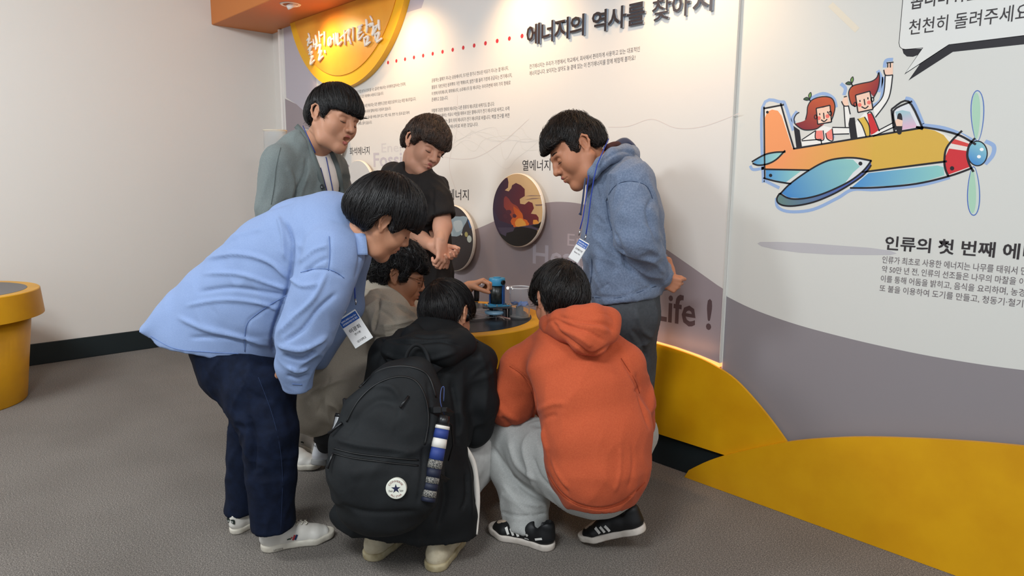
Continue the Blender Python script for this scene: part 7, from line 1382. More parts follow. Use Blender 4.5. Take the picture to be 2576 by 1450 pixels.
S = Solid(0.009); S.chain([P(1062, 735, 3.64), P(1083, 765, 3.74), P(1080, 920, 3.8), P(1080, 1045, 3.84)], [0.12, 0.10, 0.08, 0.07], 0.02); S.chain([P(1060, 735, 3.66), P(1036, 765, 3.74), P(1035, 920, 3.8), P(1035, 1045, 3.84)], [0.12, 0.10, 0.08, 0.07], 0.02)
cloth('trousers', S, mat('navy_trousers', '#16171d', rough=0.8), pm)
for x in (1035, 1082): b_ = P(x, 1070, 3.90)*A(1, 1, 0); shoe(pm, b_, b_+nrm(cam_dir((0.5, 0, -0.8))*A(1, 1, 0))*0.28, mats=(M_black, M_sole, M_lace), laces=False)

# ---------------------------------------------------------------- 4 man in the blue hoodie, hands behind his back
pm = thing('person', 'person standing in a grey-blue hooded sweatshirt with hands behind the back, at the right', 'person', tuple(P(1580, 1250, 2.98)*A(1, 1, 0)))
M_hood = mat('blue_marl_jersey', '#5f6d85', rough=0.92, sheen=0.12, noise=(160, '#78869d', 0.3, 0.72), bump=(500, 0.3, 2)); M_lin = mat('navy_lining', '#27314f', rough=0.9, sheen=0.3); M_chino = mat('charcoal_chino', '#3c3f43', rough=0.85, noise=(90, '#45484c', 0.3, 0.7))
sd4 = cam_dir((0.35, 0, 0.92)); S = Solid(0.007)
S.chain([P(1545, 428, 2.9), P(1560, 475, 2.9), P(1570, 540, 2.9), P(1567, 620, 2.9), P(1570, 690, 2.9), P(1574, 735, 2.9), P(1576, 765, 2.9)], [(0.13, 0.085), (0.19, 0.135), (0.20, 0.155), (0.20, 0.168), (0.195, 0.160), (0.18, 0.138), (0.178, 0.136)], 0.018, side=sd4)
S.cone(P(1552, 432, 2.88), P(1588, 468, 2.73), 0.082, 0.088, 0.05); S.cone(P(1555, 432, 2.95), P(1560, 465, 3.10), 0.08, 0.082, 0.05)
S.chain([P(1588, 460, 2.70), P(1597, 540, 2.665), P(1603, 600, 2.665), P(1635, 660, 2.76), P(1668, 703, 2.86)], [0.092, 0.084, 0.080, 0.068, 0.046], 0.012)
S.chain([P(1562, 460, 3.12), P(1580, 590, 3.14), P(1640, 660, 3.06), P(1672, 690, 2.99)], [0.085, 0.075, 0.06, 0.045], 0.02)
dh = cam_dir((0.17, -1, 0)); eh = nrm(np.cross(dh, CF)); S.box(P(1574, 757, 2.9)+dh*0.06, (0.3, 0.35, 0.06), np.stack([eh, np.cross(dh, eh), dh]), 0.004, 0.003, op='s'); S.cone(P(1576, 790, 2.9), P(1574, 740, 2.9), (0.165, 0.122), (0.16, 0.118), 0.003, side=sd4, op='s')
hoodie, V4, N4 = cloth('hooded_sweatshirt', S, M_hood, pm, fold=[(cam_dir((0.75, -0.5, 0)), dict(fa=4, fc=18, amp=0.012, where=[(P(1630, 640, 2.7), 0.17), (P(1530, 620, 2.7), 0.16)])), (cam_dir((0.5, 1, 0)), dict(fa=3, fc=14, amp=0.009, seed=3)), (cam_dir((1, -.3, 0)), dict(fa=5, fc=24, amp=0.008, seed=6, where=[(P(1580, 720, 2.75), 0.12)]))],
    lines=[([(1525, 505), (1545, 470), (1580, 455), (1625, 465), (1642, 500)], 3, -0.005), ([(1525, 505), (1535, 560), (1555, 610), (1575, 660)], 5, -0.012), ([(1640, 500), (1628, 530), (1640, 580), (1655, 620)], 5, -0.010), ([(1570, 660), (1600, 690), (1650, 722)], 5, -0.010),
           ([(1488, 745), (1560, 748), (1655, 715)], 3, -0.005), ([(1500, 535), (1525, 555), (1548, 590)], 7, 0.006), ([(1610, 560), (1640, 590), (1655, 640)], 7, 0.006), ([(1620, 650), (1650, 665), (1672, 690)], 5, 0.006), ([(1488, 650), (1489, 690), (1482, 730)], 2, -0.005), ([(1500, 760), (1501, 735), (1535, 712)], 3, -0.004)])
H4 = Head((1471, 367), 2.72, EAR_L, (-0.82, -0.53, -0.12), (-0.53, 0.84, -0.02), 1.10)
seam(V4, N4, hoodie, [[(1525, 505), (1545, 470), (1580, 456), (1625, 467), (1641, 500)], [(1525, 505), (1532, 550), (1540, 580)], [(1490, 748), (1560, 750), (1650, 720)], [(1489, 652), (1489, 690), (1481, 735)]], mat('hoodie_seam', '#3c4a64', rough=0.9))
hd = build_head(H4, P(1540, 415, 2.9), 0.064, fat=1.22)
j = dict(neck=P(1535, 410, 2.88), chest=P(1562, 480, 2.9), waist=P(1568, 620, 2.92), hips=P(1575, 770, 2.92), side=sd4, shl=P(1588, 460, 2.72), ell=P(1602, 600, 2.68), wrl=P(1670, 704, 2.88), shr=P(1562, 460, 3.1), elr=P(1580, 590, 3.12), wrr=P(1674, 690, 2.98),
         hpl=P(1575, 790, 2.9), knl=P(1592, 1000, 3.03), anl=P(1585, 1165, 3.06), hpr=P(1570, 790, 3.0), knr=P(1556, 1000, 3.12), anr=P(1560, 1135, 3.16))
hs = Solid(0.0036); hand(hs, P(1661, 704, 2.84), cam_dir((0.80, -0.30, -0.1)), cam_dir((-0.1, 0.3, 0.9)), -1, 0.85, curl=(1.4, 1.5, 1.55, 1.55), thumb=(0.3, 0.9, 0.4)); hand(hs, P(1677, 668, 2.92), cam_dir((0.15, -0.95, -0.1)), cam_dir((-0.6, -0.1, -0.7)), 1, 0.85, curl=(1.1, 1.2, 1.2, 1.3), thumb=(0.3, 0.9, 0.3))
body(pm, hd, j, skin('skin_ruddy', '#b47a5c'), hs); eyes_and_brows(H4, pm)
build_hair(H4, pm, hair_mat('hair_dark_brown', '#120e0c', '#2c211b'), top=0.026, side=0.008, back=0.012, fringe=0.052, nape=-0.035, whorl=(-0.06, 0, 0.1), n=1700, length=0.05, curl=0.25, sideburn=0.004, seed=5, free_stop=0.9, part_noise=0.005, lift=0.008, width=0.0018)
S = Solid(0.0065); hc = [P(1480, 462, 2.78), P(1492, 436, 2.72), P(1513, 410, 2.70), P(1541, 391, 2.73), P(1574, 384, 2.80), P(1586, 388, 2.9), P(1566, 388, 3.0), P(1530, 405, 3.06)]
S.chain(hc, [0.012, 0.020, 0.024, 0.028, 0.032, 0.034, 0.032, 0.025], 0.02)
S.cone(P(1572, 398, 2.84), P(1590, 402, 2.88), 0.034, 0.028, 0.02)
cloth('hood', S, M_hood, hoodie, lines=[([(1503, 430), (1530, 396), (1570, 380), (1600, 392)], 4, -0.007), ([(1498, 445), (1520, 410), (1555, 388)], 3, 0.004)])
MB().tube(catmull([P(1546, 372, 2.84), P(1560, 362, 2.86), P(1573, 358, 2.88), P(1588, 370, 2.9), P(1594, 380, 2.9)], 4), [0.019]*17, 10).build('hood_lining', M_lin, hoodie, smooth=True)
MB().tube(catmull([P(1527, 376, 2.79), P(1543, 368, 2.82), P(1558, 366, 2.86)], 5), [0.018]*11, 10).build('inner_collar', mat('maroon_collar', '#3c1c1e', rough=0.9), pm, smooth=True)
MB().tube([P(1474, 442, 2.74), P(1470, 470, 2.71), P(1466, 505, 2.70), P(1461, 535, 2.70), P(1459, 541, 2.70)], [0.004, 0.004, 0.004, 0.004, 0.007], 7).build('drawstring', M_lin, hoodie, smooth=True)
M_lany = mat('lanyard_royal', '#1f3a9a', rough=0.6)
ln = thing('name_badge', 'name badge on a blue lanyard hanging from the person in the hooded sweatshirt', 'badge', tuple(P(1462, 620, 2.68)))
def badge(ln, corners, cord_paths, clips, texts, who):
    """corners = top left, top right, bottom left in pixels with depth"""
    a, b, c = (P(*q) for q in corners); ux = nrm(b-a); uy0 = a-c; uy = nrm(uy0-ux*(uy0@ux)); w = np.linalg.norm(b-a); h = abs(uy0@uy); n_ = nrm(np.cross(ux, uy)); n_ = n_ if n_@CF < 0 else -n_; ce = (b+c)/2
    R = np.stack([ux, n_, uy], 1)
    sl = MB().box(ce, (w*1.06, 0.0022, h*1.10), R, 0.001).build('sleeve', mat('badge_sleeve', '#dfe0de', rough=0.15), ln)
    cd = MB().box(ce+n_*0.0013, (w, 0.0006, h), R).build('card', mat('card_white', '#dedcda', rough=0.5), ln)
    MB().box(ce+n_*0.0018+uy*h*0.36, (w, 0.0006, h*0.28), R).build('header_print', mat('card_blue', '#1f4f9c', rough=0.5), ln)
    for s_, y_, w_, h_, mm in texts: text_on(ce+n_*0.0024+uy*h*y_, ux, uy, s_, w*w_, h*h_, mm, ln, 0.012)
    for cp in cord_paths: MB().tube(cp, 0.0023, 6).build('cord', M_lany, ln, smooth=True)
    for p0, p1 in clips: MB().tube([p0, (p0+p1)/2+CR*0.002, p1], [0.0022, 0.0035, 0.0018], 6).build('clip', M_steel, ln, smooth=True)
KW = mat('ink_white', '#e8ecf2')
badge(ln, [(1451, 598, 2.69), (1474, 612, 2.67), (1438, 650, 2.69)], [[P(1531, 350, 2.72), P(1518, 378, 2.67), P(1502, 415, 2.645), P(1494, 450, 2.65), P(1486, 500, 2.66), P(1479, 560, 2.67), P(1474, 590, 2.675)], [P(1481, 440, 2.70), P(1474, 500, 2.69), P(1466, 550, 2.69), P(1459, 577, 2.69)]],
      [(P(1474, 590, 2.675), P(1471, 603, 2.672)), (P(1459, 577, 2.69), P(1456, 593, 2.69))], [('경상북도교육청 S-Team', 0.40, 0.85, 0.07, KW), ('과학영재캠프 Class', 0.29, 0.85, 0.07, KW), ('우즈베키스탄', 0.04, 0.75, 0.10, K1), ('Busan Uni', -0.14, 0.6, 0.07, K2)], '')
S = Solid(0.0075); S.chain([P(1575, 745, 2.9), P(1578, 790, 2.88)], [(0.15, 0.132), (0.155, 0.128)], 0.02, side=sd4); S.chain([P(1580, 790, 2.87), P(1590, 900, 2.98), P(1593, 1010, 3.03), P(1585, 1170, 3.06)], [0.122, 0.093, 0.088, 0.076], 0.02); S.chain([P(1570, 790, 2.98), P(1558, 920, 3.08), P(1556, 1010, 3.12), P(1560, 1140, 3.16)], [0.12, 0.09, 0.08, 0.07], 0.02)
cloth('trousers', S, M_chino, pm, fold=[(A(0, 0, 1), dict(fa=3, fc=13, amp=0.012))], lines=[([(1600, 790), (1615, 830), (1640, 850)], 7, 0.01), ([(1590, 830), (1612, 860), (1625, 900)], 5, -0.008), ([(1622, 880), (1628, 960), (1632, 1030)], 5, -0.006)])
for x, t_ in ((1598, 3.08), (1570, 3.2)): b_ = P(x, 1180, t_)*A(1, 1, 0); shoe(pm, b_, b_+nrm(cam_dir((-0.9, 0, 0.35))*A(1, 1, 0))*0.27, mats=(M_black, M_sole, M_lace), laces=False)

# ---------------------------------------------------------------- 5 squatting man with glasses in the beige jacket
pm = thing('person', 'person with round glasses squatting in a beige jacket beside the person in black', 'person', tuple(P(800, 1180, 3.12)*A(1, 1, 0)))
M_bei = mat('beige_twill', '#b0a594', rough=0.85, sheen=0.05, noise=(300, '#bbb1a1', 0.3, 0.7), bump=(400, 0.25, 2)); sd5 = cam_dir((0.3, 0, 0.95)); S = Solid(0.007)
S.chain([P(958, 745, 3.0), P(920, 810, 3.0), P(872, 900, 3.02), P(832, 985, 3.05), P(812, 1030, 3.06)], [(0.12, 0.085), (0.19, 0.155), (0.20, 0.19), (0.20, 0.165), (0.19, 0.11)], 0.02, side=sd5)
S.chain([P(850, 960, 2.95), P(925, 960, 2.92), P(982, 935, 2.90)], [0.13, 0.115, 0.09], 0.03); S.cone(P(960, 745, 2.97), P(968, 790, 2.86), 0.085, 0.092, 0.04)
S.chain([P(965, 790, 2.85), P(990, 828, 2.82), P(1042, 822, 2.86), P(1075, 815, 2.95)], [0.098, 0.088, 0.072, 0.05], 0.014)
S.chain([P(985, 770, 3.12), P(1040, 805, 3.2), P(1100, 780, 3.24), P(1150, 745, 3.24)], [0.085, 0.07, 0.055, 0.045], 0.02)
cloth('jacket', S, M_bei, pm, fold=[(cam_dir((0.25, 1, 0)), dict(fa=3, fc=12, amp=0.016, seed=2)), (cam_dir((1, -0.1, 0)), dict(fa=5, fc=22, amp=0.013, where=[(P(985, 810, 2.8), 0.12)]))],
    lines=[(a_, max(3.5, b_*0.7), c_*1.5) for a_, b_, c_ in [([(950, 740), (990, 760), (1030, 790)], 5, -0.008), ([(953, 745), (950, 790), (940, 830)], 5, -0.010), ([(955, 760), (1000, 765), (1050, 800)], 6, 0.008), ([(895, 720), (925, 735), (955, 730)], 5, 0.006), ([(900, 790), (930, 770), (950, 755)], 6, 0.007), ([(905, 830), (950, 850), (1040, 835)], 6, -0.008),
           ([(830, 950), (815, 1000), (800, 1040)], 3, -0.005), ([(780, 990), (840, 960), (900, 950)], 9, 0.009), ([(955, 780), (985, 800), (1000, 830)], 2, -0.004), ([(960, 820), (1000, 815), (1040, 805)], 4, 0.006), ([(960, 840), (1010, 830), (1050, 825)], 4, -0.006)]])
H5 = Head((994, 700), 2.88, EAR_R, (0.93, -0.22, 0.18), (0.25, 0.96, -0.03), 1.05)
hd = build_head(H5, P(957, 760, 3.0), 0.058, fat=1.05)
j = dict(neck=P(957, 760, 3.0), chest=P(925, 820, 3.02), waist=P(870, 910, 3.05), hips=P(825, 990, 3.05), side=sd5, shl=P(985, 770, 3.12), ell=P(1040, 805, 3.2), wrl=P(1166, 738, 3.235), shr=P(965, 790, 2.87), elr=P(990, 828, 2.84), wrr=P(1082, 805, 3.0),
         hpl=P(840, 1010, 3.12), knl=P(962, 965, 3.12), anl=P(850, 1110, 3.16), hpr=P(835, 1010, 3.0), knr=P(962, 962, 2.98), anr=P(812, 1085, 3.08))
hs = Solid(0.0034); hs.cone(P(1150, 747, 3.24), P(1180, 722, 3.22), 0.034, 0.027, 0.01); hand(hs, P(1176, 722, 3.225), cam_dir((0.72, 0.30, -0.1)), cam_dir((0.15, -0.9, 0.1)), 1, 0.92, curl=(1.0, 1.05, 1.1, 1.15), thumb=(0.4, 0.7, 0.6))
hand(hs, P(1045, 800, 2.95), cam_dir((-0.35, 0.6, 0.2)), cam_dir((-0.5, -0.5, 0.3)), -1, 0.9)
body(pm, hd, j, skin('skin_olive', '#b07c5e'), hs); eyes_and_brows(H5, pm)
build_hair(H5, pm, H_black, top=0.030, side=0.018, back=0.022, fringe=0.040, nape=-0.050, whorl=(-0.05, 0.0, 0.1), n=1500, length=0.07, curl=0.8, sideburn=-0.015, seed=6, part_noise=0.010, lift=0.010, width=0.0022)
collar('collar', P(952, 762, 3.0), P(985, 700, 2.93)-P(952, 762, 3.0), 0.095, 0.078, 0.05, M_bei, pm, gap=cam_dir((1, -0.6, 0)), gapw=0.9, th=0.005)
gl = thing('glasses', 'round thin-rimmed glasses on the squatting person in beige', 'glasses', tuple(H5.W((0.1, 0, 0))))
M_gold = mat('bronze_wire', '#6a4630', rough=0.3, metal=0.9)
for sg in (-1, 1):
    ring = [H5.W((0.1005-0.018*abs(math.cos(a))*0-0.12*abs(sg*0.0335+0.022*math.cos(a)-sg*0.0115)*0.18, sg*0.0335+0.0225*math.cos(a), -0.004+0.0205*math.sin(a))) for a in [i*math.pi/14 for i in range(29)]]
    MB().tube(ring, 0.0011, 6, False).build('rim', M_gold, gl, smooth=True)
    c = H5.W((0.100, sg*0.0335, -0.004)); MB().lathe(c, [(0.0, 0.0), (0.0215, 0.0), (0.0215, 0.0012), (0.0, 0.0014)], 28, axis=H5.M[:, 0]).build('lens', mat('lens_glass', '#ffffff', rough=0.0, trans=1.0, ior=1.05), gl, smooth=False)
    MB().tube([H5.W(p) for p in ((0.098, sg*0.056, 0.002), (0.080, sg*0.068, 0.004), (0.02, sg*0.080, 0.010), (-0.012, sg*0.084, 0.014), (-0.026, sg*0.084, -0.006))], 0.0013, 6).build('temple', M_gold, gl, smooth=True)
MB().tube([H5.W(p) for p in ((0.102, -0.011, 0.002), (0.108, 0, 0.006), (0.102, 0.011, 0.002))], 0.0013, 6).build('bridge', M_gold, gl, smooth=True)
S = Solid(0.0075); S.chain([P(800, 1030, 3.1), P(860, 1040, 3.08), P(960, 960, 3.0)], [(0.13, 0.09), 0.085, 0.085], 0.02, side=sd5); S.chain([P(770, 1050, 3.05), P(820, 1085, 3.04), P(880, 1100, 3.02)], [0.035, 0.052, 0.06], 0.02)
S.chain([P(962, 962, 2.98), P(900, 1060, 3.03), P(822, 1110, 3.05)], [0.08, 0.065, 0.05], 0.02); S.chain([P(962, 965, 3.12), P(930, 1080, 3.12), P(868, 1120, 3.12)], [0.08, 0.06, 0.05], 0.02)
cloth('trousers', S, M_dtr, pm, fold=[(cam_dir((1, -.3, 0)), dict(fa=4, fc=18, amp=0.01))])
M_wl = mat('white_trainer', '#dcdce0', rough=0.45); M_gs = mat('grey_sole', '#a9a8a6', rough=0.7)
d5 = nrm(cam_dir((0.85, 0, 0.35))*A(1, 1, 0)); tt_ = P(850, 1205, 3.02); tt_[2] = 0.005
hh_ = P(790, 1172, 3.06); tt_ = hh_+nrm(floor_pt(852, 1168)-hh_)*0.28; sh, T, sp = shoe(pm, hh_, tt_, L=0.28, mats=(M_wl, M_gs, M_lace), laces=False)
hb = T((0.004, 0, 0.088)); xn = nrm(T((1, 0, 0))-T((0, 0, 0))); zn = nrm(T((0, 0, 1))-T((0, 0, 0))); yn = nrm(T((0, 1, 0))-T((0, 0, 0))); text_on(hb-xn*0.006, yn if yn@CR > 0 else -yn, zn, 'NIKE', 0.030, 0.011, K1, sh, 0.015)
h2_ = P(838, 1185, 2.98); t2_ = h2_+nrm(floor_pt(905, 1180)-h2_)*0.28; shoe(pm, h2_, t2_, L=0.28, mats=(M_wl, M_gs, M_lace), laces=False)
# badge of the person in the blue shirt
ln = thing('name_badge', 'name badge with blue header hanging from the person bending in the blue shirt', 'badge', tuple(P(888, 830, 2.42)))
badge(ln, [(861, 803, 2.42), (903, 776, 2.42), (884, 880, 2.42)], [[P(905, 655, 2.44), P(899, 690, 2.43), P(892, 720, 2.42), P(893, 752, 2.42)], [P(878, 745, 2.46), P(873, 770, 2.44), P(869, 778, 2.43)]],
      [(P(893, 752, 2.42), P(895, 768, 2.42)), (P(869, 778, 2.43), P(866, 791, 2.42))], [('경상북도교육청 S-Team Class', 0.40, 0.85, 0.06, KW), ('과학영재교육연구원 캠프', 0.30, 0.85, 0.06, KW), ('이광희', 0.02, 0.62, 0.13, K1), ('연구원', -0.15, 0.34, 0.07, K1), ('대구대학교', -0.40, 0.50, 0.08, K1)], '')
o = [x for x in ln.children if x.name.startswith('card')][0]

# ---------------------------------------------------------------- 6 squatting man in the black coat with the backpack
pm = thing('person', 'person squatting with the back to us in a long black coat, wearing a backpack', 'person', base_of((940, 1400), (1100, 1425)))
M_coat = mat('black_coat', '#101214', rough=0.72, spec=0.3, noise=(8, '#15181a', 0.3, 0.7), bump=(600, 0.15, 2)); M_wpipe = mat('white_piping', '#d8d2c8', rough=0.8)
sd6 = cam_dir((1, 0, 0.1)); S = Solid(0.0075)
S.chain([P(1105, 850, 2.58), P(1088, 915, 2.56), P(1068, 1050, 2.52), P(1045, 1180, 2.48)], [(0.12, 0.08), (0.175, 0.115), (0.165, 0.13), (0.185, 0.15)], 0.02, side=sd6)
S.chain([P(1045, 1190, 2.46), P(1030, 1270, 2.43), P(1015, 1330, 2.42)], [(0.205, 0.14), (0.235, 0.12), (0.262, 0.10)], 0.02, side=sd6)
S.cone(P(1100, 870, 2.57), P(1185, 915, 2.58), 0.080, 0.080, 0.05); S.chain([P(1186, 915, 2.58), P(1198, 1010, 2.58), P(1190, 1075, 2.62)], [0.083, 0.075, 0.068], 0.02); S.chain([P(1190, 1075, 2.62), P(1180, 1070, 2.80), P(1160, 1000, 2.95)], [0.066, 0.056, 0.045], 0.02)
S.cone(P(1080, 870, 2.57), P(990, 905, 2.58), 0.080, 0.082, 0.05); S.chain([P(988, 905, 2.58), P(968, 1000, 2.62), P(980, 1060, 2.7), P(1020, 1010, 2.92)], [0.083, 0.075, 0.066, 0.05], 0.02)
S.cut(P(1010, 1364, 2.34), nrm(A(0, 0, -1)+0.12*CR*A(1, 1, 0)*-1), 0.006); S.cone(P(1012, 1425, 2.42), P(1016, 1350, 2.42), (0.235, 0.075), (0.20, 0.06), 0.008, side=sd6, op='s')
coat, V6, N6 = cloth('coat', S, M_coat, pm, fold=[(cam_dir((-0.12, 1, 0)), dict(fa=2.5, fc=9, amp=0.02)), (cam_dir((0.6, 1, 0)), dict(fa=3, fc=16, amp=0.012, where=[(P(1190, 1000, 2.5), 0.14)]))],
    lines=[([(1135, 960), (1150, 1050), (1150, 1120)], 6, -0.012), ([(1172, 1190), (1173, 1250), (1160, 1285)], 3, -0.008), ([(1205, 880), (1225, 960), (1215, 1060)], 7, 0.006), ([(1100, 1330), (1120, 1250), (1110, 1180)], 8, -0.01), ([(900, 1330), (930, 1310), (960, 1310)], 10, -0.008), ([(1170, 1120), (1180, 1200), (1185, 1300)], 6, 0.008)])
S = Solid(0.0065); S.chain([P(1062, 832, 2.60), P(1040, 850, 2.52), P(1060, 870, 2.46), P(1110, 872, 2.44), P(1150, 860, 2.48), P(1162, 845, 2.56)], [0.035, 0.042, 0.045, 0.048, 0.042, 0.032], 0.025)
S.chain([P(985, 880, 2.46), P(1045, 885, 2.42), P(1120, 882, 2.42), P(1175, 868, 2.48)], [0.040, 0.052, 0.052, 0.036], 0.03)
cloth('hood', S, M_coat, coat, lines=[([(960, 885), (1010, 905), (1080, 905), (1150, 885)], 5, 0.008), ([(985, 860), (1050, 862), (1110, 858), (1160, 872)], 4, -0.010), ([(1040, 845), (1080, 850), (1140, 845)], 3, -0.007)])
H6 = Head((1168, 797), 2.62, EAR_R, (0.42, -0.36, 0.83), (0.10, 0.93, 0.33), 1.02)
hd = build_head(H6, P(1108, 848, 2.62), 0.058)
j = dict(neck=P(1105, 850, 2.6), chest=P(1088, 915, 2.58), waist=P(1068, 1050, 2.55), hips=P(1045, 1200, 2.52), side=sd6, shl=P(990, 905, 2.58), ell=P(968, 1020, 2.64), wrl=P(1040, 960, 3.0), shr=P(1185, 915, 2.58), elr=P(1192, 1060, 2.62), wrr=P(1155, 980, 3.0),
         hpl=P(1010, 1200, 2.55), knl=P(985, 1080, 2.9), anl=P(960, 1330, 2.56), hpr=P(1090, 1200, 2.55), knr=P(1195, 1120, 2.86), anr=P(1100, 1340, 2.55))
hs = Solid(0.0045); hand(hs, P(1040, 960, 3.0), cam_dir((0.6, -0.1, 0.5)), cam_dir((0, -1, 0)), 1); hand(hs, P(1155, 980, 3.0), cam_dir((-0.5, -0.1, 0.5)), cam_dir((0, -1, 0)), -1)
body(pm, hd, j, sk1, hs); eyes_and_brows(H6, pm)
build_hair(H6, pm, H_black, top=0.022, side=0.013, back=0.018, fringe=0.016, nape=-0.060, whorl=(-0.085, 0.012, 0.085), n=1500, length=0.11, sideburn=-0.03, seed=7, part_noise=0.003, width=0.0022)
S = Solid(0.0075); S.chain([P(1090, 1230, 2.56), P(1192, 1135, 2.72), P(1195, 1165, 2.74), P(1100, 1340, 2.6)], [0.10, 0.085, 0.08, 0.06], 0.02); S.chain([P(1010, 1230, 2.56), P(985, 1100, 2.88), P(960, 1330, 2.6)], [0.10, 0.08, 0.06], 0.02)
cloth('trousers', S, mat('light_sweatpants', '#b9b8b4', rough=0.9, sheen=0.2, noise=(50, '#c6c5c1', 0.3, 0.7)), pm, fold=[(cam_dir((1, 0.5, 0)), dict(fa=4, fc=20, amp=0.008))])
snap_pts = [(1172, 1128), (1190, 1160), (1198, 1200), (1202, 1250), (1200, 1300), (1196, 1345)]
wp = [P(x, y, t_) for (x, y), t_ in zip(snap_pts, (2.47, 2.46, 2.45, 2.44, 2.44, 2.43))]; ribbon(MB(), catmull(wp, 4), 0.016, 0.006, -CF).build('white_piping', M_wpipe, coat, smooth=True)
M_cream = mat('cream_mesh_shoe', '#cdc2a8', rough=0.7, noise=(40, '#b8ab8e', 0.35, 0.75), bump=(300, 0.3, 2)); M_crs = mat('cream_sole', '#b9ac8c', rough=0.75, noise=(25, '#958661', 0.4, 0.75))
for (hx, hy, tx, ty, lift) in ((926, 1414, 1010, 1345, 0.0), (1088, 1442, 1150, 1352, 0.0)):
    a = floor_pt(hx, hy); b = floor_pt(tx, ty); b = a+nrm(b-a)*0.28; a = a+A(0, 0, lift); sh, T, sp = shoe(pm, a, b, mats=(M_cream, M_crs, M_lace), laces=False, wide=1.22)
    for k in range(4): side_stripe(sh, T, sp, [(0.03+k*0.02, 0.04), (0.045+k*0.02, 0.052), (0.055+k*0.02, 0.045)], 0.004, 1, mat('shoe_line', '#8d8468')); 
# backpack ------------------------------------------------
bp = thing('backpack', 'black backpack with a round white star patch on the back of the squatting person', 'backpack', tuple(P(965, 1300, 2.25)))
M_pack = mat('pack_canvas', '#16181a', rough=0.7, spec=0.3, noise=(12, '#1d2022', 0.3, 0.7), bump=(900, 0.3, 2)); M_zip = mat('zip_tape', '#0b0c0d', rough=0.5); sdb = cam_dir((1, 0.08, 0.12)); S = Solid(0.0065)
bk = [((1046, 950), 2.33, 52), ((1020, 990), 2.31, 96), ((992, 1055), 2.28, 128), ((976, 1130), 2.26, 143), ((966, 1205), 2.25, 142), ((966, 1262), 2.25, 118)]
S.chain([P(*p, t) for p, t, r in bk], [(r*t/FPX, 0.085 if i < 1 else 0.105) for i, (p, t, r) in enumerate(bk)], 0.02, side=sdb)
S.box(P(970, 1215, 2.22), (0.150, 0.075, 0.085), np.stack([sdb, nrm(np.cross(sdb, cam_dir((0.13, 1, 0)))), cam_dir((0.1, 1, 0.05))]), 0.05, 0.03)
pack, Vb, Nb = cloth('main_bag', S, M_pack, bp, fold=[(cam_dir((1, 0.1, 0)), dict(fa=3, fc=10, amp=0.010))],
    lines=[([(850, 1075), (885, 1010), (935, 975), (985, 975), (1010, 1010)], 8, 0.007), ([(870, 1100), (900, 1050), (950, 1010), (1000, 1020)], 10, -0.008), ([(845, 1105), (900, 1120), (980, 1130), (1040, 1140)], 7, 0.008), ([(1065, 1120), (1062, 1190), (1050, 1270)], 4, -0.006), ([(1075, 960), (1085, 1040), (1075, 1120)], 4, -0.006), ([(850, 1270), (930, 1290), (1050, 1288)], 6, -0.006), ([(1003, 1010), (998, 1060), (992, 1105)], 1.5, -0.002), ([(880, 1200), (950, 1180), (1040, 1190)], 16, 0.005)])
for pth in ([(838, 1140), (880, 1152), (940, 1160), (1000, 1167), (1052, 1172)], [(840, 1128), (885, 1140), (945, 1148), (1005, 1154), (1052, 1158)], [(872, 1062), (900, 1010), (945, 968), (1000, 948), (1045, 958), (1070, 1000), (1078, 1060), (1068, 1120)], [(905, 975), (950, 935), (1000, 922), (1050, 928), (1080, 950), (1096, 1000)]):
    MB().tube(on_cloth(Vb, Nb, pth, 0.001, 6), 0.0042, 6, flat=0.6).build('zip', M_zip, bp, smooth=True)
for pts_ in ([(1028, 998), (1018, 1012), (1008, 1030)], [(842, 1142), (838, 1160), (834, 1180)], [(863, 1065), (850, 1080), (836, 1095)]):
    q = [snap(Vb, Nb, *p, 0.006+0.004*i) for i, p in enumerate(pts_)]; MB().tube(q, [0.0045, 0.0035, 0.0055], 7).build('zip_pull', M_black, bp, smooth=True)
hl_ = catmull([P(1020, 922, 2.32), P(1024, 890, 2.32), P(1042, 869, 2.33), P(1062, 874, 2.34), P(1074, 895, 2.34), P(1080, 922, 2.33)], 4); MB().tube(hl_, 0.0075, 8, flat=0.7).build('grab_handle', M_pack, bp, smooth=True)
for path in ([P(1075, 935, 2.36), P(1115, 905, 2.42), P(1155, 880, 2.46), P(1180, 868, 2.49), P(1192, 870, 2.56)], [P(1005, 930, 2.38), P(985, 895, 2.44), P(972, 872, 2.49), P(965, 868, 2.56)]):
    ribbon(MB(), catmull(path, 4), 0.045, 0.008, -CF).build('shoulder_strap', M_pack, bp, smooth=True)
pc = snap(Vb, Nb, 996, 1228, 0.009); pn_ = -nrm(CF*0.97+CR*0.05-CU*0.18*0); lux = cam_dir((1, 0.05, 0)); lux = nrm(lux-pn_*(lux@pn_)); luy = nrm(np.cross(pn_, lux)); luy = luy if luy@CU > 0 else -luy
pt_ = MB().lathe(pc-pn_*0.012, [(0.0315, 0.0), (0.0315, 0.013), (0.029, 0.014), (0.0, 0.014)], 40, axis=pn_).build('round_patch', mat('patch_white', '#dcdccf', rough=0.6), bp)
sv = [pc+pn_*0.0026+lux*(math.sin(i*math.pi/5)*r_)+luy*(math.cos(i*math.pi/5)*r_) for i, r_ in enumerate([0.0150, 0.0058]*5)]; MB().add(sv+[pc+pn_*0.003], [(i, (i+1) % 10, 10) for i in range(10)]).build('star', mat('star_navy', '#14183c', rough=0.6), pt_)
o0 = pc+pn_*0.0026; kr = mat('patch_red', '#7c3a34', rough=0.6)
text_on(o0, lux, luy, 'CONVERSE', 0.046, 0.0055, kr, pt_, 0.01, arc=0.0205); text_on(o0, lux, luy, 'ALL STAR', 0.040, 0.0055, kr, pt_, 0.01, arc=-0.0205-0.0055+0.0)
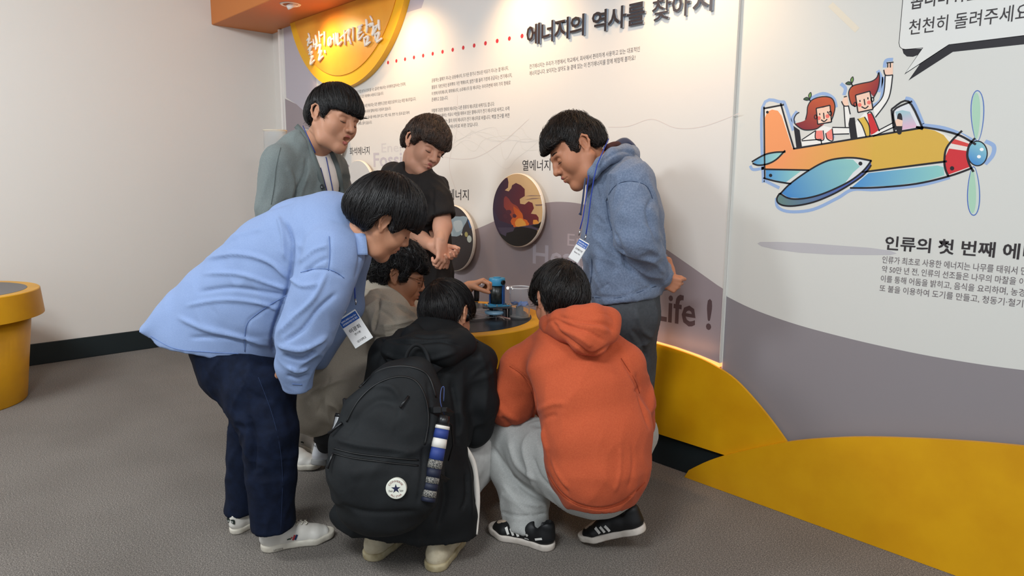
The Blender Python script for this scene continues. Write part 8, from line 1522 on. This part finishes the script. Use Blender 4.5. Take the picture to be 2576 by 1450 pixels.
text_on(o0-lux*0.0165-luy*0.006, lux, luy, 'Chuck', 0.013, 0.006, K1, pt_, 0.01); text_on(o0+lux*0.0165-luy*0.006, lux, luy, 'Taylor', 0.013, 0.006, K1, pt_, 0.01)
# side pocket, straps and buckles
S = Solid(0.006); S.chain([P(1098, 1120, 2.30), P(1086, 1200, 2.29), P(1070, 1255, 2.29)], [(0.034, 0.05), (0.040, 0.055), (0.036, 0.05)], 0.012, side=sdb)
cloth('side_pocket', S, M_pack, bp)
for x, y in ((1100, 1032), (1088, 1202)):
    c = P(x, y, 2.215 if y > 1100 else 2.22); R = np.stack([lux, -pn_*-1, luy], 1); bk_ = MB().box(c, (0.030, 0.010, 0.022), R, 0.003).build('buckle', M_black, bp)
    MB().box(c+lux*0.022, (0.018, 0.007, 0.016), R, 0.002).build('buckle_end', M_black, bk_); ribbon(MB(), [c-lux*0.05+CF*0.02, c-lux*0.015, c+lux*0.03, c+lux*0.045+CF*0.03-luy*0.02], 0.016, 0.003, -CF).build('webbing', M_zip, bp)
MB().tube([P(1122, 1058, 2.24), P(1136, 1070, 2.27), P(1140, 1120, 2.29), P(1128, 1160, 2.30)], 0.003, 6).build('cord', M_zip, bp, smooth=True)
for pts_ in ([(868, 1012), (884, 1000)], [(826, 1165), (836, 1180)]):
    c = P(*pts_[0], 2.30); MB().box(c, (0.014, 0.012, 0.026), np.stack([lux, pn_, luy], 1), 0.003).build('side_clip', M_black, bp)
um = thing('folded_umbrella', 'folded blue and white striped umbrella in the side pocket of the backpack', 'umbrella', tuple(P(1110, 1100, 2.24)))
ua, ub = P(1119, 1046, 2.225), P(1076, 1262, 2.165); ax_ = nrm(ub-ua); Lu = np.linalg.norm(ub-ua)
def seg(n0, n1, r0, r1, name, m): return MB().lathe(ua+ax_*Lu*n0, [(0.0, 0.0), (r0, 0.0), ((r0+r1)/2*1.02, Lu*(n1-n0)*0.5), (r1, Lu*(n1-n0)), (0.0, Lu*(n1-n0))], 20, axis=ax_).build(name, m, um, smooth=True)
mb_ = mat('umbrella_blue', '#24397c', rough=0.6); mw_ = mat('umbrella_white', '#d8d4cc', rough=0.6); mn_ = mat('umbrella_navy', '#131a30', rough=0.6); mg_ = mat('umbrella_grey', '#8b8880', rough=0.7, noise=(300, '#3a3a3a', 0.45, 0.55, (1, 1, 1)))
seg(0.0, 0.12, 0.017, 0.020, 'handle', M_black)
for a, b, m in ((0.12, 0.16, mw_), (0.16, 0.27, mb_), (0.27, 0.38, mw_), (0.38, 0.52, mb_), (0.52, 0.62, mg_), (0.62, 0.72, mn_), (0.72, 0.79, mg_), (0.79, 0.87, mn_), (0.87, 0.95, mg_), (0.95, 1.0, mn_)): seg(a, b, 0.0225, 0.0235, 'fabric_band', m)
MB().tube(catmull([P(1118, 1044, 2.235), P(1108, 1012, 2.23), P(1110, 980, 2.24), P(1117, 975, 2.24), P(1116, 1010, 2.235)], 4), 0.0016, 6).build('wrist_loop', mat('loop_blue', '#3a4a78', rough=0.7), um, smooth=True)
bt = thing('steel_bottle', 'silver bottle neck sticking out beside the left of the backpack', 'bottle', tuple(P(850, 1075, 2.33)))
ba, bb = P(854, 1044, 2.36), P(838, 1120, 2.34); xb_ = nrm(bb-ba); MB().lathe(ba, [(0.0, 0.0), (0.014, 0.0), (0.0145, 0.01), (0.0145, 0.04), (0.016, 0.045), (0.016, 0.10), (0.0, 0.10)], 20, axis=xb_).build('bottle_body', M_steel, bt, smooth=True)
MB().lathe(ba-xb_*0.004, [(0.0, 0.0), (0.0148, 0.0), (0.0152, 0.012), (0.0, 0.012)], 20, axis=xb_).build('bottle_cap', M_black, bt, smooth=True)

# ---------------------------------------------------------------- 7 squatting man in the orange hoodie
pm = thing('person', 'person squatting with the back to us in an orange hooded sweatshirt and grey sweatpants', 'person', base_of((1330, 1375), (1540, 1350)))
M_or = mat('orange_jersey', '#b44d2b', rough=0.92, sheen=0.05, noise=(200, '#bd5631', 0.3, 0.7), bump=(450, 0.25, 2)); M_gs2 = mat('grey_marl_jersey', '#a5a6a3', rough=0.92, sheen=0.08, noise=(220, '#b4b5b2', 0.3, 0.7), bump=(400, 0.3, 2))
sd7 = cam_dir((0.92, 0, 0.38)); S = Solid(0.0065)
S.chain([P(1432, 845, 2.52), P(1448, 905, 2.50), P(1482, 990, 2.46), P(1503, 1090, 2.44), P(1508, 1175, 2.43), P(1508, 1225, 2.43)], [(0.12, 0.08), (0.185, 0.115), (0.192, 0.145), (0.198, 0.16), (0.185, 0.155), (0.150, 0.115)], 0.02, side=sd7)
S.cone(P(1415, 860, 2.54), P(1322, 925, 2.62), 0.082, 0.088, 0.05); S.chain([P(1318, 930, 2.63), P(1283, 1010, 2.65), P(1296, 1048, 2.72)], [0.092, 0.086, 0.070], 0.02); S.chain([P(1296, 1046, 2.70), P(1335, 1040, 2.85), P(1350, 1000, 3.0)], [0.070, 0.055, 0.042], 0.02)
S.cone(P(1470, 860, 2.50), P(1562, 915, 2.50), 0.082, 0.080, 0.05); S.chain([P(1572, 925, 2.50), P(1603, 1010, 2.53), P(1608, 1065, 2.60)], [0.080, 0.062, 0.055], 0.02); S.chain([P(1608, 1065, 2.60), P(1580, 1050, 2.85), P(1530, 1000, 3.0)], [0.055, 0.05, 0.042], 0.02)
S.cone(P(1508, 1270, 2.43), P(1508, 1228, 2.43), (0.125, 0.095), (0.12, 0.09), 0.006, side=sd7, op='s')
hoodie7, V7, N7 = cloth('hooded_sweatshirt', S, M_or, pm, fold=[(cam_dir((0.7, 0.7, 0)), dict(fa=3, fc=12, amp=0.012, where=[(P(1290, 1010, 2.6), 0.13), (P(1600, 1000, 2.5), 0.10)])), (cam_dir((0.25, 1, 0)), dict(fa=3, fc=14, amp=0.012, where=[(P(1450, 1220, 2.35), 0.14), (P(1560, 1200, 2.35), 0.12)], seed=4)), (cam_dir((0.3, 1, 0)), dict(fa=2.5, fc=8, amp=0.006, seed=9))],
    lines=[([(1280, 920), (1315, 945), (1340, 980), (1352, 1040)], 2.5, -0.006), ([(1352, 1040), (1348, 1070), (1335, 1088)], 5, -0.012), ([(1360, 1070), (1372, 1120), (1395, 1180), (1430, 1230)], 5, 0.008), ([(1378, 1130), (1395, 1190), (1430, 1245)], 4, -0.008), ([(1562, 900), (1600, 965), (1612, 1010), (1635, 1080)], 4, -0.010), ([(1595, 985), (1610, 975), (1600, 940)], 3, -0.006),
           ([(1375, 1185), (1405, 1235), (1450, 1268), (1510, 1280), (1570, 1262), (1620, 1215)], 2.5, -0.006), ([(1350, 1035), (1385, 1018), (1420, 1015)], 7, 0.008), ([(1355, 1060), (1380, 1050), (1400, 1045)], 6, -0.006), ([(1240, 1000), (1270, 1040), (1310, 1060)], 7, 0.007), ([(1262, 1050), (1290, 1075), (1330, 1080)], 5, -0.007), ([(1590, 1120), (1592, 1180), (1580, 1230)], 4, -0.005), ([(1560, 1130), (1560, 1190), (1545, 1240)], 5, 0.005)])
S = Solid(0.006)
S.chain([P(1372, 835, 2.60), P(1380, 815, 2.50), P(1410, 806, 2.42), P(1450, 800, 2.38), P(1490, 798, 2.37), P(1528, 806, 2.40), P(1538, 822, 2.48)], [0.026, 0.030, 0.036, 0.040, 0.044, 0.042, 0.034], 0.022)
S.chain([P(1440, 825, 2.38), P(1478, 850, 2.35), P(1502, 868, 2.34)], [0.045, 0.055, 0.036], 0.03); S.cone(P(1500, 830, 2.36), P(1528, 838, 2.37), 0.055, 0.040, 0.03); S.chain([P(1385, 825, 2.46), P(1420, 832, 2.41)], [0.03, 0.04], 0.03)
S.cone(P(1425, 775, 2.52), P(1432, 815, 2.52), 0.075, 0.06, 0.008, op='s')
cloth('hood', S, M_or, hoodie7, lines=[([(1388, 808), (1415, 840), (1455, 872), (1490, 893), (1535, 868)], 4, -0.010), ([(1392, 800), (1430, 820), (1480, 835), (1520, 858)], 4, -0.009), ([(1400, 795), (1460, 812), (1520, 815), (1545, 835)], 5, -0.008), ([(1400, 825), (1450, 845), (1490, 872)], 7, 0.008), ([(1420, 805), (1480, 820), (1530, 835)], 5, 0.006), ([(1368, 830), (1376, 812), (1395, 803)], 3, -0.006), ([(1500, 785), (1535, 795), (1548, 815)], 2, -0.004)], grain=0.0015)
H7 = Head((1358, 758), 2.50, EAR_L, (-0.36, -0.30, 0.88), (-0.06, 0.95, 0.30), 1.0)
seam(V7, N7, hoodie7, [[(1282, 922), (1315, 945), (1340, 982), (1350, 1035)], [(1562, 902), (1596, 955), (1608, 990)], [(1376, 1186), (1405, 1236), (1450, 1269), (1510, 1281), (1570, 1263), (1622, 1214)]], mat('orange_seam', '#8e3618', rough=0.9))
hd = build_head(H7, P(1425, 835, 2.55), 0.060)
j = dict(neck=P(1425, 830, 2.55), chest=P(1450, 920, 2.52), waist=P(1490, 1050, 2.5), hips=P(1505, 1180, 2.46), side=sd7, shl=P(1320, 930, 2.63), ell=P(1286, 1030, 2.67), wrl=P(1350, 1000, 3.0), shr=P(1565, 920, 2.5), elr=P(1606, 1050, 2.58), wrr=P(1530, 1000, 3.0),
         hpl=P(1470, 1200, 2.46), knl=P(1285, 1095, 2.78), anl=P(1330, 1300, 2.64), hpr=P(1540, 1200, 2.5), knr=P(1590, 1085, 2.78), anr=P(1545, 1290, 2.66))
hs = Solid(0.0045); hand(hs, P(1350, 1000, 3.0), cam_dir((0.5, 0.2, 0.5)), cam_dir((0, -1, 0)), 1); hand(hs, P(1530, 1000, 3.0), cam_dir((-0.5, 0.1, 0.5)), cam_dir((0, -1, 0)), -1)
body(pm, hd, j, skin('skin_pink', '#bf8468'), hs); eyes_and_brows(H7, pm)
build_hair(H7, pm, H_soft, top=0.030, side=0.018, back=0.020, fringe=0.016, nape=-0.058, whorl=(-0.07, -0.015, 0.095), n=1700, length=0.09, sideburn=-0.03, seed=8, part_noise=0.006, curl=0.12, lift=0.007, width=0.0023)
S = Solid(0.007); S.chain([P(1505, 1190, 2.44), P(1500, 1232, 2.44)], [(0.155, 0.12), (0.132, 0.098)], 0.02, side=sd7); S.chain([P(1455, 1215, 2.44), P(1370, 1150, 2.60), P(1292, 1095, 2.74)], [0.10, 0.115, 0.105], 0.03); S.chain([P(1288, 1095, 2.74), P(1297, 1185, 2.70), P(1320, 1262, 2.65), P(1326, 1335, 2.63)], [0.105, 0.088, 0.086, 0.080], 0.016)
S.chain([P(1540, 1210, 2.48), P(1590, 1090, 2.78), P(1548, 1265, 2.66)], [0.10, 0.09, 0.065], 0.03); S.trim(P(1326, 1322, 2.63), A(0, 0, -1), 0.080)
pants7, Vp, Np = cloth('sweatpants', S, M_gs2, pm, fold=[(cam_dir((0.5, -1, 0)), dict(fa=3, fc=14, amp=0.015)), (cam_dir((1, -0.5, 0)), dict(fa=4, fc=20, amp=0.010, where=[(P(1320, 1260, 2.6), 0.10)], seed=3))],
    lines=[([(1235, 1120), (1275, 1180), (1320, 1230), (1375, 1260)], 5, -0.010), ([(1280, 1110), (1300, 1170), (1350, 1210)], 6, 0.008), ([(1262, 1290), (1310, 1300), (1378, 1292)], 3, -0.006), ([(1340, 1150), (1360, 1200), (1400, 1240)], 4, -0.006), ([(1265, 1220), (1300, 1260), (1370, 1275)], 5, 0.007)])
M_bl = mat('black_leather', '#101113', rough=0.5); M_bs = mat('midsole_white', '#cfc6bc', rough=0.6, noise=(25, '#b3a99d', 0.4, 0.8)); M_st = mat('stripe_white', '#dcdad4', rough=0.6)
M_toe = mat('toe_suede', '#b8a490', rough=0.85); fl = floor_pt(1396, 1386); ft = floor_pt(1246, 1340); sh, T, sp = shoe(pm, fl, ft, mats=(M_bl, M_bs, M_bl, M_toe), side=1, laces=False, wide=1.05, L=max(0.285, np.linalg.norm(ft-fl)))
for k in range(3): side_stripe(sh, T, sp, [(0.134+k*0.020, 0.036), (0.140+k*0.020, 0.050), (0.147+k*0.020, 0.060)], 0.010, 1, M_st)
side_stripe(sh, T, sp, [(0.035, 0.054), (0.055, 0.047), (0.064, 0.043)], 0.008, 1, M_st)
for a_ in (-0.7, 0, 0.7): side_stripe(sh, T, sp, [(0.098, 0.046), (0.098+0.006*math.sin(a_), 0.046+0.010*math.cos(a_))], 0.005, 1, M_st, 'trefoil_leaf')
text_on(T((0.098, sp(0.098, 0.038, 1)[1]+0.003, 0.038)), -nrm(T((1, 0, 0))-T((0, 0, 0))), A(0, 0, 1), 'adidas', 0.018, 0.005, M_st, sh, 0.02)
fl = floor_pt(1508, 1380)+A(0, 0, 0.0); dr = nrm(floor_pt(1450, 1350)-floor_pt(1508, 1378)); toe_ = floor_pt(1458, 1362); he_ = P(1612, 1338, 2.50); vv = nrm(he_-toe_); he_ = toe_+vv*min(0.30, max(0.27, np.linalg.norm(he_-toe_)))
sh, T, sp = shoe(pm, he_, toe_, up=(0, 0, 1), mats=(M_bl, M_bs, M_bl, M_toe), side=1, laces=True, wide=1.05)
for k in range(3): side_stripe(sh, T, sp, [(0.134+k*0.020, 0.036), (0.140+k*0.020, 0.050), (0.147+k*0.020, 0.060)], 0.010, 1, M_st)

# ================================================================== apparatus on the table
def tpt(px, py, z=TH+0.001): return floor_pt(px, py, z)
g = thing('generator', 'blue cylindrical motor generator standing on the yellow table', 'generator', tuple(tpt(1250, 790)))
M_tb = mat('teal_paint', '#3a86ac', rough=0.4); M_nb = mat('blue_paint', '#1d4a86', rough=0.4); M_coil = mat('motor_core', '#1b1d1c', rough=0.35, noise=(60, '#3a3f3c', 0.4, 0.7)); M_dk = mat('dark_bracket', '#33343a', rough=0.5)
gc = tpt(1250, 797); zt = TH+0.001; tm = (gc-EYE)@CF; pxm = tm/FPX; up_ = A(0, 0, 1)
r_m = 20*pxm; zb = zt+0.058; ztop = zb+0.128
sd_ = nrm(np.cross(CF, up_)); fw_ = nrm(np.cross(up_, sd_)); Rg = np.stack([sd_, fw_, up_], 1)
for dx, dy in ((-0.028, 0.0), (0.036, -0.02), (0.04, 0.02)): MB().lathe(gc+sd_*dx+fw_*dy, [(0.009, 0), (0.009, 0.05), (0, 0.05)], 16).build('post', M_dk, g)
MB().box(gc+up_*0.050, (0.135, 0.085, 0.008), Rg, 0.002).build('base_plate', M_dk, g); MB().box(gc+up_*0.056, (0.105, 0.075, 0.006), Rg@np.array([[.92, -.39, 0], [.39, .92, 0], [0, 0, 1]]), 0.002).build('flange', M_tb, g)
cg = gc+up_*0.058
MB().lathe(cg, [(r_m*0.98, 0), (r_m*0.98, 0.008), (0, 0.008)], 32).build('lower_ring', M_tb, g, smooth=False)
MB().lathe(cg, [(r_m*0.80, 0.006), (r_m*0.80, 0.10), (0, 0.10)], 32).build('core', M_coil, g, smooth=True)
def arc_shell(name, a0, a1, r0, r1, z0, z1, m):
    e1, e2 = sd_, -fw_; V = []; n_ = 14
    for i in range(n_+1):
        a = a0+(a1-a0)*i/n_; d = e1*math.cos(a)+e2*math.sin(a)
        V += [cg+d*r0+up_*z0, cg+d*r1+up_*z0, cg+d*r1+up_*z1, cg+d*r0+up_*z1]
    F = [(4*i+k, 4*i+4+k, 4*i+4+(k+1) % 4, 4*i+(k+1) % 4) for i in range(n_) for k in range(4)]+[(0, 1, 2, 3), tuple(4*n_+k for k in (3, 2, 1, 0))]
    return MB().add(V, F).build(name, m, g, smooth=False)
arc_shell('side_housing', -1.2, 0.75, r_m*0.86, r_m, 0.006, 0.102, M_nb); arc_shell('side_housing', 2.75, 4.0, r_m*0.86, r_m, 0.006, 0.102, M_nb)
smooth_by_angle(MB().lathe(cg, [(0, 0.098), (r_m, 0.098), (r_m*1.02, 0.100), (r_m*1.02, 0.128), (r_m*0.96, 0.132), (r_m*0.45, 0.133), (r_m*0.45, 0.137), (0, 0.137)], 36).build('top_cap', M_tb, g, smooth=True))
kn = nrm(sd_*0.70-fw_*0.70); MB().lathe(cg+kn*r_m*0.98+up_*0.114, [(0.0, 0.004), (0.008, 0.004), (0.008, 0.009), (0.0115, 0.009), (0.0115, 0.0), ], 18, axis=kn).build('socket', M_black, g)
for dx, dy in ((-0.045, -0.02), (0.0, -0.034), (0.048, -0.01), (0.046, 0.02), (-0.04, 0.025)): MB().lathe(gc+sd_*dx+fw_*dy+up_*0.054, [(0.006, 0), (0.006, 0.008), (0.004, 0.011), (0.0, 0.012)], 6).build('bolt', M_steel, g)
smooth_by_angle(MB().lathe(gc-sd_*0.012-fw_*0.01+up_*0.0, [(0.022, 0.012), (0.046, 0.018), (0.048, 0.024), (0.046, 0.03), (0.022, 0.034), (0.02, 0.03), (0.020, 0.016), (0.022, 0.012)], 32).build('pulley', mat('pale_blue_pulley', '#7fa8c4', rough=0.3), g, smooth=True))
MB().box(gc+up_*0.022+sd_*0.064, (0.020, 0.03, 0.05), Rg, 0.003).build('terminal_block', M_black, g)
# acrylic tube with a blue fan
a = thing('fan_tube', 'clear acrylic tube with a small blue fan on the yellow table', 'fan', tuple(tpt(1307, 800)))
ac = tpt(1307, 800); ra = 26.0*((ac-EYE)@CF)/FPX; ha = 0.150
smooth_by_angle(MB().lathe(ac, [(ra, 0.0), (ra, ha), (ra-0.003, ha), (ra-0.003, 0.006), (0, 0.006), (0, 0.0)], 48).build('tube', M_glass, a, smooth=True))
MB().lathe(ac+up_*(ha-0.001), [(ra+0.0004, -0.001), (ra+0.0004, 0.002), (ra-0.0035, 0.002), (ra-0.0035, -0.001), (ra+0.0004, -0.001)], 48).build('rim', mat('acrylic_rim', '#dfe0e2', rough=0.1, spec=0.8), a)
MB().lathe(ac+up_*0.0065, [(ra-0.004, 0.0), (ra-0.004, 0.004), (0, 0.005)], 40).build('base_disc', mat('greyish_plate', '#a9a79e', rough=0.5, noise=(30, '#77766e', 0.4, 0.6)), a)
MB().lathe(ac+up_*0.012, [(0.018, 0), (0.018, 0.046), (0.0, 0.046)], 24).build('motor_post', mat('grey_post', '#6d767c', rough=0.45), a, smooth=False)
fn = MB().lathe(ac+up_*0.060, [(0.0, 0.0), (0.010, 0.0), (0.011, 0.014), (0.0, 0.016)], 20).build('fan_hub', mat('fan_blue', '#1f6fc8', rough=0.35), a, smooth=True)
for k in range(7):
    an = k*2*math.pi/7; V = []
    for i in range(6):
        r_ = 0.010+(ra-0.008-0.010)*i/5; tw_ = 0.5; aa = an+0.25*i/5; d = sd_*math.cos(aa)+fw_*math.sin(aa); b = -sd_*math.sin(aa)+fw_*math.cos(aa); w_ = 0.009+0.004*i/5
        p = ac+up_*0.068+d*r_; V += [p-b*w_-up_*0.006, p+b*w_+up_*0.008, p+b*w_+up_*0.0095, p-b*w_-up_*0.0045]
    F = [(4*i+q, 4*i+4+q, 4*i+4+(q+1) % 4, 4*i+(q+1) % 4) for i in range(5) for q in range(4)]+[(0, 1, 2, 3), (23, 22, 21, 20)]
    MB().add(V, F).build('fan_blade', MATS['fan_blue'], fn)
# hand crank
c = thing('hand_crank', 'hand crank with black grip and steel arm, held at the left of the generator', 'crank', tuple(tpt(1170, 800)))
gp = P(1199, 742, 3.215); MB().lathe(gp-up_*0.030, [(0.0, 0), (0.011, 0.0), (0.0125, 0.02), (0.0125, 0.055), (0.010, 0.07), (0.0, 0.072)], 20).build('grip', M_black, c, smooth=True)
cr0 = P(1196, 768, 3.21); cr1 = cr0-sd_*0.15; ribbon(MB(), [cr0+sd_*0.012, cr0, cr1], 0.03, 0.026, up_).build('crank_arm', mat('brushed_bar', '#8e8a82', rough=0.35, metal=0.7), c)
b0 = cr1*A(1, 1, 0)+A(0, 0, TH+0.002); MB().lathe(b0, [(0.035, 0.0), (0.035, 0.01), (0.014, 0.014), (0.014, cr1[2]-TH-0.01), (0, cr1[2]-TH-0.01)], 28).build('crank_post', M_steel, c, smooth=False)
# clear cover plate, wires, small leds on the wall
cv = thing('cover_plate', 'clear acrylic cover plate lying over the wiring on the table top', 'plate', tuple(tpt(1190, 815)))
q = [tpt(1150, 812, TH+0.006), tpt(1248, 799, TH+0.006), tpt(1225, 776, TH+0.006), tpt(1140, 785, TH+0.006)]; V = q+[p+up_*0.003 for p in q]; MB().add(V, [(3, 2, 1, 0), (4, 5, 6, 7), (0, 1, 5, 4), (1, 2, 6, 5), (2, 3, 7, 6), (3, 0, 4, 7)]).build('plate', M_glass, cv)
for p in q: MB().lathe(p-up_*0.005, [(0.004, 0), (0.004, 0.012), (0, 0.012)], 10).build('stand_off', M_steel, cv)
wr_ = thing('wiring', 'red and pale wires running across the black table top to the fan tube', 'wires', tuple(tpt(1230, 800)))
M_rw = mat('wire_red', '#a0605a', rough=0.5); M_ww = mat('wire_pale', '#c8b8b0', rough=0.5); rr_ = random.Random(5)
for k in range(7):
    x0, y0 = 1200+rr_.uniform(-8, 20), 783+rr_.uniform(-3, 8); x1, y1 = (1284, 801+k*1.2) if k < 3 else (1262+rr_.uniform(-40, 10), 800+rr_.uniform(-6, 4))
    pts_ = [tpt(x0+(x1-x0)*i/4+rr_.uniform(-3, 3)*(0 < i < 4), y0+(y1-y0)*i/4+rr_.uniform(-3, 3)*(0 < i < 4), TH+0.003+0.008*math.sin(math.pi*i/4)*rr_.random()) for i in range(5)]
    MB().tube(catmull(pts_, 4), 0.0014, 6).build('wire', M_rw if k % 2 else M_ww, wr_, smooth=True)
MB().lathe(on_plane(1226, 716, 1, YLP), [(0.0, 0.0), (0.008, 0.0), (0.007, 0.006), (0, 0.008)], 16, axis=(0, -1, 0)).build('indicator', mat('led_white', '#ffffff', emit=('#fff6ea', 1.5)), panel_left)
for x, y in ((1211, 712), (1278, 725), (1170, 735)): MB().lathe(on_plane(x, y, 1, YLP), [(0.0, 0.0), (0.008, 0.0), (0.007, 0.006), (0, 0.008)], 16, axis=(0, -1, 0)).build('indicator', MATS['led_white'], panel_left)
